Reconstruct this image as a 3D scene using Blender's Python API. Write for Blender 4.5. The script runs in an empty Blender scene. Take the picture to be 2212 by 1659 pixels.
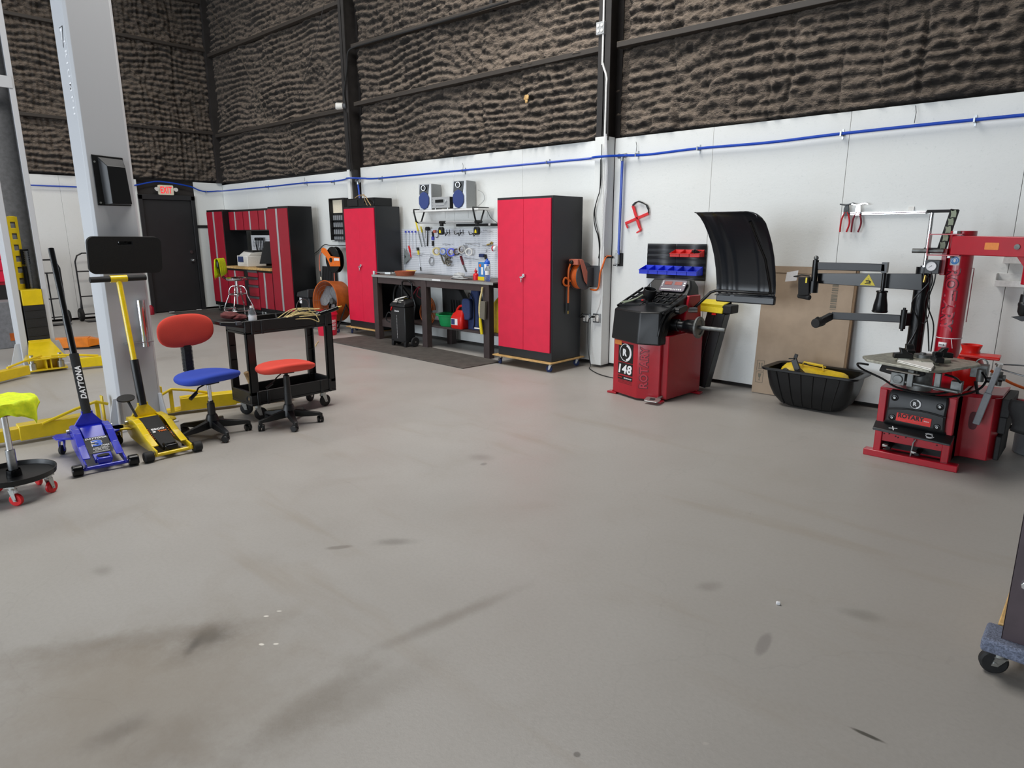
import bpy, bmesh, math, random
import numpy as np
from mathutils import Matrix, Vector
random.seed(7)
rng = np.random.default_rng(7)
SC = bpy.context.scene
COL = SC.collection
PI = math.pi
R = math.radians
# ------------------------------------------------------------------ camera
FPX, PIT, ROLL, YAW = 1426.726, 0.225752, -0.003041, 0.746005
CH = 1.5
_F = Vector((-math.sin(YAW)*math.cos(PIT), math.cos(YAW)*math.cos(PIT), -math.sin(PIT)))
_R0 = Vector((math.cos(YAW), math.sin(YAW), 0)); _U0 = _R0.cross(_F)
_R = _R0*math.cos(ROLL)+_U0*math.sin(ROLL); _U = -_R0*math.sin(ROLL)+_U0*math.cos(ROLL)
cd = bpy.data.cameras.new('camera'); cam = bpy.data.objects.new('camera', cd); COL.objects.link(cam)
cd.sensor_width = 36; cd.lens = FPX/2212*36; cd.clip_start = .05; cd.clip_end = 200
cam.matrix_world = Matrix.Translation((0, 0, CH)) @ Matrix((_R, _U, -_F)).transposed().to_4x4()
SC.camera = cam
# ------------------------------------------------------------------ world, daylight through the open doors, exposure
w = bpy.data.worlds.new('world'); SC.world = w; w.use_nodes = True
w.node_tree.nodes['Background'].inputs[0].default_value = (.75, .86, 1, 1)
w.node_tree.nodes['Background'].inputs[1].default_value = 1.0
SC.view_settings.view_transform = 'Standard'; SC.view_settings.look = 'None'
SC.view_settings.exposure = 0.0; SC.view_settings.gamma = 1; SC.view_settings.use_curve_mapping = False
def area(name, loc, rot, sx, sy, power, col):
    l = bpy.data.lights.new(name, 'AREA'); l.shape = 'RECTANGLE'; l.size = sx; l.size_y = sy
    l.energy = power; l.color = col
    o = bpy.data.objects.new(name, l); COL.objects.link(o); o.location = loc; o.rotation_euler = rot
    return o
FRONT_Y = -8.0; DOORS = [(-12.6, -9.0), (-7.6, -4.0), (-2.6, 1.0)]
DP = [270, 480, 190]
for (a, b), p in zip(DOORS, DP):
    area('door_daylight', ((a+b)/2, FRONT_Y-.15, 2.0), (R(90), 0, 0), b-a, 3.9, p, (.84, .92, 1.0))
area('overhead_fill', (-4.6, 3.2, 6.45), (0, 0, 0), 2.5, 4, 370, (1, .975, .93))  # unseen fill lamp under the closed ceiling, added to brighten floor and lift post
area('overhead_fill', (-10.5, 1.5, 6.45), (0, 0, 0), 2, 6, 170, (1, .975, .93))  # second added fill lamp, over the far left of the room

# pixel of the photograph -> point of the place, on a known plane
def ray(x, y): return _F*FPX+_R*(x-1106)-_U*(y-829.5)
def wy(x, y, Y): d = ray(x, y); return Vector((0, 0, CH))+d*(Y/d.y)
def wx(x, y, X): d = ray(x, y); return Vector((0, 0, CH))+d*(X/d.x)
def fl(x, y, z=0): d = ray(x, y); return Vector((0, 0, CH))+d*((z-CH)/d.z)
# ------------------------------------------------------------------ materials
def srgb(c):
    if isinstance(c, str): c = tuple(int(c[i:i+2], 16)/255 for i in (0, 2, 4))
    return tuple(((v/12.92) if v <= .04045 else ((v+.055)/1.055)**2.4) for v in c)+(1,)
class NT:
    def __init__(s, name):
        s.m = bpy.data.materials.new(name); s.m.use_nodes = True; s.t = s.m.node_tree; s.n = s.t.nodes; s.l = s.t.links
        s.b = s.n['Principled BSDF']
    def new(s, t, **k):
        o = s.n.new(t)
        for a, v in k.items(): setattr(o, a, v)
        return o
    def put(s, sock, v):
        if hasattr(v, 'node'): s.l.new(v, sock)
        elif v is not None: sock.default_value = v
    def math(s, op, a, b=None, c=None, clamp=False):
        o = s.new('ShaderNodeMath', operation=op, use_clamp=clamp)
        s.put(o.inputs[0], a)
        if b is not None: s.put(o.inputs[1], b)
        if c is not None: s.put(o.inputs[2], c)
        return o.outputs[0]
    def mix(s, f, a, b, blend='MIX'):
        o = s.new('ShaderNodeMix', data_type='RGBA', blend_type=blend)
        s.put(o.inputs[0], f); s.put(o.inputs[6], a); s.put(o.inputs[7], b)
        return o.outputs[2]
    def coord(s, which='Object'): return s.new('ShaderNodeTexCoord').outputs[which]
    def mapping(s, v, loc=(0, 0, 0), rot=(0, 0, 0), scale=(1, 1, 1)):
        o = s.new('ShaderNodeMapping'); s.l.new(v, o.inputs[0])
        o.inputs[1].default_value = loc; o.inputs[2].default_value = rot; o.inputs[3].default_value = scale
        return o.outputs[0]
    def noise(s, v, scale, detail=3, rough=.5, dist=0):
        o = s.new('ShaderNodeTexNoise'); s.l.new(v, o.inputs['Vector'])
        o.inputs['Scale'].default_value = scale; o.inputs['Detail'].default_value = detail
        o.inputs['Roughness'].default_value = rough; o.inputs['Distortion'].default_value = dist
        return o.outputs[0]
    def ramp(s, f, lo, hi):
        o = s.new('ShaderNodeMapRange', interpolation_type='SMOOTHSTEP'); s.put(o.inputs[0], f)
        o.inputs[1].default_value = lo; o.inputs[2].default_value = hi
        return o.outputs[0]
    def bump(s, h, strength=.3, dist=.01, normal=None):
        o = s.new('ShaderNodeBump'); s.l.new(h, o.inputs['Height'])
        o.inputs['Strength'].default_value = strength; o.inputs['Distance'].default_value = dist
        if normal is not None: s.l.new(normal, o.inputs['Normal'])
        s.l.new(o.outputs[0], s.b.inputs['Normal']); return o.outputs[0]
    def sep(s, v):
        o = s.new('ShaderNodeSeparateXYZ'); s.l.new(v, o.inputs[0]); return o.outputs
MATS = {}
def mat(name, col, rough=.5, metal=0, noise=0, nscale=60, bump=0, spec=.5, coat=0, trans=0, emit=0, alpha=1):
    """plain procedural material; noise = share of colour variation, bump in metres"""
    if name in MATS: return MATS[name]
    t = NT(name); c = srgb(col)
    t.b.inputs['Base Color'].default_value = c; t.b.inputs['Roughness'].default_value = rough
    t.b.inputs['Metallic'].default_value = metal; t.b.inputs['Specular IOR Level'].default_value = spec
    if coat: t.b.inputs['Coat Weight'].default_value = coat; t.b.inputs['Coat Roughness'].default_value = .15
    if trans: t.b.inputs['Transmission Weight'].default_value = trans; t.b.inputs['IOR'].default_value = 1.4
    if emit: t.b.inputs['Emission Color'].default_value = c; t.b.inputs['Emission Strength'].default_value = emit
    if alpha < 1: t.b.inputs['Alpha'].default_value = alpha
    co = t.coord()
    n = t.noise(co, nscale, 4, .6)
    k = noise if noise else .06
    dark = tuple(v*(1-k) for v in c[:3])+(1,); lite = tuple(min(1, v*(1+k)) for v in c[:3])+(1,)
    t.l.new(t.mix(t.ramp(n, .3, .7), dark, lite), t.b.inputs['Base Color'])
    if bump: t.bump(n, .6, bump)
    MATS[name] = t.m; return t.m
M_ = lambda n: MATS[n]
mat('black_plastic', '141517', .42, bump=.0004, nscale=300)
mat('black_gloss', '0c0d0f', .24, spec=.35)
mat('black_satin', '131416', .36, spec=.4)
mat('hood_black', '1e2126', .3); mat('black_matte', '1a1a1b', .75, noise=.15)
mat('black_rubber', '1b1b1c', .7, noise=.2)
mat('charcoal_metal', '1d1f23', .42, noise=.1)
mat('grey_plastic', '4a4c50', .5)
mat('mid_grey', '83868a', .5)
mat('rubber_foam', '1c1c1c', .9, noise=.25, nscale=200, bump=.001)
mat('chrome', 'd8dadd', .12, 1)
mat('steel', 'a5a8ab', .3, 1, noise=.1)
mat('dull_steel', '747675', .5, .8, noise=.25, nscale=25)
mat('zinc', 'b4b6b4', .38, .9, noise=.12)
mat('brass', 'b59a55', .3, 1)
mat('white_paint', 'e6e6e4', .5)
mat('white_plastic', 'e4e2dc', .4)
mat('cream', 'e6dcc6', .45)
mat('lift_grey', 'c2c4c8', .42, noise=.04, nscale=400, bump=.0002)
mat('lift_inner', '7c7e82', .55, noise=.15, nscale=20)
mat('lift_yellow', 'e2c40f', .35, coat=.2, noise=.06, nscale=12)
mat('lift_orange', 'd9780f', .4, noise=.12, nscale=12)
mat('jack_blue', '1c28b4', .25, coat=.5, noise=.05)
mat('jack_yellow', 'e8c80e', .28, coat=.4, noise=.05)
mat('cab_red', 'dd1640', .48, noise=.04, nscale=8)
mat('cab_red_dark', '9c1029', .45, noise=.04, nscale=8)
mat('machine_red', 'a80c22', .3, coat=.3, noise=.06, nscale=10)
mat('gas_red', 'd0180f', .35)
mat('vivid_red', 'd8141c', .4)
mat('fabric_red', 'dc4a3c', .95, noise=.12, nscale=500, bump=.0012)
mat('fabric_blue', '3049b0', .95, noise=.12, nscale=500, bump=.0012)
mat('neon', 'e4ff1c', .7, noise=.15, nscale=40, bump=.002)
mat('orange', 'e8701a', .45, noise=.05)
mat('orange_dark', 'b85a1c', .45, noise=.15, nscale=10)
mat('terracotta', 'a5573a', .8, noise=.12)
mat('wood', 'c9a368', .6, noise=.2, nscale=18)
mat('ply', 'b39468', .7, noise=.2, nscale=25)
mat('brown_paint', '3d3130', .6, noise=.12, nscale=10)
mat('brown_enamel', '4d4247', .38, noise=.1, nscale=10)
mat('bench_top', '6a605c', .6, noise=.2, nscale=14)
mat('bench_edge', '9a9a98', .5, noise=.12)
mat('green', '1e9a58', .4)
mat('navy', '2b3a66', .85, noise=.2, nscale=120, bump=.001)
mat('yellow', 'e6cf18', .45, noise=.06)
mat('yellow_tank', 'efc922', .4, noise=.12, nscale=20)
mat('blue', '1857c4', .35)
mat('bin_blue', '1c37d6', .4)
mat('bin_red', 'd8221c', .4)
mat('pipe_blue', '1747b4', .3, coat=.2)
mat('card', 'a3907c', .85, noise=.07, nscale=6)
mat('card_edge', '7d664f', .9)
mat('paper', 'e8e8ea', .8)
mat('print_grey', '6f6a5e', .8)
mat('ink', '222226', .7)
mat('grey_carpet', '6c7386', .98, noise=.4, nscale=160, bump=.006)
mat('raffia', 'd6c48c', .7, noise=.2)
mat('lcd_red', '8a2a1c', .3)
mat('lcd_panel', '5c5260', .35)
mat('label_blue', '2f7ec0', .5)
mat('label_orange', 'd9833f', .6)
mat('stereo_silver', 'b4b6b8', .35, .3)
mat('stereo_side', '8d9091', .6, noise=.05)
mat('speaker_blue', '37477f', .9, noise=.1, nscale=300)
mat('maroon', '5e2028', .6)
mat('print_dark_red', '45101c', .4); mat('letter_red', 'b8283a', .4)
mat('rag', '5e2a2a', .9, noise=.3)
mat('clear_plastic', 'eef4fa', .08, trans=.9)
mat('exit_red', 'ff2a35', .5, emit=.6)
mat('hose_orange', 'd8651e', .5)
mat('hose_pink', 'c9705a', .5)
mat('dirty_alu', '9d9c90', .5, .5, noise=.25, nscale=30)
mat('floor_mat', '4f4a46', .85, noise=.18, nscale=8, bump=.001)
mat('masking', 'cfc07f', .7)
mat('grey_tape', 'b6b8b8', .5)
mat('camo', '8c9680', .6)
mat('tool_grip', 'c02028', .5)
mat('grip_dark', '7a1a2a', .5)
mat('blade_grey', '8f9696', .5, .3, noise=.15)
# ------------------------------------------------------------------ mesh builder
XF = {}
def FR(o, x, y):
    x = Vector(x).normalized(); y = Vector(y); y = (y-x*x.dot(y)).normalized(); z = x.cross(y)
    m = Matrix((x, y, z)).transposed().to_4x4(); m.translation = Vector(o); return m
def WALL(o): return FR(o, (1, 0, 0), (0, 0, 1))      # on the back wall: x right, y up, z out into the room
def RZ(o, a): return Matrix.Translation(Vector(o)) @ Matrix.Rotation(a, 4, 'Z')
I4 = Matrix.Identity(4)
class MB:
    def __init__(s, M=I4): s.bm = bmesh.new(); s.M = M
    def v(s, p): return s.bm.verts.new(s.M @ Vector(p))
    def f(s, vs):
        try: return s.bm.faces.new(vs)
        except ValueError: return None
    def hexa(s, p):
        v = [s.v(q) for q in p]
        for q in ((3, 2, 1, 0), (4, 5, 6, 7), (0, 1, 5, 4), (1, 2, 6, 5), (2, 3, 7, 6), (3, 0, 4, 7)): s.f([v[i] for i in q])
        return s
    def box(s, x0, x1, y0, y1, z0, z1):
        return s.hexa([(x0, y0, z0), (x1, y0, z0), (x1, y1, z0), (x0, y1, z0), (x0, y0, z1), (x1, y0, z1), (x1, y1, z1), (x0, y1, z1)])
    def cb(s, c, size, rot=None):
        hx, hy, hz = (q/2 for q in size); c = Vector(c)
        m = (rot if isinstance(rot, Matrix) else (Matrix.Rotation(0, 3, 'Z') if rot is None else (Matrix.Rotation(rot[2], 3, 'Z') @ Matrix.Rotation(rot[1], 3, 'Y') @ Matrix.Rotation(rot[0], 3, 'X'))))
        pts = [(-hx, -hy, -hz), (hx, -hy, -hz), (hx, hy, -hz), (-hx, hy, -hz), (-hx, -hy, hz), (hx, -hy, hz), (hx, hy, hz), (-hx, hy, hz)]
        return s.hexa([c+m @ Vector(q) for q in pts])
    def beam(s, p0, p1, w, h, up=(0, 0, 1), w1=None, h1=None):
        p0 = Vector(p0); p1 = Vector(p1); d = (p1-p0).normalized(); side = d.cross(Vector(up)).normalized(); u = side.cross(d)
        w1 = w if w1 is None else w1; h1 = h if h1 is None else h1
        q = []
        for p, a, b in ((p0, w, h), (p1, w1, h1)):
            q += [p-side*a/2-u*b/2, p+side*a/2-u*b/2, p+side*a/2+u*b/2, p-side*a/2+u*b/2]
        return s.hexa(q)
    def cyl(s, p0, p1, r0, r1=None, n=20, caps=True):
        r1 = r0 if r1 is None else r1; p0 = Vector(p0); p1 = Vector(p1); d = (p1-p0).normalized()
        a = d.orthogonal().normalized(); b = d.cross(a)
        A = [s.v(p0+(a*math.cos(2*PI*i/n)+b*math.sin(2*PI*i/n))*r0) for i in range(n)]
        B = [s.v(p1+(a*math.cos(2*PI*i/n)+b*math.sin(2*PI*i/n))*r1) for i in range(n)]
        for i in range(n): s.f([A[i], A[(i+1) % n], B[(i+1) % n], B[i]])
        if caps: s.f(A[::-1]); s.f(B)
        return s
    def tube(s, pts, r, n=8, closed=False, caps=True):
        P = [Vector(p) for p in pts]; N = len(P); rings = []
        d0 = (P[1]-P[0]).normalized(); a = d0.orthogonal().normalized()
        for i in range(N):
            if closed: d = (P[(i+1) % N]-P[i-1]).normalized()
            else: d = (P[min(i+1, N-1)]-P[max(i-1, 0)]).normalized()
            a = (a-d*a.dot(d)); a = a.normalized() if a.length > 1e-6 else d.orthogonal().normalized()
            b = d.cross(a); rr = r(i/(N-1)) if callable(r) else r
            rings.append([s.v(P[i]+(a*math.cos(2*PI*k/n)+b*math.sin(2*PI*k/n))*rr) for k in range(n)])
        for i in range(N if closed else N-1):
            A = rings[i]; B = rings[(i+1) % N]
            for k in range(n): s.f([A[k], A[(k+1) % n], B[(k+1) % n], B[k]])
        if not closed and caps: s.f(rings[0][::-1]); s.f(rings[-1])
        return s
    def lathe(s, prof, M=I4, n=32, caps=True):
        rings = []
        for r, z in prof:
            if r < 1e-6: rings.append([s.v(M @ Vector((0, 0, z)))])
            else: rings.append([s.v(M @ Vector((r*math.cos(2*PI*k/n), r*math.sin(2*PI*k/n), z))) for k in range(n)])
        for A, B in zip(rings, rings[1:]):
            for k in range(n):
                if len(A) == 1 and len(B) == 1: continue
                if len(A) == 1: s.f([A[0], B[(k+1) % n], B[k]])
                elif len(B) == 1: s.f([A[k], A[(k+1) % n], B[0]])
                else: s.f([A[k], A[(k+1) % n], B[(k+1) % n], B[k]])
        if caps:
            if len(rings[0]) > 1: s.f(rings[0][::-1])
            if len(rings[-1]) > 1: s.f(rings[-1])
        return s
    def prism(s, poly, M=I4, d=.01):
        A = [s.v(M @ Vector((p[0], p[1], 0))) for p in poly]; B = [s.v(M @ Vector((p[0], p[1], d))) for p in poly]; n = len(poly)
        s.f(A[::-1]); s.f(B)
        for i in range(n): s.f([A[i], A[(i+1) % n], B[(i+1) % n], B[i]])
        return s
    def sph(s, c, r, n=16, m=10, rot=None):
        r = (r, r, r) if isinstance(r, (int, float)) else r; c = Vector(c)
        prof = []
        rings = []
        for j in range(m+1):
            th = PI*j/m; rr = math.sin(th); z = -math.cos(th)
            k = 1 if j in (0, m) else n
            ring = []
            for i in range(k):
                p = Vector((rr*math.cos(2*PI*i/n)*r[0], rr*math.sin(2*PI*i/n)*r[1], z*r[2]))
                if rot is not None: p = rot @ p
                ring.append(s.v(c+p))
            rings.append(ring)
        for A, B in zip(rings, rings[1:]):
            for k in range(n):
                if len(A) == 1: s.f([A[0], B[(k+1) % n], B[k]])
                elif len(B) == 1: s.f([A[k], A[(k+1) % n], B[0]])
                else: s.f([A[k], A[(k+1) % n], B[(k+1) % n], B[k]])
        return s
    def grid(s, rows):
        V = [[s.v(p) for p in r] for r in rows]
        for a, b in zip(V, V[1:]):
            for i in range(len(a)-1): s.f([a[i], a[i+1], b[i+1], b[i]])
        return s
    def loft(s, rings, caps=True):
        V = [[s.v(p) for p in r] for r in rings]; n = len(V[0])
        for A, B in zip(V, V[1:]):
            for k in range(n): s.f([A[k], A[(k+1) % n], B[(k+1) % n], B[k]])
        if caps: s.f(V[0][::-1]); s.f(V[-1])
        return s
    def text(s, body, wid, hei, M=I4, ext=.0008, bold=.012, shear=0, wrap=None, ox=0, oy=0):
        """lettering centred on M's origin, x along the line, y up, z out"""
        cu = bpy.data.curves.new('t', 'FONT'); cu.body = body; cu.extrude = .02; cu.offset = bold; cu.shear = shear; cu.space_character = 1+bold*2.2
        cu.align_x = 'LEFT'; o = bpy.data.objects.new('t', cu); COL.objects.link(o)
        dg = bpy.context.evaluated_depsgraph_get(); me = bpy.data.meshes.new_from_object(o.evaluated_get(dg))
        P = [v.co.copy() for v in me.vertices]
        if P:
            x0 = min(p.x for p in P); x1 = max(p.x for p in P); y0 = min(p.y for p in P); y1 = max(p.y for p in P)
            sx = wid/(x1-x0); sy = hei/(y1-y0) if hei else sx
            vs = []
            for p in P:
                q = Vector(((p.x-(x0+x1)/2)*sx+ox, (p.y-(y0+y1)/2)*sy+oy, ext if p.z > 0 else -ext*.5))
                if wrap: q = wrap(q)
                vs.append(s.v(M @ q))
            for pl in me.polygons: s.f([vs[i] for i in pl.vertices])
        bpy.data.objects.remove(o); bpy.data.meshes.remove(me); bpy.data.curves.remove(cu)
        return s
    def build(s, name, material, parent=None, bevel=0, smooth=40, local=False, sub=0, solid=0, seg=2, merge=0, label=None):
        bm = s.bm
        if merge: bmesh.ops.remove_doubles(bm, verts=bm.verts, dist=merge)
        bmesh.ops.recalc_face_normals(bm, faces=bm.faces)
        org = Vector((0, 0, 0))
        if parent is not None:
            if not local: bmesh.ops.transform(bm, matrix=XF[parent.name].inverted(), verts=bm.verts)
        elif bm.verts:
            xs = [v.co.x for v in bm.verts]; ys = [v.co.y for v in bm.verts]; zs = [v.co.z for v in bm.verts]
            org = Vector(((min(xs)+max(xs))/2, (min(ys)+max(ys))/2, min(zs)))
            bmesh.ops.translate(bm, vec=-org, verts=bm.verts)
        me = bpy.data.meshes.new(name); bm.to_mesh(me); bm.free()
        if smooth:
            me.polygons.foreach_set('use_smooth', [True]*len(me.polygons))
            me.set_sharp_from_angle(angle=R(smooth))
        mm = MATS[material] if isinstance(material, str) else material
        me.materials.append(mm)
        o = bpy.data.objects.new(name, me); COL.objects.link(o)
        if parent is not None: o.parent = parent; XF[o.name] = XF[parent.name]
        else: o.location = org; XF[o.name] = Matrix.Translation(org)
        if sub: md = o.modifiers.new('s', 'SUBSURF'); md.levels = sub; md.render_levels = sub
        if solid: md = o.modifiers.new('t', 'SOLIDIFY'); md.thickness = solid; md.offset = 0
        if bevel: md = o.modifiers.new('b', 'BEVEL'); md.width = bevel; md.segments = seg; md.limit_method = 'ANGLE'; md.angle_limit = R(35)
        if label: o['label'] = label
        return o
def tag(o, label, cat, group=None, kind=None):
    if label: o['label'] = label
    if cat: o['category'] = cat
    if group: o['group'] = group
    if kind: o['kind'] = kind
    return o
def thing(name, label, cat, loc=(0, 0, 0), rz=0, group=None):
    o = bpy.data.objects.new(name, None); COL.objects.link(o); o.location = loc; o.rotation_euler = (0, 0, rz)
    o.empty_display_size = .1
    XF[o.name] = RZ(loc, rz); return tag(o, label, cat, group)
def copy_tree(o, parent=None, M=None):
    c = o.copy(); COL.objects.link(c); c.parent = parent
    if parent is None and M is not None: c.matrix_world = M; XF[c.name] = M
    else: XF[c.name] = XF[parent.name] if parent is not None else XF[o.name]
    for ch in [q for q in COL.objects if q.parent == o]: copy_tree(ch, c)
    return c
def struct(mb, name, material, **k):
    o = mb.build(name, material, **k); o['kind'] = 'structure'; return o
def arc(c, r, a0, a1, n, ax=(1, 0, 0), ay=(0, 0, 1)):
    c = Vector(c); ax = Vector(ax); ay = Vector(ay)
    return [c+ax*r*math.cos(R(a0+(a1-a0)*i/n))+ay*r*math.sin(R(a0+(a1-a0)*i/n)) for i in range(n+1)]
def spline(pts, k=6):
    P = [Vector(p) for p in pts]; out = []
    for i in range(len(P)-1):
        a = P[max(i-1, 0)]; b = P[i]; c = P[i+1]; d = P[min(i+2, len(P)-1)]
        for j in range(k):
            t = j/k; out.append(.5*((2*b)+(c-a)*t+(2*a-5*b+4*c-d)*t*t+(3*b-a-3*c+d)*t**3))
    return out+[P[-1]]
def rrect(w, h, r, n=5, cx=0, cy=0):
    out = []
    for sx, sy, a in ((1, -1, -90), (1, 1, 0), (-1, 1, 90), (-1, -1, 180)):
        for i in range(n+1):
            t = R(a+90*i/n); out.append((cx+sx*(w/2-r)+r*math.cos(t), cy+sy*(h/2-r)+r*math.sin(t)))
    return out
def oval(w, h, n=28, p=2.0, cx=0, cy=0):
    out = []
    for i in range(n):
        t = 2*PI*i/n; c = math.cos(t); s_ = math.sin(t)
        out.append((cx+w/2*math.copysign(abs(c)**(2/p), c), cy+h/2*math.copysign(abs(s_)**(2/p), s_)))
    return out
def ringpoly(mb, M, ro, ri, n=32, d=.001, a0=0, a1=360):
    """flat ring or ring sector with thickness d"""
    k = max(2, int(n*(a1-a0)/360)); full = abs(a1-a0-360) < 1e-3
    for i in range(k):
        t0 = R(a0+(a1-a0)*i/k); t1 = R(a0+(a1-a0)*(i+1)/k)
        q = [(ri*math.cos(t0), ri*math.sin(t0)), (ro*math.cos(t0), ro*math.sin(t0)), (ro*math.cos(t1), ro*math.sin(t1)), (ri*math.cos(t1), ri*math.sin(t1))]
        if ri < 1e-6: q = q[1:3]+[(0, 0)]
        mb.prism(q, M, d)
    return mb
def caster(parent, p, r=.05, w=.03, yaw=0, top=None, wheel='black_rubber', fork='zinc', local=True, name='caster'):
    """swivel caster standing on the floor: fork part > wheel"""
    M = RZ(p, yaw); z0 = p[2]
    top = top if top is not None else 2*r+.03
    m = MB(M); m.cb((-r*.35, 0, top-.004), (.07*r/.05, .06*r/.05, .008))
    m.cyl((-r*.35, 0, top-.03*r/.05), (-r*.35, 0, top-.004), .5*r)
    for s_ in (-1, 1):
        m.hexa([(-r*.75, s_*(w/2+.003), top-.03*r/.05), (r*.05, s_*(w/2+.003), top-.03*r/.05), (r*.25, s_*(w/2+.003), r*.8), (-r*.2, s_*(w/2+.003), r*.8),
                (-r*.75, s_*(w/2+.007), top-.03*r/.05), (r*.05, s_*(w/2+.007), top-.03*r/.05), (r*.25, s_*(w/2+.007), r*.8), (-r*.2, s_*(w/2+.007), r*.8)])
    m.cb((-r*.35, 0, top-.03*r/.05), (r*.9, w+.014, .004))
    m.cyl((0, -w/2-.01, r), (0, w/2+.01, r), r*.16, n=10)
    f = m.build(name, fork, parent, local=local)
    m = MB(M); m.lathe([(r*.3, -w/2), (r*.86, -w/2), (r, -w*.3), (r, w*.3), (r*.86, w/2), (r*.3, w/2)], Matrix.Translation((0, 0, r)) @ Matrix.Rotation(R(90), 4, 'X'), n=24)
    m.build('wheel', wheel, f, local=local)
    return f
# ------------------------------------------------------------------ setting
WY = 6.21; LX = -13.65; RXW = 7.0; HT = 6.6; PZ = 2.47
# floor material
t = NT('concrete'); co = t.coord()
base = t.mix(t.ramp(t.noise(co, .35, 4, .6, .4), .35, .65), srgb('a5a19c'), srgb('adaaa6'))
base = t.mix(t.math('MULTIPLY', t.ramp(t.noise(co, 1.6, 6, .65, .8), .5, .78), .4), base, srgb('9c958c'))
base = t.mix(t.math('MULTIPLY', t.ramp(t.noise(t.mapping(co, rot=(0, 0, R(-38)), scale=(.35, 2.2, 1)), 1.6, 5, .6, .3), .56, .75), .4), base, srgb('988d7f'))
base = t.mix(t.math('MULTIPLY', t.ramp(t.noise(co, 60, 3, .6), .35, .7), .16), base, srgb('8f8b86'))
base = t.mix(t.math('MULTIPLY', t.ramp(t.noise(co, 7, 6, .75, .5), .66, .74), .35), base, srgb('8a8580'))
def floor_mark(base, c, sx, sy, ang, col, amt, edge=.35, ns=9, nd=.5):
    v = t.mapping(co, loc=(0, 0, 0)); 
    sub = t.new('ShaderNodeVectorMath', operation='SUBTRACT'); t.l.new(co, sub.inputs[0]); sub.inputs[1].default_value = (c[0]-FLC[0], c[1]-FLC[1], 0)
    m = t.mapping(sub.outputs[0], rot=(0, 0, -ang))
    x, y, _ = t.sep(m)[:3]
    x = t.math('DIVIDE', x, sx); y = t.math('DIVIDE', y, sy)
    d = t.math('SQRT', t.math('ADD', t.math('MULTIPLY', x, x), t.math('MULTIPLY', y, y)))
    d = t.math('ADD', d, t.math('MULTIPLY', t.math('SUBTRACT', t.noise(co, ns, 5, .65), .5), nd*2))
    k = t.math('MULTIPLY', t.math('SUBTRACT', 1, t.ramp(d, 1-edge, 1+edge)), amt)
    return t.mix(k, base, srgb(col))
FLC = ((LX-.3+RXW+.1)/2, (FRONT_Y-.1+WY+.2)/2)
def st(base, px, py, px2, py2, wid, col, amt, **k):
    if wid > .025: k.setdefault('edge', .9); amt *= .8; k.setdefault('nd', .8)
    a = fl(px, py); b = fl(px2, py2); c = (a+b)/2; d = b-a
    return floor_mark(base, c, max(d.length/2, .01), wid, math.atan2(d.y, d.x), col, amt, **k)
for s_ in [(-60, 1640, 620, 1440, .40, '8b8071', .6), (60, 1500, 420, 1420, .16, '8f8475', .4), (415, 1385, 490, 1365, .05, '3c3a36', .85), (410, 1392, 430, 1392, .05, '2c2a2a', .8), (815, 1172, 885, 1170, .03, '6c6862', .6), (380, 1425, 500, 1350, .09, '6b6257', .5),  # opening entries: broad, faint browner patches over the near left floor
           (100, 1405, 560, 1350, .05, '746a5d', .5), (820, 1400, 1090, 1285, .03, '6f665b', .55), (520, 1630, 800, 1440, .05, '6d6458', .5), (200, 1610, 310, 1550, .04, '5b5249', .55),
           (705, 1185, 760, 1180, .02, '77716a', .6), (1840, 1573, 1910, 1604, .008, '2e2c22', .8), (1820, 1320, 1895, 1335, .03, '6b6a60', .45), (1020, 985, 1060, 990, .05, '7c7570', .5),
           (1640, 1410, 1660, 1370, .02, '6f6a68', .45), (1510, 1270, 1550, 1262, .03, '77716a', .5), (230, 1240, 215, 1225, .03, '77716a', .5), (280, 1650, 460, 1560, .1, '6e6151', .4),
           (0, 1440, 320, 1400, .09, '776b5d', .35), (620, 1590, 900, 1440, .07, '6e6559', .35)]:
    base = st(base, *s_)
for s_ in [(1050, 1000, 1040, 1005, .02, '6e6a66', .5), (570, 1331, 580, 1331, .005, 'eeeae0', .95), (560, 1391, 570, 1393, .006, 'eeeae0', .95), (594, 1391, 598, 1391, .005, 'eeeae0', .95), (602, 1320, 604, 1320, .004, 'eeeae0', .9),
           (1522, 1606, 1526, 1606, .006, 'b4b0aa', .9), (1243, 1630, 1250, 1630, .01, '55514c', .7), (1675, 1305, 1677, 1306, .001, 'd8d4cc', .1)]:
    base = st(base, *s_, nd=.15)
ve = t.new('ShaderNodeTexVoronoi', feature='DISTANCE_TO_EDGE'); 
nw = t.new('ShaderNodeVectorMath', operation='ADD'); t.l.new(co, nw.inputs[0])
nn = t.new('ShaderNodeTexNoise'); t.l.new(co, nn.inputs['Vector']); nn.inputs['Scale'].default_value = 3; nn.inputs['Detail'].default_value = 6
nm = t.new('ShaderNodeVectorMath', operation='SCALE'); t.l.new(nn.outputs['Color'], nm.inputs[0]); nm.inputs[3].default_value = .5
t.l.new(nm.outputs[0], nw.inputs[1]); t.l.new(nw.outputs[0], ve.inputs['Vector']); ve.inputs['Scale'].default_value = .42
crack = t.math('SUBTRACT', 1, t.ramp(ve.outputs[0], .0008, .0035))
base = t.mix(t.math('MULTIPLY', crack, .05), base, srgb('4a4642'))
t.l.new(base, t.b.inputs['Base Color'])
t.l.new(t.math('ADD', .30, t.math('MULTIPLY', t.noise(co, 2.5, 4), .34)), t.b.inputs['Roughness'])
t.bump(t.noise(co, 90, 5, .6), .12, .004)
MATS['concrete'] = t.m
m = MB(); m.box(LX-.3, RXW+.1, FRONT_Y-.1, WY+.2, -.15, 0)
fo = m.bm
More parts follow.
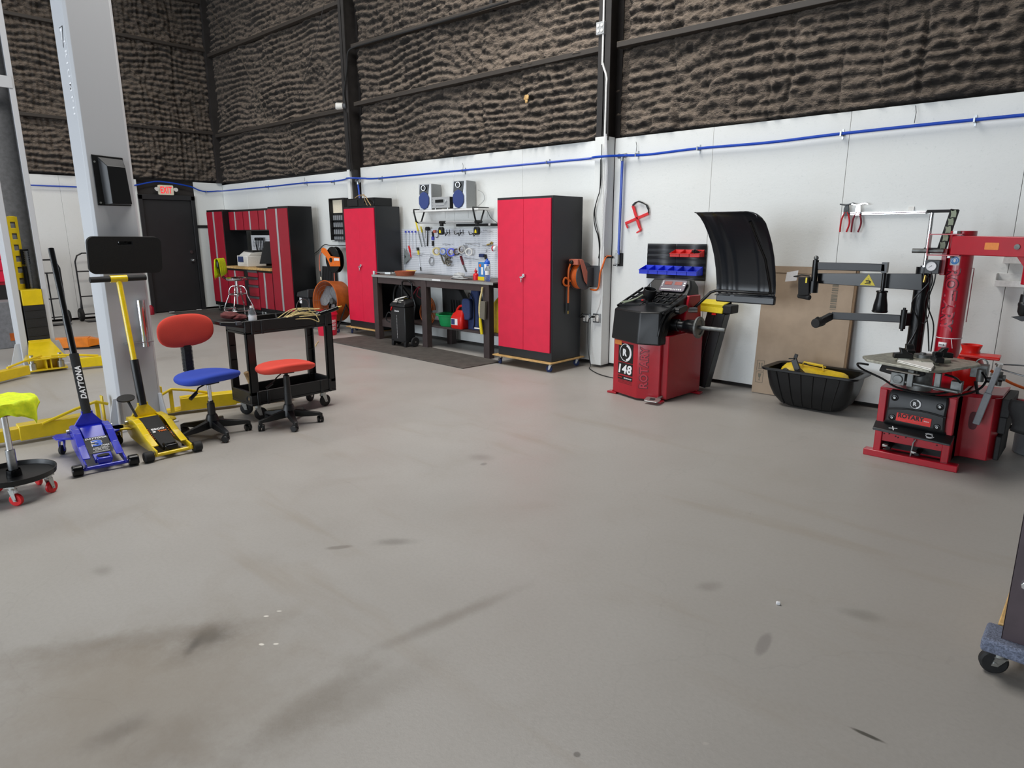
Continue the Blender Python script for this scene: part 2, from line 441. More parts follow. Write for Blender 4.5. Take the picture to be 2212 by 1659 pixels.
f_o = struct(m, 'floor', 'concrete', smooth=0)
# the floor mesh's origin lies at its centre; the stains and broad brown patches above are given about that point

# white painted chipboard
t = NT('chipboard'); co = t.coord()
vo = t.new('ShaderNodeTexVoronoi'); t.l.new(t.mapping(co, scale=(14, 14, 34)), vo.inputs['Vector']); vo.inputs['Scale'].default_value = 1.6
h = t.math('ADD', t.math('MULTIPLY', t.sep(vo.outputs['Color'])[0], .6), t.noise(co, 30, 5, .7, 1.2))
c0 = t.mix(t.math('MULTIPLY', t.ramp(t.noise(co, 22, 5, .75, 2.5), .56, .7), .38), srgb('e4e6e4'), srgb('bfc6c4'))
c0 = t.mix(t.math('MULTIPLY', t.ramp(t.noise(co, .8, 3, .6), .45, .75), .10), c0, srgb('c9bfa8'))
t.l.new(c0, t.b.inputs['Base Color']); t.b.inputs['Roughness'].default_value = .55
t.bump(h, .25, .003); MATS['chipboard'] = t.m
# sprayed foam insulation, dust lying on whatever faces up
t = NT('spray_foam'); co = t.coord()
hb = t.noise(t.mapping(co, scale=(1, 1, 1.6)), 26, 6, .72, .6)
hb2 = t.noise(co, 75, 4, .7, .4)
nb = t.bump(t.math('ADD', hb, t.math('MULTIPLY', hb2, .16)), .9, .03)
nz = t.sep(nb)[2]
dust = t.ramp(t.math('ADD', nz, t.math('MULTIPLY', t.math('SUBTRACT', t.noise(co, 9, 5, .7), .5), .5)), .04, .88)
c1 = t.mix(dust, srgb('262321'), srgb('ab9a8a'))
c1 = t.mix(t.math('MULTIPLY', t.ramp(t.noise(co, 2.2, 5, .7), .55, .8), .35), c1, srgb('15110f'))
t.l.new(c1, t.b.inputs['Base Color']); t.b.inputs['Roughness'].default_value = .9; MATS['spray_foam'] = t.m
mat('steel_black', '2a2726', .55, noise=.2, nscale=6)
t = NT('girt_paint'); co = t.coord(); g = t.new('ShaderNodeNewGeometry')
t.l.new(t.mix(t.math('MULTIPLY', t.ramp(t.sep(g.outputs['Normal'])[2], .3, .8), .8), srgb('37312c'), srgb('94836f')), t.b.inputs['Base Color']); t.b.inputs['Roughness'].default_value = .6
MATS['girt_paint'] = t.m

def vnoise(u, v, seed):
    r = np.random.default_rng(seed); G = r.random((256, 256)); iu = np.floor(u).astype(int); iv = np.floor(v).astype(int); fu = u-iu; fv = v-iv
    fu = fu*fu*(3-2*fu); fv = fv*fv*(3-2*fv); a = G[iu % 256, iv % 256]; b = G[(iu+1) % 256, iv % 256]; c = G[iu % 256, (iv+1) % 256]; d = G[(iu+1) % 256, (iv+1) % 256]
    return (a*(1-fu)+b*fu)*(1-fv)+(c*(1-fu)+d*fu)*fv
def worley(u, v, seed):
    r = np.random.default_rng(seed); G = r.random((128, 128, 2)); iu = np.floor(u).astype(int); iv = np.floor(v).astype(int); best = np.full(u.shape, 9.0)
    for a in (-1, 0, 1):
        for b in (-1, 0, 1):
            g = G[(iu+a) % 128, (iv+b) % 128]; d = (iu+a+g[..., 0]-u)**2+(iv+b+g[..., 1]-v)**2; best = np.minimum(best, d)
    return np.sqrt(best)
def foam(name, a0, a1, z0, z1, fn, step, girts, cols, grid=0.0, seed=3):
    """height field of sprayed foam over corrugated steel; fn(u, z, h) -> world point"""
    nu = int((a1-a0)/step); nz = int((z1-z0)/step); U, Z = np.meshgrid(np.linspace(a0, a1, nu+1), np.linspace(z0, z1, nz+1))
    warp = vnoise(U*1.1+50, Z*1.6+9, seed)*.13+vnoise(U*3+7, Z*3+3, seed+1)*.07
    slope = (vnoise(U*.35+3, Z*.2+1, seed+5)-.5)*.25
    ph = (Z+warp+slope*U*0+.02*np.sin(U*2.1))/.098
    rid = np.abs(np.sin(PI*ph))**.75
    amp = .15+1.25*vnoise(U*1.5+11, Z*2.6+4, seed+2)
    H = rid*.042*amp
    if grid: H = H+grid*np.abs(np.sin(PI*(U+.02*vnoise(U*3, Z*3, seed+8))/.085))**.6*(.3+.9*vnoise(U*.8+2, Z*.9+5, seed+9))
    bil = lambda a, b, q: 1-np.abs(2*vnoise(a, b, q)-1)
    H += .04*vnoise(U*2.1, Z*2.6, seed+3)+.022*bil(U*8+2, Z*12, seed+4)+.012*bil(U*17+2, Z*24, seed+6)
    wu = U+.02*vnoise(U*7, Z*7, seed+20); H += (.060*(1-worley(wu*10, Z*13, seed+21)**1.5)+.026*(1-worley(wu*22, Z*27, seed+22)))*(.35+.8*vnoise(U*1.6, Z*2.4, seed+23))
    # lumpy vertical runs and the creases beside them
    for k in range(int((a1-a0)/.3)):
        dd = U-a0-.3*k-.02*(vnoise(Z*2+k, Z*0+5, seed+15)-.5); H -= .022*np.exp(-(dd/.011)**2)*(vnoise(Z*1.3+k*3, Z*0+8, seed+16) > .35)
    for k in range(int((a1-a0)/.9)+1):
        c = a0+.45+.9*k+(random.random()-.5)*.4
        dd = (U-c-.12*(vnoise(Z*1.7+k*9, Z*0+3, seed+11)-.5)*2)
        H -= .03*np.exp(-(dd/.02)**2); 
        if k % 2: H += .035*np.exp(-(dd/.10)**2)*vnoise(U*8+k, Z*8, seed+12)
    for gz in girts:
        d = Z-gz; H += np.where((d > 0) & (d < .16), .07*(1-d/.16)*vnoise(U*6, Z*6, seed+13), 0); H -= np.where((d < 0) & (d > -.05), .02, 0)
    for c in cols: H = np.where(np.abs(U-c) < .17, H*.3-.03, H)
    H = np.where(Z < PZ+.02, np.minimum(H, .0)-.09+np.minimum(0, 0), H)
    me = bpy.data.meshes.new(name); N = (nu+1)*(nz+1)
    co_ = fn(U.ravel(), Z.ravel(), H.ravel())
    idx = np.arange(N).reshape(nz+1, nu+1)
    q = np.stack([idx[:-1, :-1], idx[:-1, 1:], idx[1:, 1:], idx[1:, :-1]], -1).reshape(-1, 4)
    me.vertices.add(N); me.vertices.foreach_set('co', co_.astype(np.float32).ravel())
    me.loops.add(q.size); me.loops.foreach_set('vertex_index', q.ravel().astype(np.int32))
    me.polygons.add(len(q)); me.polygons.foreach_set('loop_start', (np.arange(len(q))*4).astype(np.int32)); me.polygons.foreach_set('loop_total', np.full(len(q), 4, np.int32))
    me.update(); me.validate(); me.polygons.foreach_set('use_smooth', [True]*len(q)); me.materials.append(MATS['spray_foam'])
    o = bpy.data.objects.new(name, me); COL.objects.link(o); o['kind'] = 'structure'; return o
XA, XB = -8.975, -4.305
foam('wall_back_upper', LX-.05, 1.2, PZ-.08, 6.0, lambda u, z, h: np.stack([u, WY+.10-h, z], -1), .0145, (3.36, 4.82), (XA+.03, XB+.03), 0, 3)
foam('wall_left_upper', 1.6, WY+.05, 2.0, 6.0, lambda u, z, h: np.stack([LX-.10+h, u, z], -1), .018, (3.40, 4.90), (), .03, 30)
# chipboard lower walls in sheets of 1.22 m, 4 cm clear of the floor
def sheets(name, xs, fn_box):
    m = MB()
    for a, b in zip(xs, xs[1:]): fn_box(m, a+.0015, b-.0015)
    return struct(m, name, 'chipboard', bevel=.002, seg=1)
xs = [-13.65, -12.62, -11.45, -10.2, -9.06]
sheets('wall_back', xs, lambda m, a, b: m.box(a, b, WY, WY+.012, .04, PZ-.03) if b > a+.01 else None)
m = MB()
for a, b in [(-8.89, -8.0), (-8.0, -6.78), (-6.78, -5.56), (-5.56, -4.385), (-4.23, -3.11), (-3.11, -1.89), (-1.89, -.67), (-.67, .55), (.55, 1.77), (1.77, 4.2), (4.2, RXW)]:
    m.box(a+.0015, b-.0015, WY, WY+.012, .04, PZ)
struct(m, 'wall_back', 'chipboard', bevel=.002, seg=1)
m = MB()
for a, b in [(4.62-1.22*k, 4.62-1.22*k+1.217) for k in range(1, 10)]: m.box(LX-.012, LX, a, b, .04, PZ+.0)
m.box(LX-.012, LX, 5.64, WY, .04, PZ)
struct(m, 'wall_left', 'chipboard', bevel=.002, seg=1)
# steel skin behind and the rest of the shell
mat('shell', 'a8a6a0', .8); mat('shell_dark', '3a3634', .85)
struct(MB().box(LX-.3, RXW, WY+.12, WY+.2, 0, HT), 'wall_back', 'shell_dark', smooth=0)
struct(MB().box(LX-.3, LX-.12, FRONT_Y, WY+.2, 0, HT), 'wall_left', 'shell_dark', smooth=0)
struct(MB().box(RXW, RXW+.1, FRONT_Y, WY+.2, 0, HT), 'wall_right', 'shell', smooth=0)
struct(MB().box(LX-.3, RXW+.1, FRONT_Y-.1, WY+.2, HT, HT+.1), 'ceiling', 'shell_dark', smooth=0)
m = MB(); e = [LX-.3]+[q for d in DOORS for q in d]+[RXW+.1]
for a, b in zip(e[::2], e[1::2]): m.box(a, b, FRONT_Y-.1, FRONT_Y, 0, HT)
for a, b in DOORS: m.box(a, b, FRONT_Y-.1, FRONT_Y, 4.0, HT)
struct(m, 'wall_front', 'shell', smooth=0)
# girts
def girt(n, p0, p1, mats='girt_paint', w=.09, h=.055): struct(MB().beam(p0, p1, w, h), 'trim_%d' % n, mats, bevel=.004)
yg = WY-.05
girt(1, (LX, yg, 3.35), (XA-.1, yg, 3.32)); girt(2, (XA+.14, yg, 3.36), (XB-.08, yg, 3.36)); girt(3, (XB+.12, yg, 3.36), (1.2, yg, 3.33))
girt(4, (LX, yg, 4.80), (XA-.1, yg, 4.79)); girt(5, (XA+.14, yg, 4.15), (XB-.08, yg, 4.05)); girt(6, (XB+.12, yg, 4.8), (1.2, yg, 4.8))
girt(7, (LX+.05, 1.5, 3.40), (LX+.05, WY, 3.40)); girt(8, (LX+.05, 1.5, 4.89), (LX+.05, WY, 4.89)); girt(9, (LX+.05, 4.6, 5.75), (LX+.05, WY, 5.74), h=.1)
# columns
def hcol(n, x, y0, y1, z0, z1, fw=.17):
    m = MB(); m.box(x-fw/2, x+fw/2, y0, y0+.014, z0, z1); m.box(x-fw/2, x+fw/2, y1-.014, y1, z0, z1); m.box(x-.006, x+.006, y0, y1, z0, z1)
    struct(m, 'trim_%d' % n, 'steel_black')
hcol(10, XA, 6.07, WY+.1, 2.44, HT, .14); hcol(11, XB, 6.07, WY+.1, 2.44, HT, .15)
struct(MB().box(LX-.02, LX+.12, WY-.12, WY+.02, PZ, HT), 'trim_12', 'steel_black')
struct(MB().beam((-6.0, WY-.04, 4.05), (-6.0, WY-.04, HT), .05, .05, up=(0, 1, 0)), 'trim_13', 'steel_black')
# white boxing round the column feet
m = MB(); m.box(XA-.07, XA+.0, 6.07, WY, .03, 2.44); struct(m, 'trim_14', 'chipboard', bevel=.003)
struct(MB().box(XA+.01, XA+.05, 6.10, WY+.02, .0, 2.44), 'trim_15', 'steel_black')
m = MB(); m.box(XB-.08, XB+.07, 6.06, WY, .03, 2.48); struct(m, 'trim_16', 'chipboard', bevel=.003)
# diagonal brace cables in the corner bay
m = MB()
m.tube([wy(520, 123, 6.02), wy(580, 262, 6.02)], .008, 6); m.tube([wy(598, 298, 6.02), wy(640, 378, 6.05)], .008, 6); m.tube([wy(455, 18, 6.02), wy(490, 90, 6.02)], .008, 6)
struct(m, 'trim_17', 'girt_paint')
m = MB(); m.tube([wy(700, 10, 6.0), wy(668, 140, 6.05), wy(645, 215, 6.05)], .005, 6); struct(m, 'trim_18', 'steel_black')
# door in the left wall
dy0, dy1, dz = 4.66, 5.58, 2.12
X = LX
m = MB(); fw = .07
m.box(X-.08, X+.03, dy0-.05, dy0+.02, 0, dz+.08); m.box(X-.08, X+.03, dy1-.02, dy1+.05, 0, dz+.08); m.box(X-.08, X+.03, dy0-.05, dy1+.05, dz, dz+.09)
mat('door_black', '232325', .5, noise=.08, nscale=5)
fr = struct(m, 'door_frame_1', 'door_black', bevel=.003)
dr = struct(MB().box(X-.05, X-.01, dy0+.025, dy1-.025, .015, dz-.005), 'door_1', 'door_black', bevel=.002)
XF[dr.name] = Matrix.Translation(dr.location)
m = MB(); yk = dy1-.11
m.cyl((X-.01, yk, .98), (X+.0, yk, .98), .035); m.cyl((X, yk, .98), (X+.04, yk, .98), .012); m.sph((X+.06, yk, .98), (.022, .03, .03)); m.build('door_handle', 'steel', dr)
m = MB(); m.cyl((X-.01, yk, 1.14), (X+.012, yk, 1.14), .032); m.build('deadbolt', 'steel', dr)
# blocking of the jagged top over the door
# junction of pipe etc: blue air line (a thing of its own)
m = MB(); r_ = .013; AY = WY-.05
pts = [wx(66, 400, LX+.05), wx(168, 404, LX+.05), wx(240, 407, LX+.05), wx(293, 400, LX+.05), wx(318, 395, LX+.05), wx(340, 392, LX+.05), wx(370, 395, LX+.05), wx(411, 403, LX+.05), wx(430, 411, LX+.05), wx(447, 414, LX+.05), Vector((LX+.05, WY-.12, 2.32))]
m.tube(spline(pts, 5), r_)
m.tube(arc((LX+.05+.06, WY-.12, 2.32), .06, 180, 90, 5, (1, 0, 0), (0, 1, 0)), r_)
pts2 = [Vector((LX+.11, WY-.06, 2.32)), wy(575, 404, WY-.05), wy(660, 395, WY-.05), wy(717, 392, WY-.05), Vector((-9.15, 6.12, 2.31)), Vector((-9.0, 6.03, 2.31)), Vector((-8.88, 6.05, 2.31)), Vector((-8.7, 6.13, 2.3)), wy(820, 385, WY-.05), wy(1000, 368, WY-.05), wy(1182, 351, WY-.05), Vector((-4.5, 6.13, 2.28)), Vector((-4.39, 6.03, 2.275)), Vector((-4.22, 6.03, 2.275)), Vector((-4.08, 6.14, 2.28)), wy(1400, 334, WY-.05), wy(1507, 321, WY-.05), wy(1660, 308, WY-.05), wy(1817, 289, WY-.05), wy(2105, 259, WY-.05), Vector((.6, WY-.05, 2.30))]
al = thing('air_line', 'blue compressed air pipe running along the top of the white wall panels', 'pipe', (-6, WY, 2.3))
m.tube(spline(pts2, 6), r_); m.build('pipe', 'pipe_blue', al)
m = MB(); m.tube([wy(773, 393, 6.13), wy(777, 430, 6.13)], r_); m.build('drop_pipe', 'pipe_blue', al)
m = MB(); a = Vector((-4.10, WY-.05, 2.27)); m.tube([a, Vector((-4.11, WY-.05, 1.26))], r_+.001); m.build('drop_pipe', 'pipe_blue', al)
for p in [(-4.10, WY-.05, 2.28), tuple(wy(773, 391, 6.13))]:
    m = MB(); m.cyl(Vector(p)-Vector((.045, 0, 0)), Vector(p)+Vector((.045, 0, 0)), .021, n=12); m.cyl(p, Vector(p)-Vector((0, 0, .05)), .02, n=12)
    for s_ in (-1, 1): m.cyl(Vector(p)+Vector((s_*.035, 0, 0)), Vector(p)+Vector((s_*.05, 0, 0)), .026, n=8)
    m.build('tee_fitting', 'steel', al)
for px, py in [(575, 404), (658, 396), (1000, 369), (1182, 351), (1374, 334), (1507, 321), (1817, 289), (2105, 259), (820, 386), (717, 393)]:
    p = wy(px, py, WY-.05); m = MB(); m.box(p.x-.006, p.x+.006, WY-.067, WY-.0, p.z-.018, p.z+.018); m.box(p.x-.006, p.x+.006, WY-.006, WY, p.z-.04, p.z+.04); m.build('pipe_clip', 'steel', al)
for px, py in [(445, 414)]:
    p = wx(px, py, LX+.05); m = MB(); m.box(LX, LX+.066, p.y-.006, p.y+.006, p.z-.018, p.z+.018); m.build('pipe_clip', 'steel', al)
for px, py, l in [(1374, 334, .1), (1975, 272, .13), (1000, 372, .08), (658, 397, .06)]:
    p = wy(px, py-6, WY-.03); m = MB(); m.tube([p, p+Vector((.004, 0, l*.6)), p+Vector((-.005, .0, l))], .0025, 5); m.build('cable_tie_tail', 'black_satin' if px > 700 else 'ink', al)
# ------------------------------------------------------------------ wheel balancer
def emblem(parent, M, s, sub='emblem'):
    """round badge: R in a split ring"""
    m = MB(); ringpoly(m, M, .5*s, .0, d=.001); a = m.build('badge_disc', 'black_satin', parent)
    m = MB(); M2 = M @ Matrix.Translation((0, 0, .0012)); ringpoly(m, M2, .46*s, .36*s, a0=-80, a1=80); ringpoly(m, M2, .5*s, .47*s, a0=0, a1=360)
    m.text('R', .34*s, .40*s, M2, bold=.05, ox=-.06*s); m.build('badge_lettering', 'paper', parent)
bal = thing('wheel_balancer', 'red and black wheel balancer with a numbered front, standing before the white wall', 'wheel balancer', (-3.2, 5.35, 0))
# footprint: front-left, front-middle, front-right, notch, back-right, back-left
def bfoot(o=0): return [(-3.46+o, 5.16), (-3.135, 5.06+o), (-2.945-o, 5.13), (-2.945-o, 5.17), (-2.90-o, 5.19), (-2.86-o, 5.74), (-3.46+o, 5.76)]
m = MB(); m.prism(bfoot(), Matrix.Translation((0, 0, .02)), .58)
m.hexa([(-3.30, 5.45, .60), (-2.92, 5.45, .60), (-2.88, 5.74, .60), (-3.30, 5.74, .60), (-3.30, 5.55, .93), (-2.915, 5.55, .93), (-2.895, 5.72, .93), (-3.30, 5.72, .93)])
m.build('cabinet', 'machine_red', bal, bevel=.006)
for x, y in ((-3.46, 5.17), (-2.95, 5.13), (-2.86, 5.68), (-3.44, 5.76)):
    m = MB(); m.cb((x, y, .011), (.10, .06, .018)); m.cyl((x, y, .02), (x, y, .03), .012, n=8); m.build('foot', 'machine_red', bal, bevel=.003)
m = MB()
def ring(f, z, dz=0): return [(x, y, z) for x, y in f]
fo_ = [(-3.475, 5.13), (-3.15, 5.03), (-2.965, 5.09), (-2.93, 5.18), (-2.90, 5.78), (-3.475, 5.78)]
lo = [(x, y, .55) for x, y in fo_]
hi = [(-3.47, 5.16, .80), (-3.16, 5.07, .805), (-2.98, 5.14, .80), (-2.93, 5.22, .78), (-2.91, 5.76, .92), (-3.46, 5.76, .92)]
hi = [(-3.47, 5.16, .81), (-3.15, 5.06, .81), (-2.985, 5.14, .81), (-2.95, 5.25, .83), (-2.92, 5.74, 1.02), (-3.43, 5.74, 1.02)]
# plastic body, front rises to a raked tray; right flank cut away over the shaft
lo2 = [(-3.475, 5.13, .53), (-3.13, 5.03, .52), (-2.94, 5.09, .52), (-2.925, 5.16, .52), (-2.95, 5.30, .74), (-2.925, 5.75, .84), (-3.475, 5.75, .84)]
hi2 = [(-3.465, 5.155, .81), (-3.13, 5.065, .81), (-2.97, 5.135, .81), (-2.95, 5.20, .82), (-2.955, 5.33, .86), (-2.93, 5.70, .98), (-3.44, 5.70, .98)]
m.loft([lo2, hi2]); m.build('weight_tray', 'black_satin', bal, bevel=.014, seg=3)
m = MB()   # rear console
m.loft([[(-3.44, 5.52, .90), (-2.93, 5.52, .90), (-2.915, 5.75, .86), (-3.46, 5.75, .86)], [(-3.41, 5.63, 1.0), (-2.95, 5.63, 1.0), (-2.93, 5.75, 1.0), (-3.43, 5.75, 1.0)], [(-3.37, 5.68, 1.065), (-2.985, 5.68, 1.065), (-2.975, 5.74, 1.065), (-3.38, 5.74, 1.065)]])
cons = m.build('console', 'black_satin', bal, bevel=.018, seg=3)
n_ = Vector((0, -.10, .11)); MC = FR((-3.12, 5.605, 1.005), (1, .0, 0), (0, .09, .115))
m = MB(); m.prism(rrect(.26, .125, .02), MC, .008); m.build('display_panel', 'lcd_panel', bal, bevel=.002)
for sx in (-.055, .05):
    m = MB(); m.prism(rrect(.075, .035, .003, 2), MC @ Matrix.Translation((sx, .025, .008)), .002); m.build('display_window', 'lcd_red', bal)
m = MB()
for k in range(4): m.prism(rrect(.012, .011, .002, 2), MC @ Matrix.Translation((-.112, .043-.016*k, .008)), .002)
for k in range(2): m.prism(rrect(.02, .014, .003, 2), MC @ Matrix.Translation((.112, .03-.024*k, .008)), .002)
for k in range(6): m.prism(rrect(.012, .014, .002, 2), MC @ Matrix.Translation((.0+.019*k, -.042, .008)), .002)
m.prism(rrect(.11, .012, .002, 2), MC @ Matrix.Translation((-.055, -.040, .008)), .0015)
m.build('keypad', 'stereo_silver', bal)
# pockets of the raked tray
MT = FR((-3.2, 5.38, .885), (1, 0, 0), (0, 1, .33)); 
m = MB()
for i in range(3):
    for j in range(3):
        x0 = .02+.07*i; y0 = -.11+.085*j
        for a, b in (((x0, y0), (x0+.066, y0+.02)), ((x0, y0), (x0+.0, y0+.075)), ((x0+.066, y0+.02), (x0+.066, y0+.09))):
            m.beam(MT @ Vector((a[0], a[1], .012)), MT @ Vector((b[0], b[1], .012)), .005, .018, up=(0, -.33, 1))
for j in range(4): m.beam(MT @ Vector((-.25, -.18+.10*j, .012)), MT @ Vector((.0, -.14+.10*j, .012)), .006, .018, up=(0, -.33, 1))
m.beam(MT @ Vector((-.255, -.2, .01)), MT @ Vector((-.245, .24, .01)), .012, .02, up=(0, -.33, 1)); m.beam(MT @ Vector((-.04, -.16, .01)), MT @ Vector((.0, .2, .01)), .006, .018, up=(0, -.33, 1))
m.build('tray_ribs', 'black_plastic', bal, bevel=.002)
for k in range(0):
    m = MB(); p = MT @ Vector((.225, .10+.06*k, .045+.015*k)); m.beam(p, p+Vector((.03, .02, .005)), .05, .008, up=(0, -.6, 1)); m.build('pocket_rib', 'black_satin', bal, bevel=.002)
# cone cup standing in the tray
cc = thing('centering_cone', 'round black cone cup standing on the tray of the wheel balancer', 'cone', (-3.25, 5.36, .86))
m = MB(); m.lathe([(.02, -.0), (.032, .005), (.03, .05), (.05, .075), (.06, .10), (.06, .155), (.052, .155), (.05, .11), (.0, .10)], FR((-3.22, 5.33, .845), (1, 0, -.25), (.05, 1, .15))); m.build('cup', 'black_satin', cc)
m = MB(); m.cb((-3.27, 5.32, .885), (.02, .02, .012), (0, 0, .5)); m.build('red_pin', 'vivid_red', cc, bevel=.003)
# wheel weight pliers lying in the tray
wp = thing('weight_pliers', 'worn steel wheel weight pliers lying in the balancer tray', 'pliers', (-3.34, 5.3, .86))
m = MB(); m.tube([(-3.42, 5.20, .865), (-3.36, 5.27, .88), (-3.33, 5.33, .90), (-3.31, 5.40, .93), (-3.29, 5.45, .945)], .008, 8); m.tube([(-3.39, 5.20, .862), (-3.35, 5.27, .88), (-3.32, 5.33, .905)], .007, 8)
m.cb((-3.30, 5.43, .94), (.03, .05, .012), (.3, 0, -.3)); m.build('jaws', 'camo', wp)
cal = thing('steel_pin', 'thin steel rod standing beside the balancer display', 'rod', (-3.33, 5.6, .95))
m = MB(); m.cyl((-3.34, 5.57, .92), (-3.34, 5.57, 1.02), .004, n=8); m.build('rod', 'steel', cal)
# shaft
m = MB(); ax = Matrix.Rotation(R(90), 4, 'Y'); O = Matrix.Translation((-2.965, 5.32, .685))
m.lathe([(.055, 0), (.055, .08), (.047, .085), (.047, .13), (.052, .135), (.052, .15), (.06, .16), (.066, .26), (.05, .27)], O @ ax, 28); sh = m.build('spindle', 'black_gloss', bal)
m = MB(); m.lathe([(.045, .262), (.092, .262), (.096, .268), (.096, .28), (.09, .286), (.065, .286), (.06, .276), (.045, .276)], O @ ax, 36); m.build('flange', 'dull_steel', sh)
m = MB(); m.lathe([(.018, .26), (.018, .50), (.014, .515), (.0, .515)], O @ ax, 20); m.build('threaded_shaft', 'dull_steel', sh)
# cutaway shroud ridge round the shaft
m = MB()
m.tube([(-2.975, 5.13, .56), (-2.955, 5.15, .64), (-2.95, 5.17, .72), (-2.94, 5.23, .79), (-2.935, 5.34, .83)], .018, 10); m.build('shroud_lip', 'black_satin', bal)
m = MB(); m.tube([(-2.962, 5.10, .60), (-2.95, 5.11, .70), (-2.945, 5.17, .79), (-2.93, 5.26, .84)], .011, 8); m.sph((-2.95, 5.15, .8), .01); m.build('offset_gauge_arm', 'black_gloss', bal)
m = MB(); m.prism(rrect(.16, .06, .03), FR((-2.93, 5.38, .82), (0, 1, .18), (0, -.18, 1)), .05); m.build('guard_hinge', 'black_satin', bal, bevel=.008)
# hood
hood = None
m = MB(); xa, xb = -2.715, -2.185
prof = [(5.11, 1.665), (5.13, 1.675), (5.17, 1.66), (5.25, 1.615), (5.34, 1.545), (5.44, 1.46), (5.54, 1.36), (5.62, 1.25), (5.68, 1.13), (5.70, 1.05), (5.70, .97), (5.665, .925), (5.64, .91)]
prof = [(5.20, 1.655), (5.23, 1.652), (5.30, 1.62), (5.38, 1.565), (5.46, 1.49), (5.54, 1.40), (5.61, 1.29), (5.66, 1.17), (5.69, 1.06), (5.70, .985), (5.685, .95), (5.66, .945)]
N = 24; rows = []
for k, (y, z) in enumerate(prof):
    row = []
    for i in range(N+1):
        s_ = i/N; x = xa+(xb-xa)*s_; e = min(s_, 1-s_); lip = .05*max(0, 1-e/.07)**2 if False else 0
        dep = -.012*math.exp(-((s_-.2)/.02)**2)-.012*math.exp(-((s_-.75)/.02)**2)+.01*math.exp(-((s_-.28)/.03)**2)
        cz = 0
        if k < 3 and s_ > .8: cz = -((s_-.8)/.2)**2*.05*(3-k)/3
        curl = -.035*max(0, 1-e/.04)
        row.append((x, y+dep+curl, z+cz))
    rows.append(row)
m.grid(rows); hood = m.build('wheel_guard', 'hood_black', bal, solid=.006, smooth=60)
m = MB(); m.hexa([(xa, 5.655, .885), (xb, 5.655, .885), (xb, 5.665, .96), (xa, 5.665, .96), (xa, 5.70, .885), (xb, 5.70, .885), (xb, 5.705, .96), (xa, 5.705, .96)]); m.build('guard_skirt', 'hood_black', bal, bevel=.01)
m = MB(); m.tube([(-2.90, 5.60, .80), (-2.90, 5.60, .81), (-2.84, 5.61, .87), (-2.75, 5.62, .965), (-2.70, 5.63, .985), (-2.5, 5.635, .985), (-2.235, 5.635, .985), (-2.21, 5.625, 1.0), (-2.21, 5.60, 1.06), (-2.225, 5.50, 1.28), (-2.255, 5.40, 1.42), (-2.285, 5.28, 1.58)], .013, 10); m.build('guard_arm', 'black_gloss', bal)
m = MB(); m.cyl((-2.93, 5.55, .80), (-2.86, 5.60, .80), .026); m.build('guard_pivot', 'steel', bal)
# front markings
MF = FR((-3.46, 5.16, 0), (.325, -.10, 0), (0, 0, 1)); ME = FR((-3.135, 5.06, 0), (.19, .07, 0), (0, 0, 1))
m = MB(); m.prism(rrect(.205, .175, .004, 2), MF @ Matrix.Translation((.175, .415, .001)), .001); m.prism(rrect(.205, .11, .004, 2), MF @ Matrix.Translation((.175, .265, .001)), .001)
m.prism(rrect(.205, .035, .002, 2), MF @ Matrix.Translation((.175, .178, .001)), .001)
for k in range(3): m.prism(rrect(.195, .002, .0005, 2), MF @ Matrix.Translation((.175, .152-.012*k, .001)), .001)
m.build('front_decal', 'black_satin', bal)
emblem(bal, MF @ Matrix.Translation((.175, .418, .002)), .165)
m = MB(); m.text('148', .185, .085, MF @ Matrix.Translation((.175, .262, .003)), bold=.035, shear=.12); m.text('TECHNOLOGY', .11, .011, MF @ Matrix.Translation((.215, .178, .003)), bold=.04, shear=.2); m.build('model_number', 'paper', bal)
m = MB(); m.text('Rotary', .05, .016, MF @ Matrix.Translation((.11, .179, .003)), bold=.03); m.build('small_script', 'bin_red', bal)
ML = FR(ME @ Vector((.06, .31, .001)), (0, 0, 1), (-.19, -.07, 0)); m = MB(); m.text('ROTARY', .385, .085, ML, bold=.07); m.build('lettering_outline', 'print_dark_red', bal); m = MB(); m.text('ROTARY', .375, .072, ML @ Matrix.Translation((0, 0, .001)), bold=.02); m.build('lettering', 'letter_red', bal)
m = MB(); m.prism(rrect(.095, .04, .003, 2), MF @ Matrix.Translation((.065, .50, .0015)), .001); m.build('warning_label', 'label_orange', bal)
m = MB(); m.prism(rrect(.035, .05, .003, 2), FR((-2.90, 5.50, .60), (0, 1, 0), (0, 0, 1)), .004); m.build('side_label', 'paper', bal)
m = MB(); P = Vector((-2.96, 5.05, .035)); m.prism(rrect(.14, .085, .02), FR(P, (1, .1, 0), (-.1, 1, .25)), .008); m.cyl((-2.95, 5.07, .03), (-2.94, 5.18, .05), .012)
m.build('brake_pedal', 'zinc', bal, bevel=.003)
m = MB(); m.prism(rrect(.045, .03, .004, 2), FR(P+Vector((0, 0, .0095)), (1, .1, 0), (-.1, 1, .25)), .002); m.build('pedal_pad', 'black_rubber', bal)
for z in (.68, .46, .33):
    m = MB(); m.cyl((-3.48, 5.35, z), (-3.50, 5.35, z), .03); m.build('side_knob', 'black_plastic', bal)
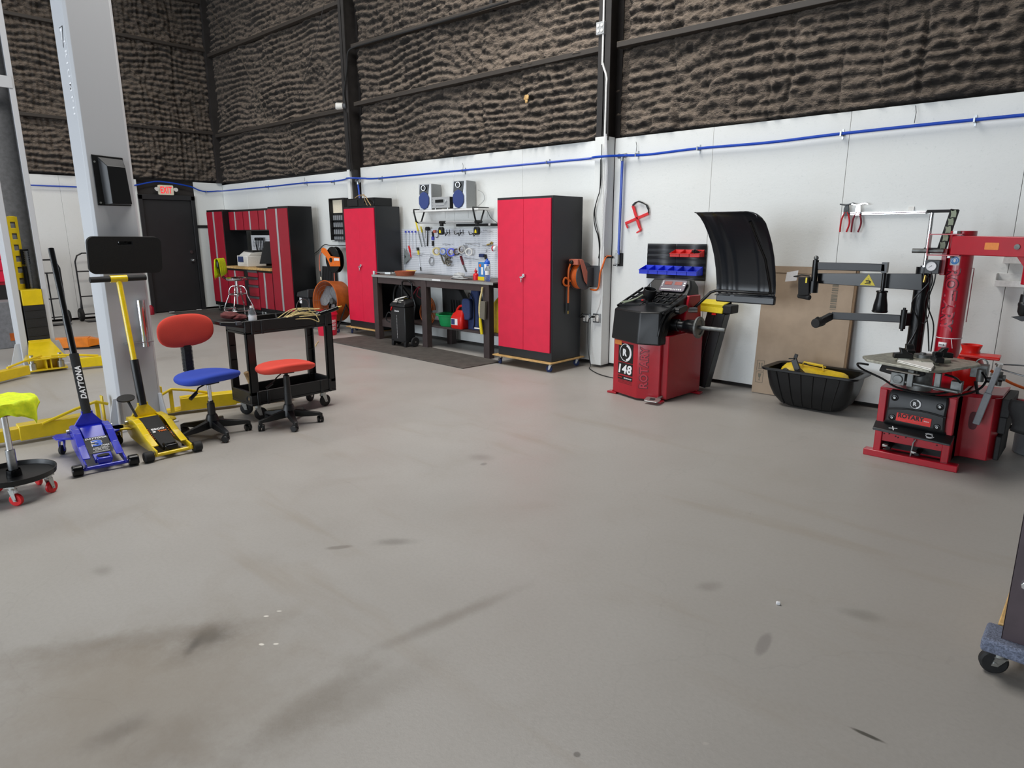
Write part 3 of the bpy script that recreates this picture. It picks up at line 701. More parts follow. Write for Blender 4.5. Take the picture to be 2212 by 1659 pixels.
# ------------------------------------------------------------------ drain ramps behind the balancer
rp = thing('plastic_ramp', 'black ribbed plastic ramp with a yellow top leaning upright behind the wheel balancer', 'plastic ramp', (-2.72, 5.9, 0))
y0 = 5.86; a = wy(1489, 662, y0); b = wy(1557, 675, y0); 
m = MB(); m.hexa([(-2.86, y0+.02, .80), (-2.60, y0+.02, .80), (-2.60, y0+.02, .835), (-2.86, y0+.02, .84), (-2.86, y0+.2, .80), (-2.60, y0+.2, .80), (-2.60, y0+.2, .86), (-2.86, y0+.2, .86)])
m.hexa([(-2.86, y0, .76), (-2.60, y0, .75), (-2.60, y0+.03, .83), (-2.86, y0+.03, .84), (-2.86, y0+.19, .76), (-2.60, y0+.19, .76), (-2.60, y0+.2, .86), (-2.86, y0+.2, .86)])
m.build('yellow_lid', 'yellow', rp, bevel=.006)
m = MB(); m.box(-2.62, -2.52, y0+.02, y0+.18, .75, .83); m.build('end_cap', 'black_rubber', rp, bevel=.01)
for (xt, xb_, wd) in ((-2.60, -2.76, .10), (-2.69, -2.86, .08)):
    m = MB(); m.beam((xt-.03, y0+.08, .75), (xb_, y0+.03, .03), .12, wd, up=(1, 0, 0)); m.build('channel', 'black_plastic', rp, bevel=.006)
m = MB()
for k in range(16):
    t_ = k/15; m.cb((-2.79-.13*t_, y0+.06, .42-.36*t_), (.05, .09, .012))
m.build('ribs', 'black_plastic', rp)
m = MB(); m.box(-2.70, -2.66, y0-.005, y0+.01, .735, .75); m.build('red_latch', 'vivid_red', rp)
m = MB(); m.box(-2.91, -2.80, y0+.05, y0+.1, .30, .48); m.box(-2.90, -2.82, y0+.04, y0+.05, .08, .2); m.build('bracket', 'black_matte', rp, bevel=.004)
rp.location += Vector((-.14, 0, 0))
# ------------------------------------------------------------------ cardboard leaning on the wall
cbd = thing('cardboard_sheet', 'large brown flattened cardboard carton leaning on the wall behind the black tub', 'cardboard', (-2.0, 6.12, 0))
MK = FR((-2.49, 6.085, .005), (1, 0, 0), (0, .085, 1.17)); Wd = .785
m = MB(); m.prism([(0, 0), (Wd, 0), (Wd, 1.19), (0, 1.19)], MK, .012); m.prism([(0, 1.13), (Wd, 1.13), (Wd, 1.185), (0, 1.185)], MK @ Matrix.Translation((0, 0, .012)), .005); m.build('panel', 'card', cbd)
m = MB(); m.prism([(Wd, 0), (Wd+.02, 0), (Wd+.02, 1.17), (Wd, 1.17)], MK @ Matrix.Translation((0, 0, -.02)), .03); m.build('edge_flap', 'card_edge', cbd)
m = MB(); random.seed(3); y = 0
while y < .27:
    h_ = random.choice((.004, .008, .012)); m.prism([(.61, .83+y), (.66, .83+y), (.66, .83+y+h_), (.61, .83+y+h_)], MK @ Matrix.Translation((0, 0, .013)), .0006); y += h_+random.choice((.004, .006, .01))
m.build('barcode', 'print_grey', cbd)
m = MB(); K = MK @ Matrix.Translation((.06, .26, .013))
for cy in (0, -.11):
    for q in ((-.035, -.05, .035, -.047), (-.035, .047, .035, .05), (-.035, -.05, -.032, .05), (.032, -.05, .035, .05)): m.prism([(q[0], q[1]+cy), (q[2], q[1]+cy), (q[2], q[3]+cy), (q[0], q[3]+cy)], K, .0006)
for sx in (-.012, .012): m.prism([(sx-.003, -.02), (sx+.003, -.02), (sx+.003, .015), (sx+.008, .015), (sx, .03), (sx-.008, .015), (sx-.003, .015)], K, .0006)
m.prism([(-.02, -.03), (.02, -.03), (.02, -.025), (-.02, -.025)], K, .0006)
m.prism([(-.015, -.075), (.015, -.075), (.01, -.105), (.003, -.115), (.003, -.135), (.012, -.14), (-.012, -.14), (-.003, -.135), (-.003, -.115), (-.01, -.105)], K, .0006)
m.build('shipping_symbols', 'print_grey', cbd)
pn = MB(); a = wy(1700, 588, 6.10); pn.prism([(0, 0), (.10, .02), (.09, -.07), (-.01, -.085)], FR(a, (1, 0, 0), (0, 0, 1)), .001)
tag(pn.build('paper_slip', 'paper', None, smooth=0), 'white paper slip hanging before the cardboard beside the black tool arm', 'paper')
# ------------------------------------------------------------------ black tub
tub = thing('plastic_tub', 'black plastic half-round tub standing on the floor before the cardboard', 'tub', (-1.9, 5.85, 0))
ang = -.03; TM = RZ((-1.86, 5.86, 0), ang)
def trect(w_, d_, z, r=.03):
    return [TM @ Vector((p[0], p[1], z)) for p in rrect(w_, d_, r, 4)]
prof_t = [(.40, .20, .012, .08), (.52, .24, .03, .09), (.62, .30, .09, .09), (.68, .34, .17, .08), (.71, .36, .25, .07), (.72, .38, .32, .06)]
m = MB(); m.loft([trect(a, b, z, r) for a, b, z, r in prof_t]+[trect(.78, .42, .32, .07), trect(.80, .43, .325, .07), trect(.80, .43, .34, .07), trect(.77, .41, .345, .07), trect(.70, .36, .335, .06)]+[trect(a-.02, b-.02, z+.012, r*.8) for a, b, z, r in prof_t[::-1]])
m.build('tub_body', 'black_satin', tub)
m = MB()
for k in range(6):
    for sd in (-1, 1):
        x = -.26+.105*k; pts = []
        for a, b, z, r in prof_t[1:]:
            pts.append(TM @ Vector((x*(.72+.28*z/.32), sd*(b/2+.001), z)))
        m.tube(pts, .007, 6)
m.build('stiffening_ribs', 'black_satin', tub)
tk = thing('air_tank', 'yellow portable air tank lying in the black tub', 'air tank', (-1.9, 5.9, .2))
m = MB(); A0 = Vector((-2.08, 5.86, .275)); A1 = Vector((-1.66, 5.92, .225)); d = (A1-A0); 
m.lathe([(0, -.075), (.05, -.065), (.09, -.035), (.105, 0), (.105, d.length*.5), (.105, d.length), (.09, d.length+.035), (.05, d.length+.06), (0, d.length+.07)], FR(A0, d.cross(Vector((0, 0, 1))), d.cross(d.cross(Vector((0, 0, 1))))) if False else Matrix.Translation(A0) @ d.to_track_quat('Z', 'Y').to_matrix().to_4x4(), 32)
m.build('shell', 'yellow_tank', tk)
m = MB(); m.tube([(-1.96, 5.83, .37), (-1.95, 5.83, .40), (-1.80, 5.85, .385), (-1.79, 5.85, .345)], .008, 8); m.tube([(-1.93, 5.86, .385), (-1.78, 5.87, .37)], .006, 6); m.build('carry_handle', 'yellow_tank', tk)
m = MB(); m.cyl((-2.08, 5.75, .31), (-2.075, 5.79, .31), .03, n=6); m.cyl((-2.08, 5.73, .31), (-2.08, 5.76, .31), .018); m.build('bung', 'dull_steel', tk)
sg = thing('spray_gun_bracket', 'black angled bracket standing up out of the tub against the yellow tank', 'bracket', (-2.0, 5.78, .35))
m = MB(); m.beam((-1.97, 5.77, .32), (-2.02, 5.78, .42), .05, .02, up=(0, 1, 0)); m.beam((-1.94, 5.77, .30), (-1.98, 5.77, .33), .06, .05); m.beam((-2.01, 5.78, .43), (-2.0, 5.78, .47), .03, .01, up=(0, 1, 0)); m.beam((-2.06, 5.77, .425), (-2.01, 5.77, .43), .01, .02, up=(0, 1, 0)); m.build('bracket', 'black_satin', sg, bevel=.003)
# ------------------------------------------------------------------ tyre changer
tc = thing('tyre_changer', 'red tyre changer with a round post, black helper arms and a clamping table', 'tyre changer', (-.85, 5.15, 0))
BX0, BX1, BY = -1.115, -.675, 4.86
m = MB(); m.box(BX0, BX1, BY+.04, 5.55, .19, .47); m.box(BX0, BX0+.045, BY, 5.55, .03, .47); m.box(BX1-.045, BX1, BY, 5.55, .03, .47); m.box(BX0, BX1, BY+.10, 5.55, .03, .2)
m.hexa([(BX0, BY, .465), (BX1, BY, .465), (BX1, 5.55, .465), (BX0, 5.55, .465), (BX0+.0, BY, .48), (BX1, BY, .48), (BX1, 5.55, .50), (BX0, 5.55, .50)])
bd = m.build('body', 'machine_red', tc, bevel=.005)
m = MB(); m.box(BX0-.05, BX1+.06, BY-.035, BY+.03, .0, .045); m.build('foot_rail', 'machine_red', tc, bevel=.005); m = MB(); m.box(BX0-.03, BX1+.04, 5.5, 5.56, 0, .045); m.build('foot_rail', 'machine_red', tc, bevel=.005)
m = MB(); m.box(BX0+.03, BX1-.03, BY+.012, BY+.018, .11, .20); 
for x in (BX0+.03, BX1-.045): m.box(x, x+.015, BY+.005, BY+.018, .03, .2)
m.build('kick_panel', 'machine_red', tc, bevel=.001)
m = MB(); m.box(BX0+.045, BX1-.045, BY+.095, BY+.099, .045, .11); m.build('pedal_bay', 'black_matte', tc)
m = MB()
for x, z in ((-1.03, .165), (-.99, .155), (-.975, .15), (-.93, .16), (-.88, .155), (-.75, .145), (-1.06, .16)): m.cyl((x, BY+.004, z), (x, BY+.013, z), .004, n=8)
m.build('panel_holes', 'ink', tc)
for x, z in ((-1.02, .08), (-.85, .07)):
    m = MB(); m.cb((x, BY+.03, z), (.03, .10, .02), (.1, 0, 0)); pd = m.build('pedal', 'black_satin', tc, bevel=.003)
    m = MB(); m.cb((x-.02, BY-.005, z+.005), (.035, .03, .018), (.1, 0, 0)); m.build('pedal_tread', 'zinc', pd, bevel=.004)
m = MB(); m.tube([(-.87, BY+.01, .155), (-.87, BY-.01, .155), (-.878, BY-.012, .14), (-.885, BY-.012, .045)], .0055, 8); m.build('hook_rod', 'steel', tc)
# front plastic cover with curved shoulders
m = MB(); 
m.loft([[(-1.08, BY-.006, .235), (-.70, BY-.006, .225), (-.70, BY+.03, .225), (-1.08, BY+.03, .235)], [(-1.06, BY-.03, .26), (-.715, BY-.03, .25), (-.715, BY+.03, .25), (-1.06, BY+.03, .26)], [(-1.055, BY-.032, .35), (-.72, BY-.032, .345), (-.72, BY+.03, .345), (-1.055, BY+.03, .35)], [(-1.055, BY-.028, .44), (-.715, BY-.028, .435), (-.715, BY+.03, .435), (-1.055, BY+.03, .44)], [(-1.045, BY-.005, .478), (-.72, BY-.005, .474), (-.72, BY+.03, .474), (-1.045, BY+.03, .478)]])
m.build('front_cover', 'black_plastic', tc, bevel=.012, seg=3)
m = MB(); m.hexa([(-1.115, BY-.075, .195), (-.665, BY-.075, .175), (-.66, BY-.0, .215), (-1.12, BY-.0, .235), (-1.115, BY-.07, .212), (-.665, BY-.07, .19), (-.66, BY+.01, .232), (-1.12, BY+.01, .25)])
m.build('tool_shelf', 'black_plastic', tc, bevel=.008, seg=3)
m = MB(); Ms = FR((-1.0, BY-.045, .222), (.449, 0, -.02), (0, .073, .022))
m.prism([(-.025, -.003), (.025, -.003), (.025, .003), (-.025, .003)], Ms @ Matrix.Rotation(R(20), 4, 'Z'), .002); m.prism([(-.025, -.003), (.025, -.003), (.025, .003), (-.025, .003)], Ms @ Matrix.Rotation(R(110), 4, 'Z'), .002)
Ms2 = FR((-.79, BY-.045, .213), (.449, 0, -.02), (0, .073, .022)); ringpoly(m, Ms2, .020, .017, d=.002); ringpoly(m, Ms2, .03, .026, a0=60, a1=150, d=.002); ringpoly(m, Ms2, .03, .026, a0=-110, a1=-10, d=.002)
m.build('shelf_symbols', 'paper', tc)
MFc = FR((-.885, BY-.033, .0), (1, 0, -.01), (0, 0, 1))
m = MB()
for x, z in ((-.135, .425), (.125, .41), (-.135, .29), (.125, .275)): m.lathe([(.022, 0), (.020, .003), (.012, .003), (.010, .0045), (0, .0045)], MFc @ Matrix.Translation((x, z, -.001)), 20)
m.build('screw_recess', 'black_gloss', tc)
m = MB()
for x, z in ((-.135, .425), (.125, .41), (-.135, .29), (.125, .275)): ringpoly(m, MFc @ Matrix.Translation((x, z, .003)), .007, .003, 14, d=.002)
m.build('cover_screws', 'zinc', tc)
m = MB()
m.tube([MFc @ Vector((-.165+.033*k, .365-.006*((k-5)/5)**2*3, .001)) for k in range(11)], .006, 8); m.build('cover_ridge', 'black_plastic', tc)
emblem(tc, MFc @ Matrix.Translation((-.01, .405, .002)), .062)
m = MB(); m.prism(rrect(.20, .055, .003, 2), MFc @ Matrix.Translation((-.01, .30, .002)) @ Matrix.Rotation(R(-2), 4, 'Z'), .001); m.build('brand_plate', 'bin_red', tc)
m = MB(); m.text('ROTARY', .15, .03, MFc @ Matrix.Translation((-.025, .312, .0035)) @ Matrix.Rotation(R(-2), 4, 'Z'), bold=.05); m.build('plate_lettering', 'black_satin', tc)
m = MB(); m.text('WHEEL SERVICE EQUIPMENT', .165, .012, MFc @ Matrix.Translation((-.015, .285, .0035)) @ Matrix.Rotation(R(-2), 4, 'Z'), bold=.03, shear=.2); m.text('Rotary', .03, .010, MFc @ Matrix.Translation((.065, .30, .0035)), bold=.02); m.build('plate_small_lettering', 'paper', tc)
# right side box
m = MB(); m.prism([(-.68, 5.06), (-.655, 5.10), (-.505, 5.10), (-.475, 5.16), (-.475, 5.5), (-.68, 5.5)], Matrix.Translation((0, 0, .035)), .42)
m.hexa([(-.72, 4.98, .46), (-.55, 5.06, .455), (-.475, 5.16, .455), (-.475, 5.5, .455), (-.72, 4.98, .485), (-.55, 5.06, .48), (-.475, 5.16, .47), (-.475, 5.5, .47)]); m.build('side_box', 'machine_red', tc, bevel=.004)
m = MB(); m.prism(oval(.05, .12, 20, 3), FR((-.605, 5.099, .29), (1, 0, 0), (0, 0, 1)), .002); m.build('lever_slot', 'maroon', tc)
for z0, z1, dx in ((.33, .45, .0), (.22, .33, -.008), (.04, .20, -.02)):
    m = MB(); m.box(-.475, -.425+dx, 5.14, 5.50, z0, z1); m.build('rubber_pad', 'black_rubber', tc, bevel=.006)
# bead breaker shovel + arm
m = MB(); m.tube(spline([(-.44, 5.45, .37), (-.2, 5.42, .38), (.05, 5.35, .38)], 5), .035, 10); m.build('bead_breaker_arm', 'machine_red', tc)
m = MB(); rows = []
for k in range(9):
    t_ = -1+2*k/8; rows.append([(-.31+.03*abs(t_)**2+q*.012-.02*q*q, 5.25+.12*t_*.5+q*.02, .20+.20*(q/6)) for q in range(7)])
Q0, Q1, Q2, Q3 = wy(2183, 930, 5.12), wy(2250, 945, 5.12), wy(2250, 870, 5.12), wy(2186, 862, 5.12); m.grid([[Q0.lerp(Q1, i/8).lerp(Q3.lerp(Q2, i/8), j/8)+Vector((.012*math.sin(PI*j/8*2), -.03*math.sin(PI*i/8), 0)) for j in range(9)] for i in range(9)]); m.build('bead_breaker_blade', 'black_rubber', tc, solid=.02, bevel=0)
m = MB(); m.box(-.44, -.15, 5.38, 5.42, .30, .36); m.build('breaker_bracket', 'black_matte', tc, bevel=.003); m = MB(); m.cyl((-.44, 5.40, .335), (-.1, 5.40, .335), .012); m.build('breaker_rod', 'steel', tc)
# clamping table
tcz = .675; C0 = Vector((-.895, 4.93, tcz))
pt = [fl(1863, 771, tcz), fl(1872, 779, tcz), fl(2006, 803, tcz), fl(2040, 803, tcz), fl(2118, 790, tcz), fl(2112, 784, tcz), fl(2010, 766, tcz), fl(1930, 763, tcz)]; C0 = sum(pt, Vector((0, 0, 0)))/8; C0.z = tcz
m = MB(); A_ = [m.v((p.x, p.y, tcz-.008)) for p in pt]; B_ = [m.v((p.x, p.y, tcz+.008)) for p in pt]; n = len(pt)
m.f(A_[::-1]); m.f(B_)
for i in range(n): m.f([A_[i], A_[(i+1) % n], B_[(i+1) % n], B_[i]])
m.build('turntable', 'dirty_alu', tc, bevel=.003)
for k, a in enumerate((25, 115, 205, 295)):
    ca, sa = math.cos(R(a)), math.sin(R(a)); u = Vector((ca, sa, 0)); v_ = Vector((-sa, ca, 0)); o = C0+Vector((0, 0, .008)); 
    m = MB(); M2 = FR(o, u, v_); m.prism([(.02, -.04), (.09, -.075), (.15, -.045), (.15, .045), (.09, .075), (.02, .04)], M2, .022); m.build('jaw_slide', 'dirty_alu', tc, bevel=.004)
    m = MB(); m.prism([(-.06, 0), (.05, 0), (.05, .03), (.02, .035), (.0, .06), (-.03, .065), (-.02, .035), (-.06, .03)], FR(o+u*.12+v_*.025+Vector((0, 0, .02)), -u, (0, 0, 1)), .05); m.build('jaw', 'black_satin', tc, bevel=.004)
m = MB(); m.cyl(C0+Vector((0, 0, .005)), C0+Vector((0, 0, .05)), .05); m.cyl(C0+Vector((0, 0, .05)), C0+Vector((0, 0, .06)), .02, n=6); m.build('table_hub', 'dull_steel', tc)
m = MB(); m.cyl((C0.x, C0.y+.02, .49), (C0.x, C0.y+.02, tcz-.008), .07); m.build('table_shaft', 'dull_steel', tc)
m = MB(); m.prism([(-.16, 0), (-.13, .09), (.1, .09), (.13, .02), (.05, -.03)], FR((-.98, 4.90, .58), (1, -.2, 0), (0, 0, 1)), .05); m.build('drive_housing', 'black_matte', tc, bevel=.01)
m = MB(); m.cb((-1.0, 4.80, .565), (.085, .05, .08), (0, 0, -.15)); m.cyl((-1.0, 4.775, .565), (-1.0, 4.76, .565), .028); m.cyl((-.99, 4.79, .55), (-.66, 4.75, .535), .011); 
for x in (-.93, -.78): m.cb((x, 4.775, .58), (.035, .03, .11))
m.cb((-.68, 4.80, .56), (.06, .06, .07)); m.build('clamp_cylinder', 'dull_steel', tc, bevel=.003)
m = MB(); m.cyl((-1.06, 4.72, .632), (-.86, 4.66, .628), .006, n=8); m.build('clamp_rod', 'chrome', tc)
m = MB(); m.tube(spline([(-1.17, 4.72, .645), (-1.24, 4.74, .64), (-1.22, 4.78, .60), (-1.1, 4.80, .55), (-1.0, 4.77, .51), (-.85, 4.74, .50), (-.74, 4.76, .515), (-.66, 4.80, .56), (-.68, 4.74, .62), (-.74, 4.72, .64)], 6), .007, 8)
m.tube(spline([(-.86, 4.74, .495), (-.72, 4.78, .49), (-.60, 4.92, .52), (-.56, 5.0, .58), (-.60, 5.05, .63)], 6), .007, 8); m.build('air_hose', 'black_gloss', tc)
wtr = thing('white_plastic_tray', 'white plastic corner plate lying on the clamping table of the tyre changer', 'plate', (-.85, 4.74, tcz))
m = MB(); q = [fl(1938, 779, tcz+.02), fl(2013, 781, tcz+.02), fl(2018, 791, tcz+.02), fl(2012, 798, tcz+.02)]
for dz in (0, .009):
    A_ = [m.v((p.x, p.y, tcz+.009+dz)) for p in q]; B_ = [m.v((p.x, p.y, tcz+.016+dz)) for p in q]; m.f(A_[::-1]); m.f(B_)
    for i in range(4): m.f([A_[i], A_[(i+1) % 4], B_[(i+1) % 4], B_[i]])
m.build('plate', 'white_plastic', wtr, bevel=.002)
fn = thing('soap_funnel', 'bright red plastic funnel cup behind the clamping table at the foot of the red post', 'funnel', (-.68, 5.2, .5))
m = MB(); m.lathe([(.055, 0), (.085, .06), (.095, .12), (.06, .20), (.05, .235), (.062, .27), (.058, .27), (.045, .235), (.0, .22)], Matrix.Translation((-.70, 5.28, .49))); m.build('funnel', 'gas_red', fn)
m = MB(); m.prism([(-.1, -.06), (.12, -.1), (.14, .05), (-.05, .08)], RZ((-.66, 5.22, .69), .2), .02); m.build('lid', 'gas_red', fn, bevel=.006)
# red post
PX, PY_, PR = -.875, 5.52, .078
m = MB(); m.cyl((PX, PY_, .49), (PX, PY_, 1.50), PR, n=48); m.build('post', 'machine_red', tc, bevel=.003)
m = MB()
def wr(q):   # wrap lettering round the post, facing the room's left-front
    a = R(-118)+q.x/PR; return Vector((math.cos(a)*(PR+q.z), math.sin(a)*(PR+q.z), q.y))
Mp = Matrix.Translation((PX, PY_, 0))
wl_ = lambda off: (lambda q: Vector((math.cos(R(-103)+q.y/PR)*(PR+off+q.z), math.sin(R(-103)+q.y/PR)*(PR+off+q.z), 1.03-q.x)))
m.text('ROTARY', .44, .09, Mp, bold=.075, wrap=wl_(.0012)); m.build('lettering_outline', 'print_dark_red', tc); m = MB(); m.text('ROTARY', .43, .076, Mp, bold=.02, wrap=wl_(.0024)); m.build('post_lettering', 'letter_red', tc)
m = MB(); rows = []
def patch(a0, a1, z0, z1, r): return [[(PX+math.cos(R(a0+(a1-a0)*i/6))*r, PY_+math.sin(R(a0+(a1-a0)*i/6))*r, z) for i in range(7)] for z in (z0, z1)]
m.grid(patch(-125, -80, 1.27, 1.335, PR+.001)); m.build('post_label', 'paper', tc, solid=.0006)
m = MB(); a_ = R(-102); Mn = FR((PX+math.cos(a_)*(PR+.002), PY_+math.sin(a_)*(PR+.002), 1.302), (-math.sin(a_), math.cos(a_), 0), (0, 0, 1)); ringpoly(m, Mn, .026, .0, d=.001); m.build('label_symbol', 'label_blue', tc)
m = MB(); ringpoly(m, Mn @ Matrix.Translation((0, 0, .0012)), .019, .016, a0=-30, a1=210); m.prism(oval(.016, .024, 14), Mn @ Matrix.Translation((0, 0, .0012)), .001); m.build('label_symbol_mark', 'paper', tc)
m = MB(); m.grid(patch(-125, -85, .70, .735, PR+.001)); m.build('post_label', 'paper', tc, solid=.0006)
m = MB(); Mn = FR((PX+math.cos(R(-105))*(PR+.003), PY_+math.sin(R(-105))*(PR+.003), .717), (.97, -.26, 0), (0, 0, 1)); m.prism([(-.02, -.002), (.008, -.002), (.008, -.006), (.02, 0), (.008, .006), (.008, .002), (-.02, .002)], Mn, .001); m.build('arrow_mark', 'ink', tc)
m = MB(); m.tube(arc((PX, PY_, .765), PR+.002, 0, 360, 24, (1, 0, 0), (0, 1, 0)), .003, 6); m.tube([(PX+.03, PY_-.08, .765), (PX+.045, PY_-.085, .70)], .0025, 6); m.build('zip_tie', 'paper', tc)
m = MB(); m.box(PX-.02-PR, PX-PR+.01, PY_-.07, PY_-.0, 1.20, 1.38); m.build('post_bracket', 'machine_red', tc, bevel=.003)
m = MB(); m.tube([(PX+PR+.012, PY_, 1.25), (PX+PR+.012, PY_, .88)], .003, 6); m.tube([(PX+PR, PY_, 1.25), (PX+PR+.012, PY_, 1.25)], .002, 6); m.build('side_rod', 'grip_dark', tc)
# red swing arm
A0 = Vector((PX-.03, PY_-.10, 1.405)); A1 = Vector((-.30, 5.18, 1.40))
m = MB(); m.beam(A0, A1, .07, .125); arm_ = m.build('swing_arm', 'machine_red', tc, bevel=.005)
m = MB(); m.tube([(-.99, 5.42, 1.475), (-1.05, 5.43, 1.475), (-1.05, 5.43, 1.35), (-.97, 5.42, 1.345)], .001, 4)
for zz in (1.478, 1.338): m.box(-1.05, -.86, 5.38, 5.46, zz-.004, zz+.004)
m.box(-1.056, -1.048, 5.38, 5.46, 1.334, 1.482); m.build('yoke', 'machine_red', tc, bevel=.002)
m = MB(); m.cyl((-.90, 5.42, 1.482), (-.90, 5.42, 1.50), .024, n=6); m.cyl((-.92, 5.42, 1.334), (-.92, 5.42, 1.32), .018, n=6); m.build('yoke_bolt', 'zinc', tc)
m = MB(); m.cyl((-1.15, 5.42, 1.365), (-.96, 5.42, 1.365), .016); m.build('yoke_pin', 'dull_steel', tc)
dA = (A1-A0).normalized(); nA = Vector((dA.y, -dA.x, 0))
nA = nA if nA.y < 0 else -nA
MA = FR(A0+nA*.0355, dA, (0, 0, 1))
m = MB(); m.prism(rrect(.085, .045, .004, 2), MA @ Matrix.Translation((.26, .0, 0)), .001); m.build('arm_label', 'label_orange', tc)
m = MB(); m.cyl(MA @ Vector((.41, 0, -.001)), MA @ Vector((.41, 0, .006)), .017); m.build('arm_bolt', 'dull_steel', tc)
m = MB(); hx = A0+dA*.455; m.prism([(-.05, 0), (.06, 0), (.06, -.1), (.03, -.1)], FR(hx+Vector((0, 0, -.06))+nA*.02, dA, (0, 0, 1)), -.04); m.cyl(hx+Vector((.03, -.01, -.23)), hx+Vector((.03, -.01, -.04)), .04); m.build('arm_sleeve', 'machine_red', tc, bevel=.003)
H_ = hx+Vector((.03, -.01, 0)); m = MB(); m.cyl(H_+Vector((0, 0, -.30)), H_+Vector((0, 0, -.22)), .018, n=6); m.build('hex_shaft', 'dull_steel', tc)
m = MB(); m.lathe([(.03, 0), (.032, -.05), (.036, -.055), (.036, -.07), (.034, -.075), (.034, -.11), (.022, -.135)], Matrix.Translation(H_+Vector((0, 0, -.29)))); m.prism([(-.06, -.01), (.05, .01), (.08, -.015), (0, -.035)], FR(H_+Vector((0, .01, -.425)), (1, 0, 0), (0, 0, 1)), .02); m.build('mount_head', 'black_satin', tc, bevel=.002)
# gauge box
m = MB(); m.box(-1.055, -.965, 5.38, 5.44, 1.21, 1.305); m.build('gauge_box', 'charcoal_metal', tc, bevel=.004)
Mg = FR((-1.015, 5.378, 1.262), (1, 0, 0), (0, 0, 1)); m = MB(); ringpoly(m, Mg, .032, 0, d=.002); m.build('gauge_face', 'paper', tc)
m = MB(); ringpoly(m, Mg, .036, .031, d=.005); m.prism([(-.02, -.014), (.006, .004), (.004, .007)], Mg @ Matrix.Translation((0, 0, .0025)), .001); m.cyl(Mg @ Vector((0, -.045, 0)), Mg @ Vector((0, -.045, .008)), .007); m.build('gauge_rim', 'black_satin', tc)
m = MB()
for dx, k in ((-.02, 0), (0, 1), (.012, 2)):
    m.tube(spline([(-1.01+dx*2, 5.40, 1.21), (-1.0+dx, 5.40, 1.15), (-1.03+dx*1.5-(.05 if k == 0 else 0), 5.42, 1.0), (-1.0+dx*(3 if k else -1)-(.08 if k == 0 else 0), 5.45, .85), (-.97+dx-(.13 if k == 0 else 0), 5.45, .66)], 6), .005, 6)
m.tube(spline([(-1.03, 5.40, 1.21), (-1.01, 5.40, 1.1), (-1.0, 5.44, .95), (-1.02, 5.47, .86), (-1.06, 5.48, .86)], 5), .003, 6)
m.build('air_tubes', 'black_gloss', tc); m = MB(); m.cyl((-1.05, 5.40, 1.15), (-1.045, 5.40, 1.20), .009); m.build('tube_fitting', 'brass', tc)
# black helper column
HX, HY = -1.08, 5.52
m = MB(); m.cyl((HX, HY, .55), (HX, HY, 1.25), .052, n=32); m.box(HX-.05, HX+.05, HY-.03, HY+.06, .49, .62); hc = m.build('helper_column', 'black_gloss', tc)
m = MB(); m.cyl((HX, HY, 1.25), (HX, HY, 1.26), .03); m.cyl((HX+.0, HY, 1.25), (HX, HY, 1.635), .014, n=20); m.build('helper_rod', 'chrome', tc)
m = MB(); m.box(HX-.03, HX+.155, HY-.02, HY+.02, 1.625, 1.645); m.beam((HX+.135, HY, 1.645), (HX+.085, HY, 1.36), .04, .05, up=(1, 0, 0)); m.box(HX-.02, HX+.09, HY-.012, HY+.012, 1.365, 1.385); m.build('helper_frame', 'black_matte', tc, bevel=.003)
m = MB()
for k in range(5):
    a = Vector((HX+.131-.0096*k, HY-.0215, 1.615-.053*k)); m.prism([(-.017, -.024), (-.004, -.021), (.014, -.026), (.019, .0), (.017, .024), (-.002, .019), (-.014, .025), (-.011, .002)], FR(a, (1, 0, .15), (-.15, 0, 1)), .001)
m.build('worn_tape', 'camo', tc)
m = MB(); ya = 5.44
a0 = wy(1990, 590, ya); a1 = wy(1765, 592, ya)
m.hexa([wy(1992, 628, ya), wy(1992, 628, ya+.06), wy(1766, 612, ya+.06), wy(1766, 612, ya), wy(1992, 591, ya), wy(1992, 591, ya+.06), wy(1766, 590, ya+.06), wy(1766, 590, ya)]); m.build('helper_arm', 'black_gloss', tc, bevel=.003)
Mt = FR(wy(1875, 607, ya-.001), (1, 0, -.02), (0, 0, 1)); m = MB(); m.prism([(-.052, -.032), (.052, -.032), (0, .05)], Mt, .001); m.build('warning_triangle', 'yellow', tc)
m = MB(); m.box(-.014, .014, -.012, -.006, .001, .003); m = MB(Mt @ Matrix.Translation((0, -.005, .001)));
for q in ((-.02, -.018, .02, -.012), (-.016, .004, .012, .010), (.008, -.008, .02, .006), (-.012, -.006, .008, -.001), (-.003, .018, .003, .022)): m.prism([(q[0], q[1]), (q[2], q[1]), (q[2], q[3]), (q[0], q[3])], I4, .001)
m.build('triangle_symbol', 'ink', tc)
yb = 5.36
m = MB(); m.hexa([wy(1912, 587, yb), wy(1912, 587, yb+.05), wy(1766, 583, yb+.05), wy(1766, 583, yb), wy(1912, 570, yb), wy(1912, 570, yb+.05), wy(1766, 566, yb+.05), wy(1766, 566, yb)]); 
m.build('press_arm', 'charcoal_metal', tc, bevel=.004)
p = wy(1760, 590, yb+.02); m = MB(); m.cyl(p+Vector((0, 0, -.10)), p+Vector((0, 0, .10)), .022); m.cyl(p+Vector((0, 0, -.15)), p+Vector((0, 0, -.06)), .035); m.build('arm_sleeve', 'black_gloss', tc)
m = MB(); m.sph(p+Vector((0, 0, .115)), .018); m.build('ball_knob', 'dull_steel', tc)
p = wy(1912, 577, yb+.025); m = MB(); m.box(p.x-.018, p.x+.018, yb, yb+.05, p.z-.04, p.z+.035); m.cyl((p.x, yb+.025, p.z-.24), (p.x, yb+.025, p.z-.03), .013); m.build('cone_rod', 'black_gloss', tc)
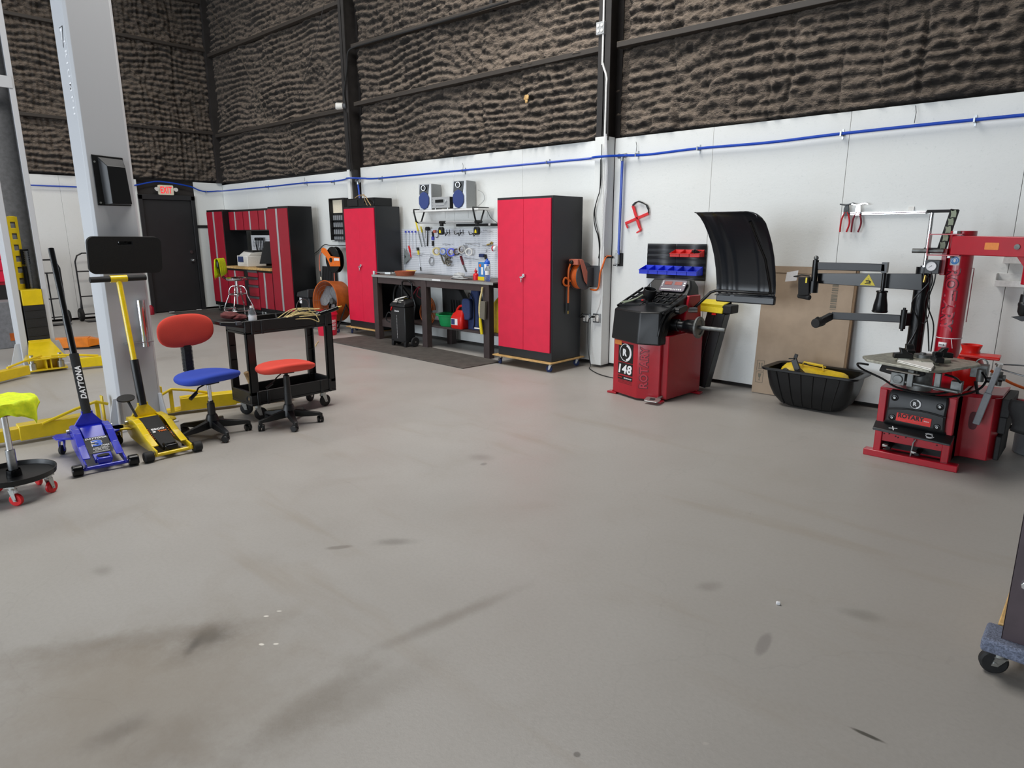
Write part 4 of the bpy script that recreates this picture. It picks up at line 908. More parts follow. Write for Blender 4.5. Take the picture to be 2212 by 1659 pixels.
q_ = wy(1907, 628, yb+.025); m = MB(); m.lathe([(.036, 0), (.04, -.008), (.033, -.015), (.036, -.05), (.046, -.10), (.05, -.14), (.054, -.15), (.048, -.158)], Matrix.Translation((p.x, yb+.025, q_.z))); m.build('press_cone', 'black_gloss', tc)
p = wy(1738, 618, 5.38); m = MB(); m.cb((p.x, 5.38, p.z), (.08, .10, .14), (0, -.08, .2)); m.cyl(p+Vector((-.04, 0, -.075)), p+Vector((.06, -.03, -.085)), .02); m.build('tool_block', 'black_matte', tc, bevel=.006)
m = MB(); m.tube([p+Vector((-.09, 0, .07)), p+Vector((-.03, 0, .085)), p+Vector((.03, 0, .08))], .005); m.tube([p+Vector((-.085, 0, .07)), p+Vector((.03, 0, .065))], .004); m.build('wire_hook', 'black_satin', tc)
m = MB(); a = p+Vector((.03, -.062, .05)); m.prism(rrect(.012, .04, .002, 2), FR(a, (1, 0, 0), (0, 0, 1)), .001); m.build('yellow_tag', 'yellow', tc)
# lower roller arm
yc = 5.42
m = MB(); m.hexa([wy(1945, 697, yc), wy(1945, 697, yc+.05), wy(1797, 690, yc+.05), wy(1797, 690, yc), wy(1945, 680, yc), wy(1945, 680, yc+.05), wy(1797, 674, yc+.05), wy(1797, 674, yc)]); m.build('roller_arm', 'charcoal_metal', tc, bevel=.004)
p = wy(1951, 690, yc+.02); m = MB(); m.cyl(p+Vector((0, 0, -.07)), p+Vector((0, 0, .07)), .02); m.beam(p, Vector((HX-.03, HY, p.z)), .05, .09); m.cyl(p+Vector((0, 0, -.085)), p+Vector((0, 0, .085)), .01); m.build('arm_hinge', 'black_satin', tc, bevel=.002)
p0 = wy(1797, 682, yc+.02); p1 = wy(1772, 695, 5.30); m = MB(); m.beam(p0, p1, .04, .05); m.build('roller_link', 'black_rubber', tc, bevel=.004)
m = MB(); m.cyl(p1+Vector((-.02, -.05, -.01)), p1+Vector((0, .04, 0)), .036); m.cyl(p1+Vector((-.035, -.02, .02)), p1+Vector((.0, -.02, -.01)), .03); m.build('roller', 'black_rubber', tc, bevel=.004)
# air regulator at the right
m = MB(); m.box(-.66, -.57, 5.08, 5.16, .58, .66); m.cyl((-.60, 5.06, .56), (-.60, 5.06, .64), .022); m.cyl((-.55, 5.06, .60), (-.47, 5.06, .60), .02); m.cyl((-.50, 5.05, .55), (-.50, 5.05, .64), .016); m.tube(arc((-.6, 5.04, .68), .03, 0, 180, 8), .005); m.build('air_regulator', 'dull_steel', tc, bevel=.003)
m = MB(); m.cyl((-.56, 5.02, .585), (-.53, 5.02, .585), .018); m.build('regulator_knob', 'black_satin', tc)
m = MB(); m.cyl((-.50, 5.02, .60), (-.48, 5.02, .60), .02); m.build('regulator_knob', 'black_satin', tc)
m = MB(); m.tube([(-.62, 5.05, .56), (-.60, 5.06, .48), (-.57, 5.06, .47)], .01); m.build('air_elbow', 'black_satin', tc)
# pry bar hooked on the side
pb = thing('pry_bar', 'long grey tyre lever leaning across the red side box of the tyre changer', 'tyre lever', (-.55, 5.05, .3))
a = wy(2158, 792, 4.96); b = wy(2108, 916, 5.03)
m = MB(); mid = a.lerp(b, .45); m.beam(a, mid, .014, .032, up=(1, 0, 0)); m.beam(mid, b, .020, .040, up=(1, 0, 0)); m.build('grip', 'mid_grey', pb, bevel=.005)
m = MB(); m.cyl(a, a+(a-b).normalized()*.02, .017); m.build('end_tip', 'chrome', pb)
# bead lever rods and orange hose behind
rd = thing('steel_hoop', 'thin bent steel rod loop hanging behind the tyre changer at the right edge', 'rod', (-.3, 5.5, .6))
m = MB(); m.tube(spline([(-.55, 5.2, .66), (-.35, 5.22, .665), (-.1, 5.15, .64), (.1, 5.0, .6), (-.1, 5.12, .585), (-.35, 5.18, .60), (-.52, 5.18, .635)], 8), .005, 8); m.build('loop', 'steel', rd)
oh = thing('orange_air_hose', 'orange air hose running low along the wall at the right edge', 'hose', (-.3, 5.8, .4))
pts = [wy(2140, 800, 5.75), wy(2162, 815, 5.75), wy(2190, 830, 5.75), wy(2230, 843, 5.8), wy(2290, 850, 5.9)]
m = MB(); m.tube(spline(pts, 6), .010, 10); m.build('hose', 'hose_orange', oh)
# wheel rim and junk right of the changer, on the floor
wl = thing('air_cylinder', 'short grey metal cylinder standing on the floor right of the tyre changer', 'cylinder', (-.30, 5.6, 0))
m = MB(); m.lathe([(.11, 0), (.12, .01), (.12, .17), (.11, .18), (0, .18)], Matrix.Translation((-.30, 5.62, 0)), 32); m.build('drum', 'mid_grey', wl)
# ------------------------------------------------------------------ wall items, right half
def wb(px0, py0, px1, py1, y): a = wy(px0, py0, y); b = wy(px1, py1, y); return min(a.x, b.x), max(a.x, b.x), min(a.z, b.z), max(a.z, b.z)
rk = thing('bin_panel', 'black perforated plastic wall panel carrying red and blue storage bins', 'wall panel', (-3.43, WY, 1.0))
t = NT('perforated'); co = t.coord(); s_ = t.sep(co)
def dots(t, u, v, pitch, rad):
    a = t.math('SUBTRACT', t.math('FRACT', t.math('DIVIDE', u, pitch)), .5); b = t.math('SUBTRACT', t.math('FRACT', t.math('DIVIDE', v, pitch)), .5)
    d = t.math('SQRT', t.math('ADD', t.math('MULTIPLY', a, a), t.math('MULTIPLY', b, b))); return t.math('LESS_THAN', d, rad)
row = t.math('GREATER_THAN', t.math('FRACT', t.math('DIVIDE', s_[2], .055)), .5)
t.l.new(t.mix(t.math('MULTIPLY', dots(t, s_[0], s_[2], .0125, .22), row), srgb('1f2124'), srgb('7e8286')), t.b.inputs['Base Color']); t.b.inputs['Roughness'].default_value = .4; MATS['perforated'] = t.m
m = MB()
for x0, x1 in ((-3.77, -3.435), (-3.43, -3.10)):
    rows = []
    for k in range(29):
        z = 1.02+.36*k/28; ph = (z/.055) % 1; rows.append([(x, WY-.012-.006*(1 if ph > .5 else 0)-.004*math.sin(2*PI*ph), z) for x in (x0, x1)])
    m.grid(rows)
m.build('panel', 'perforated', rk, solid=.006, smooth=20)
def bin_(x, z, y, w_, d_, h_, mt, label, group):
    t_ = thing('storage_bin', label, 'bin', (x, y, z), 0, group)
    m = MB(Matrix.Translation((x, y, z))); T = .004
    m.box(-w_/2, w_/2, -d_, 0, 0, T); m.box(-w_/2, w_/2, -T, 0, 0, h_)
    for s_ in (-1, 1):
        x0 = s_*w_/2; m.hexa([(x0, -d_, 0), (x0-s_*T, -d_, 0), (x0-s_*T, 0, 0), (x0, 0, 0), (x0, -d_, h_*.55), (x0-s_*T, -d_, h_*.55), (x0-s_*T, 0, h_), (x0, 0, h_)])
        for k in range(5): yy = -d_*(.2+.15*k); m.box(min(x0, x0+s_*.003), max(x0, x0+s_*.003), yy, yy+.006, .004, h_*(.9-.07*k))
    m.box(-w_/2, w_/2, -d_-.002, -d_+T, 0, h_*.5); m.box(-w_/2-.002, w_/2+.002, -d_-.012, -d_, h_*.42, h_*.5)
    m.build('bin_shell', mt, t_, bevel=.0015); return t_
nth = ['leftmost', 'second', 'third', 'fourth', 'fifth', 'rightmost']
for k in range(6):
    a, b = (-3.77, -3.17); w_ = .106; x = -3.78+w_/2+k*.110
    bin_(x, 1.075, WY-.02, w_, .13, .085, 'bin_blue', '%s blue bin from the left in the lower row on the black panel' % (nth[k] if 0 < k < 5 else nth[k]) if 0 < k < 5 else '%s blue bin of the six on the black panel' % nth[k], 'blue bins on the black panel')
for k in range(3):
    x = -3.44+.105/2+k*.108
    bin_(x, 1.255, WY-.02, .104, .11, .07, 'bin_red', ('leftmost', 'middle', 'rightmost')[k]+' red bin of the three on the black wall panel', 'red bins on the black panel')
ct = thing('parts_heap', 'black clips heaped in the rightmost red bin', 'clips', (-3.17, 6.13, 1.3)); ct['kind'] = 'stuff'
m = MB()
for k in range(26): m.cb((-3.175+random.uniform(-.04, .04), 6.13+random.uniform(-.035, .03), 1.295+random.uniform(0, .03)), (.018, .012, .008), (random.random()*3, random.random()*3, random.random()*3))
m.build('clips', 'black_matte', ct)
# red bead/coil stock tool hanging on the wall
sx_ = thing('strap_wrench', 'red crossed steel tongs with black jaws hanging on the white wall', 'tongs', (-3.9, 6.19, 1.6))
m = MB(); Y = 6.185; P1 = wy(1367, 444, Y); P2 = wy(1382, 492, Y); Q1 = wy(1401, 461, Y); Q2 = wy(1353, 482, Y)
m.beam(P1, P2, .012, .030, up=(1, 0, .2)); m.beam(Q1, Q2, .012, .030, up=(0, 0, 1)); m.beam(P2, wy(1385, 497, Y), .01, .026, up=(1, 0, 0)); m.beam(wy(1385, 497, Y), wy(1375, 503, Y), .01, .016); m.beam(Q2, wy(1351, 483, Y), .01, .03); m.beam(wy(1352, 483, Y), wy(1356, 493, Y), .01, .016, up=(1, 0, 0))
m.build('handles', 'vivid_red', sx_, bevel=.002)
m = MB(); pts = [P1, wy(1374, 437, Y), wy(1380, 435, Y), wy(1388, 438, Y), wy(1397, 443, Y), wy(1401, 452, Y), Q1]; m.tube(pts, .007, 8)
for a, b in zip(pts[::2], pts[1::2]): m.beam(a, b, .014, .022, up=(0, 1, 0))
m.build('jaw_links', 'black_satin', sx_)
# tool rail with two pliers
rl = thing('tool_rail', 'horizontal steel magnetic bar on the wall behind the tyre changer', 'tool rail', (-1.55, WY, 1.65))
a = wy(1820, 462, 6.19); b = wy(2000, 459, 6.19); m = MB(); m.box(a.x, b.x, 6.185, WY, a.z-.012, a.z+.012); m.build('bar', 'chrome', rl, bevel=.002)
m = MB(); m.box(a.x, b.x, 6.183, 6.186, a.z-.003, a.z+.003); m.build('bar_groove', 'maroon', rl)
m = MB(); p = wy(1968, 452, 6.2); m.box(p.x-.02, p.x+.02, 6.2, WY, p.z-.02, p.z+.02); m.build('hanger_tab', 'white_plastic', rl)
def pliers(px, mt, lab, jaw):
    p = wy(px, 458, 6.17); t_ = thing('pliers', lab, 'pliers', (p.x, 6.17, p.z-.12), 0)
    m = MB(Matrix.Translation((p.x, 6.17, p.z)))
    for s_ in (-1, 1): m.tube(spline([(s_*.008, 0, .0), (s_*.028, 0, -.05), (s_*.034, 0, -.10), (s_*.026-.008, 0, -.165)], 5), .0075, 8)
    m.build('grips', mt, t_)
    m = MB(Matrix.Translation((p.x, 6.17, p.z)))
    m.prism([(-.022, -.03), (.022, -.03), (.02, .03), (.015, .055), (-.012, .055), (-.02, .03)], WALL((0, .006, 0)), .012); m.beam((-.01, 0, .055), (.05, 0, .07), .012, .018, up=(0, 1, 0)); m.beam((.05, 0, .07), (.075, 0, .06), .01, .012, up=(0, 1, 0)); m.beam((-.055, 0, .065), (0, 0, .055), .012, .02, up=(0, 1, 0)); m.cyl((0, -.01, .01), (0, .01, .01), .009)
    m.build('jaw', jaw, t_, bevel=.0015); return t_
pliers(1828, 'tool_grip', 'bright red handled pliers with black jaws hanging on the steel bar', 'black_satin'); pliers(1853, 'grip_dark', 'dark red handled pliers with chrome jaws hanging on the steel bar', 'chrome')
for k, (pz, lab) in enumerate(((1.16, 'lower white bracket shelf on the wall behind the red swing arm'), (1.33, 'upper white bracket shelf on the wall behind the red swing arm'))):
    t_ = thing('bracket_shelf', lab, 'bracket', (-.6, 6.15, pz-.07)); m = MB(); x0 = -.73+.03*k; m.box(x0, x0+.22, WY-.09, WY, pz-.065, pz-.06); m.box(x0, x0+.22, WY-.092, WY-.087, pz-.065, pz-.02); m.box(x0, x0+.005, WY-.09, WY, pz-.06, pz+.03); m.box(x0, x0+.22, WY-.004, WY, pz-.06, pz+.03); m.build('tray', 'white_paint', t_, bevel=.001)
# outlets, conduit and cables on the column
ot = []
for k, (px, lab) in enumerate(((1270, 'grey outlet box on the left of the pair low on the white boxed column'), (1292, 'grey outlet box on the right of the pair beside the conduit'))):
    p = wy(px, 691, 5.93); t_ = thing('outlet_box', lab, 'outlet', (p.x, 5.93, p.z-.05), 0, 'outlet boxes by the boxed column'); yy = 5.93 if px > 1275 else 5.93
    m = MB(); m.box(p.x-.045, p.x+.045, 5.895, 5.93, p.z-.05, p.z+.05); m.build('box', 'steel', t_, bevel=.004)
    m = MB()
    for sx in (-.022, .022): m.box(p.x+sx-.015, p.x+sx+.015, 5.889, 5.895, p.z-.035, p.z+.035)
    m.build('receptacle', 'white_plastic', t_, bevel=.002)
    m = MB()
    for sx in (-.022, .022):
        for sz in (-.018, .018): m.box(p.x+sx-.006, p.x+sx-.004, 5.888, 5.8895, p.z+sz-.005, p.z+sz+.005); m.box(p.x+sx+.004, p.x+sx+.006, 5.888, 5.8895, p.z+sz-.005, p.z+sz+.005)
    m.build('slots', 'ink', t_); ot.append(p)
cdt = thing('conduit', 'steel conduit and loose cables running down the black column and its white boxing', 'conduit', (-4.16, 5.92, .5))
m = MB(); m.tube(spline([(-4.215, 5.925, 5.5), (-4.215, 5.925, 3.4), (-4.215, 5.93, 3.2), (-4.165, 5.93, 3.06), (-4.16, 5.925, 2.9), (-4.162, 5.925, 2.0), (-4.162, 5.925, 1.0), (-4.165, 5.925, .75), (-4.22, 5.925, .60), (-4.225, 5.925, .55)], 5), .011, 8); m.build('pipe', 'white_paint', cdt)
m = MB()
m.tube(spline([(-4.19, 5.9, 2.25), (-4.19, 5.9, 1.95), (-4.22, 5.9, 1.85), (-4.26, 5.9, 1.7), (-4.24, 5.9, 1.55), (-4.2, 5.9, 1.46), (-4.19, 5.92, 1.3), (-4.195, 5.92, .95)], 6), .005, 6)
m.tube(spline([(-4.18, 5.9, 2.4), (-4.18, 5.9, 2.0), (-4.23, 5.9, 1.82), (-4.25, 5.9, 1.68), (-4.2, 5.9, 1.5), (-4.185, 5.92, 1.35), (-4.2, 5.92, 1.22)], 6), .004, 6); m.build('black_cable', 'black_satin', cdt)
m = MB()
for k in range(3): m.tube(spline([(-4.15+.008*k, 5.91, 2.5), (-4.13+.012*k, 5.91, 2.1), (-4.15+.01*k, 5.92, 1.7), (-4.16+.012*k, 5.92, 1.35)], 6), .003, 6)
m.build('white_cable', 'paper', cdt)
cor = thing('power_cord', 'black power cord hanging from the outlets down to the floor behind the balancer', 'power cord', (-4.4, 5.8, 0))
p = ot[0]; q = ot[1]
m = MB(); m.cb((q.x-.022, 5.87, q.z+.018), (.022, .04, .022)); m.tube(spline([(q.x-.022, 5.86, q.z+.018), (q.x-.06, 5.84, q.z-.02), (q.x-.08, 5.86, q.z-.15), (q.x-.07, 5.86, .2), (q.x-.02, 5.84, .04), (-4.18, 5.78, .008), (-3.9, 5.6, .007), (-3.6, 5.55, .007)], 8), .005, 6); m.build('cord', 'black_satin', cor)
cor2 = thing('power_cord', 'black plug and short cord running from the left outlet behind the red cabinet', 'power cord', (-4.5, 5.87, .5))
m = MB(); m.cb((p.x-.022, 5.87, p.z+.02), (.022, .04, .022)); m.tube(spline([(p.x-.022, 5.86, p.z+.02), (p.x-.07, 5.87, p.z+.0), (p.x-.14, 5.95, p.z-.0), (p.x-.19, 6.1, p.z+.03)], 6), .005, 6); m.build('cord', 'black_satin', cor2)
jb = thing('junction_box', 'grey metal outlet box with four sockets high on the black column', 'outlet', (-4.29, 5.92, 3.48)); p = wy(1302, 51, 5.94)
m = MB(); m.box(p.x-.055, p.x+.045, 5.905, 5.95, p.z-.06, p.z+.06); m.build('box', 'stereo_silver', jb, bevel=.004)
m = MB()
for sx in (-.028, .018):
    for sz in (-.025, .025): m.cyl((p.x+sx, 5.9, p.z+sz), (p.x+sx, 5.906, p.z+sz), .015)
m.build('receptacle', 'white_plastic', jb)
# air manifold
mf = thing('air_manifold', 'silver air manifold block on a black plate at the foot of the blue drop pipe', 'manifold', (-4.08, WY, 1.1))
p = wy(1332, 560, 6.15); m = MB(); m.box(p.x-.035, p.x+.045, WY-.02, WY, p.z-.075, p.z+.065); m.build('back_plate', 'black_matte', mf)
m = MB(); m.box(p.x-.02, p.x+.02, WY-.07, WY-.02, p.z-.05, p.z+.06); m.cyl((p.x, WY-.05, p.z+.06), (p.x, WY-.05, p.z+.10), .016); m.cyl((p.x, WY-.05, p.z-.08), (p.x, WY-.05, p.z-.05), .009); m.cyl((p.x-.05, WY-.05, p.z+.02), (p.x-.02, WY-.05, p.z+.02), .010); m.build('manifold_block', 'zinc', mf, bevel=.003)
m = MB(); m.box(p.x-.045, p.x-.01, WY-.06, WY-.045, p.z-.07, p.z-.06); m.build('valve_lever', 'black_satin', mf)
mh = thing('feed_hose', 'short orange feed hose from the manifold to the reel on the boxed column', 'hose', (-4.2, 6.0, 1.0))
m = MB(); pp = Vector((p.x-.05, WY-.05, p.z+.02)); m.tube(spline([pp, pp+Vector((-.05, -.06, .005)), Vector((-4.23, 6.04, 1.14)), Vector((-4.255, 6.03, 1.05)), Vector((-4.26, 6.02, .92)), Vector((-4.3, 6.02, .875)), Vector((-4.38, 6.03, .88))], 6), .010, 10); m.build('hose', 'hose_orange', mh)
m = MB(); m.tube(spline([pp, pp+Vector((-.03, -.03, .004)), pp+Vector((-.06, -.07, 0))], 5), .013, 10); m.build('hose_sleeve', 'black_rubber', mh)
# hose reel 2 on the column, axle across
hr = thing('hose_reel', 'open hose reel with orange hose, mounted on the white boxed column', 'hose reel', (-4.32, 5.8, 1.05))
c = Vector((-4.33, 5.78, 1.03)); Mx = Matrix.Translation(c) @ Matrix.Rotation(R(90), 4, 'Y')
m = MB(); m.box(-4.33, -4.18, 5.915, 5.93, .90, 1.14); m.beam((-4.26, 5.925, 1.02), (-4.26, 5.80, 1.02), .012, .2); m.build('mount_bracket', 'grey_plastic', hr, bevel=.002)
m = MB(); m.lathe([(.04, .045), (.15, .045), (.152, .05), (.15, .055), (.04, .055)], Mx, 36, caps=False); m.build('reel_flange', 'grey_plastic', hr)
m = MB(); m.lathe([(.04, -.055), (.15, -.055), (.152, -.05), (.15, -.045), (.04, -.045)], Mx, 36, caps=False); m.cyl(c+Vector((-.06, 0, 0)), c+Vector((.07, 0, 0)), .03); m.build('reel_flange', 'grey_plastic', hr)
m = MB()
for k in range(5): m.tube(arc((c.x-.036+.018*k, c.y, c.z), .13, 0, 350, 28, (0, 1, 0), (0, 0, 1)), .0105, 8)
m.build('coiled_hose', 'hose_orange', hr)
m = MB(); m.box(-4.39, -4.27, 5.64, 5.72, 1.155, 1.215); m.prism([(0, 0), (.06, .0), (.16, -.16), (.19, -.26), (.15, -.28), (.09, -.23)], FR((-4.262, 5.66, 1.21), (0, 1, 0), (0, 0, 1)), .006); m.build('guide_arm', 'hose_pink', hr, bevel=.004)
m = MB(); m.sph((-4.35, 5.635, 1.18), .025); m.build('hose_guide', 'black_satin', hr)
m = MB(); m.tube(spline([(-4.35, 5.63, 1.18), (-4.36, 5.60, 1.10), (-4.36, 5.60, .95), (-4.36, 5.60, .80), (-4.36, 5.60, .74)], 5), .0105, 8); m.tube(spline([(-4.35, 5.62, .98), (-4.37, 5.56, 1.02), (-4.375, 5.53, .98), (-4.37, 5.55, .94), (-4.36, 5.62, .93)], 5), .0105, 8); m.build('free_hose', 'hose_orange', hr)
m = MB(); m.cyl((-4.36, 5.60, .66), (-4.36, 5.60, .745), .011, n=10); m.build('hose_sleeve', 'black_rubber', hr); m = MB(); m.cyl((-4.36, 5.60, .625), (-4.36, 5.60, .66), .008, n=10); m.build('hose_coupling', 'brass', hr)
for o_ in list(COL.objects):
    if o_.parent is None and o_.name.split('.')[0] in ('outlet_box', 'conduit', 'power_cord', 'junction_box', 'hose_reel'): o_.location += Vector((-.10, .135, 0))
# small pale smudge of foam + light fitting high up
lf = thing('flood_light', 'small white round lamp fixed where the girt meets the far black column', 'lamp', (-8.99, 6.0, 3.3)); p = wy(737, 230, 6.04)
m = MB(); m.cyl(p+Vector((.05, .0, 0)), p+Vector((-.03, -.06, .0)), .045, .05, n=24); m.build('lamp_head', 'white_plastic', lf, bevel=.004); m = MB(); m.cyl(p+Vector((-.03, -.06, 0)), p+Vector((-.036, -.072, 0)), .043); m.build('lamp_lens', 'paper', lf); m = MB(); m.cyl(p+Vector((.09, .03, 0)), p+Vector((.04, .0, 0)), .04); m.build('lamp_base', 'grey_plastic', lf)
m = MB(); m.tube(spline([wy(770, 100, 6.1), wy(752, 112, 6.05), wy(749, 150, 6.05), wy(743, 200, 6.05), wy(746, 225, 6.05)], 6), .012, 8); m.tube([wy(770, 100, 6.05), wy(1000, 33, 6.05), wy(1097, 3, 6.05)], .012, 8); m.tube([wy(748, 243, 6.05), wy(757, 370, 6.05)], .010, 8)
tag(m.build('black_conduit', 'black_matte', None), 'thin black conduit bending round the far black column and along its girt', 'conduit')
# ------------------------------------------------------------------ rolling rack at the right edge
dl = thing('rolling_rack', 'brown steel rack upright on a carpeted dolly cut off by the right edge', 'rolling rack', (.1, 2.7, 0))
m = MB(); c_ = Vector((-.175, 2.545, 0)); m.box(-.185, .55, 2.56, 2.70, .095, .145); m.build('carpeted_board', 'grey_carpet', dl, bevel=.012, seg=3)
m = MB(); m.box(-.155, -.04, 2.70, 3.4, .09, .15); m.build('wood_rail', 'wood', dl, bevel=.004)
m = MB(); m.box(-.10, -.095, 2.60, 2.66, .145, 1.9); m.box(-.125, -.05, 2.60, 2.605, .145, 1.9); m.box(-.03, .5, 2.60, 2.605, 1.05, 1.12)
m = MB(); m.box(-.135, -.06, 2.60, 2.604, .145, 1.9); m.box(-.135, -.131, 2.60, 2.67, .145, 1.9); m.build('upright', 'brown_enamel', dl, bevel=.0015)
m = MB()
for z in (.36, .52): m.cyl((-.095, 2.60, z), (-.095, 2.588, z), .015, n=6); 
m.build('bolts', 'chrome', dl, bevel=.002)
m = MB(); m.box(-.06, .55, 2.606, 2.64, .62, .68); m.build('cross_beam', 'brown_enamel', dl)
for x, y in ((-.145, 2.62), (.45, 2.62), (-.1, 3.3)): caster(dl, (x, y, 0), .043, .03, R(200), top=.092, local=False, fork='zinc')
# small litter on the floor
m = MB(); p = fl(1681, 1306); m.cb((p.x, p.y, .007), (.016, .012, .013), (.2, .1, .5)); tag(m.build('plastic_chip', 'paper', None, bevel=.003), 'small white chip lying on the open floor', 'debris')
# ------------------------------------------------------------------ lift posts
def gusset(mb, p, dirx, h=.26, l=.10, t=.012):
    p = Vector(p); d = Vector(dirx); n = Vector((-d.y, d.x, 0))
    mb.prism([(0, .012), (l, .012), (l*.95, .03), (l*.35, h), (0, h)], FR(p-n*t/2, d, (0, 0, 1)), -t if False else t)
LPX, LPY, LPW, LPD = -5.60, 1.57, .315, .27
lp = thing('lift_post', 'tall silver grey vehicle lift post with black cover, standing nearest beside the yellow jack', 'vehicle lift', (LPX-.13, LPY+.17, 0))
m = MB(); T = .012; H = 3.9
m.prism([(LPX-LPD, LPY), (LPX-.02, LPY), (LPX, LPY+.02), (LPX, LPY+LPW-.02), (LPX-.02, LPY+LPW), (LPX-LPD, LPY+LPW), (LPX-LPD, LPY+LPW-.06), (LPX-LPD+T, LPY+LPW-.06), (LPX-LPD+T, LPY+LPW-T), (LPX-.03, LPY+LPW-T), (LPX-T, LPY+LPW-.03), (LPX-T, LPY+.03), (LPX-.03, LPY+T), (LPX-LPD+T, LPY+T), (LPX-LPD+T, LPY+.06), (LPX-LPD, LPY+.06)], Matrix.Translation((0, 0, .012)), H)
m.build('column', 'lift_grey', lp, bevel=.003)
m = MB(); m.box(LPX-LPD-.05, LPX+.08, LPY-.08, LPY+LPW+.08, 0, .014); m.build('base_plate', 'lift_grey', lp, bevel=.002)
for p, d in (((LPX-.02, LPY, 0), (0, -1, 0)), ((LPX, LPY+LPW-.01, 0), (1, .35, 0)), ((LPX-.01, LPY+.01, 0), (1, -.4, 0))):
    m = MB(); gusset(m, p, Vector(d).normalized(), .25, .085); m.build('gusset', 'lift_grey', lp, bevel=.002)
m = MB()
for x, y in ((LPX+.055, LPY+LPW+.03), (LPX+.03, LPY-.05)): m.cyl((x, y, .014), (x, y, .03), .02, n=6); m.cyl((x, y, .03), (x, y, .045), .011)
m.build('anchor_bolt', 'zinc', lp)
# angular black cover
a = wx(202, 333, LPX+.001); b = wx(279, 340, LPX+.001); zt, zb = 2.045, 1.70; ya, yb = 1.615, 1.84
m = MB(); m.prism([(ya, zb), (yb, zb), (yb-.02, zt), (ya, zt+.01)], FR((LPX+.001, 0, 0), (0, 1, 0), (0, 0, 1)), .006)
m.hexa([(LPX, ya+.045, zb+.005), (LPX, yb-.005, zb+.005), (LPX, yb-.02, zt-.01), (LPX, ya+.035, zt), (LPX+.085, ya+.075, zb+.012), (LPX+.085, yb-.02, zb+.012), (LPX+.085, yb-.035, zt-.075), (LPX+.085, ya+.07, zt-.07)])
m.build('latch_cover', 'black_satin', lp, bevel=.003)
m = MB()
for y, z in ((ya+.015, zt-.04), (ya+.02, zb+.02), (yb-.01, zb+.02)): m.cyl((LPX+.006, y, z), (LPX+.012, y, z), .007, n=12)
m.build('cover_screws', 'zinc', lp)
# triangular badge and name down the side face
MS = FR(wy(141, 120, LPY-.001), (1, 0, 0), (0, 0, 1))
def name_at(px, py): return FR(wy(px, py, LPY-.0015), (0, 0, -1), (1, 0, 0))
m = MB(); m.text('T R I U M P H', .50, .045, FR(wy(150, 165, LPY-.001), (0, 0, -1), (1, 0, 0)), bold=.01); m.build('name_lettering', 'paper', lp)
m = MB(); Mq = FR(wy(134, 78, LPY-.001), (1, 0, 0), (0, 0, 1))
m.prism([(-.04, .06), (.04, .06), (.0, -.075)], Mq, .001); m.build('badge_outline', 'ink', lp)
m = MB(); m.prism([(-.032, .054), (.032, .054), (.0, -.06)], Mq @ Matrix.Translation((0, 0, .0012)), .001); m.build('badge_field', 'lift_grey', lp)
m = MB(); m.text('T', .04, .07, Mq @ Matrix.Translation((0, .012, .0025)), bold=.04); m.build('badge_lettering', 'paper', lp)
# adapter rack with chromed extensions
m = MB(); m.box(LPX, LPX+.07, LPY+.09, LPY+.285, .675, .681); m.build('adapter_shelf', 'zinc', lp)
m = MB(); m.cyl((LPX+.035, LPY+.235, .64), (LPX+.035, LPY+.235, 1.0), .03, n=24); m.build('extension_adapter', 'chrome', lp)
m = MB(); m.cyl((LPX+.035, LPY+.125, .645), (LPX+.035, LPY+.125, .80), .014, n=20); m.build('extension_adapter', 'chrome', lp)
# arms
def liftarm(t_, p0, p1, w_, h_, z, mt='lift_yellow'):
    p0 = Vector(p0); p1 = Vector(p1); d = (p1-p0).normalized()
    m = MB(); m.beam(p0+Vector((0, 0, z)), p1+Vector((0, 0, z)), w_, h_); o = m.build('swing_arm', mt, t_, bevel=.006)
    q = p0.lerp(p1, .62)
    m = MB(); m.beam(q+Vector((0, 0, z-.005)), p1+d*.5+Vector((0, 0, z-.005)), w_*.78, h_*.78); m.build('arm_extension', mt, t_, bevel=.005); return o
for sd in (-1, 1):
    yb_ = LPY if sd < 0 else LPY+LPW
    liftarm(lp, (LPX-.18, yb_+sd*.20, 0), (LPX-.20 if sd < 0 else LPX-.05, yb_+sd*.62, 0), .12, .11, .085)
    m = MB(); p = Vector((LPX-.19, yb_+sd*.10, 0))
    m.hexa([(p.x-.07, yb_+sd*.02, .03), (p.x+.07, yb_+sd*.02, .03), (p.x+.06, yb_+sd*.26, .03), (p.x-.06, yb_+sd*.26, .03), (p.x-.07, yb_+sd*.02, .045), (p.x+.07, yb_+sd*.02, .045), (p.x+.06, yb_+sd*.26, .045), (p.x-.06, yb_+sd*.26, .045)])
    m.tube([(p.x+.07, yb_+sd*.04, .20), (p.x+.07, yb_+sd*.12, .235), (p.x+.06, yb_+sd*.26, .20), (p.x+.055, yb_+sd*.48, .13)], .012, 8)
    m.box(p.x+.055, p.x+.07, min(yb_+sd*.10, yb_+sd*.13), max(yb_+sd*.10, yb_+sd*.13), .03, .23)
    m.beam((p.x, yb_+sd*.06, .04), (p.x, yb_+sd*.06, .26), .05, .012, up=(0, 1, 0)); m.build('arm_yoke', 'lift_yellow', lp, bevel=.003)
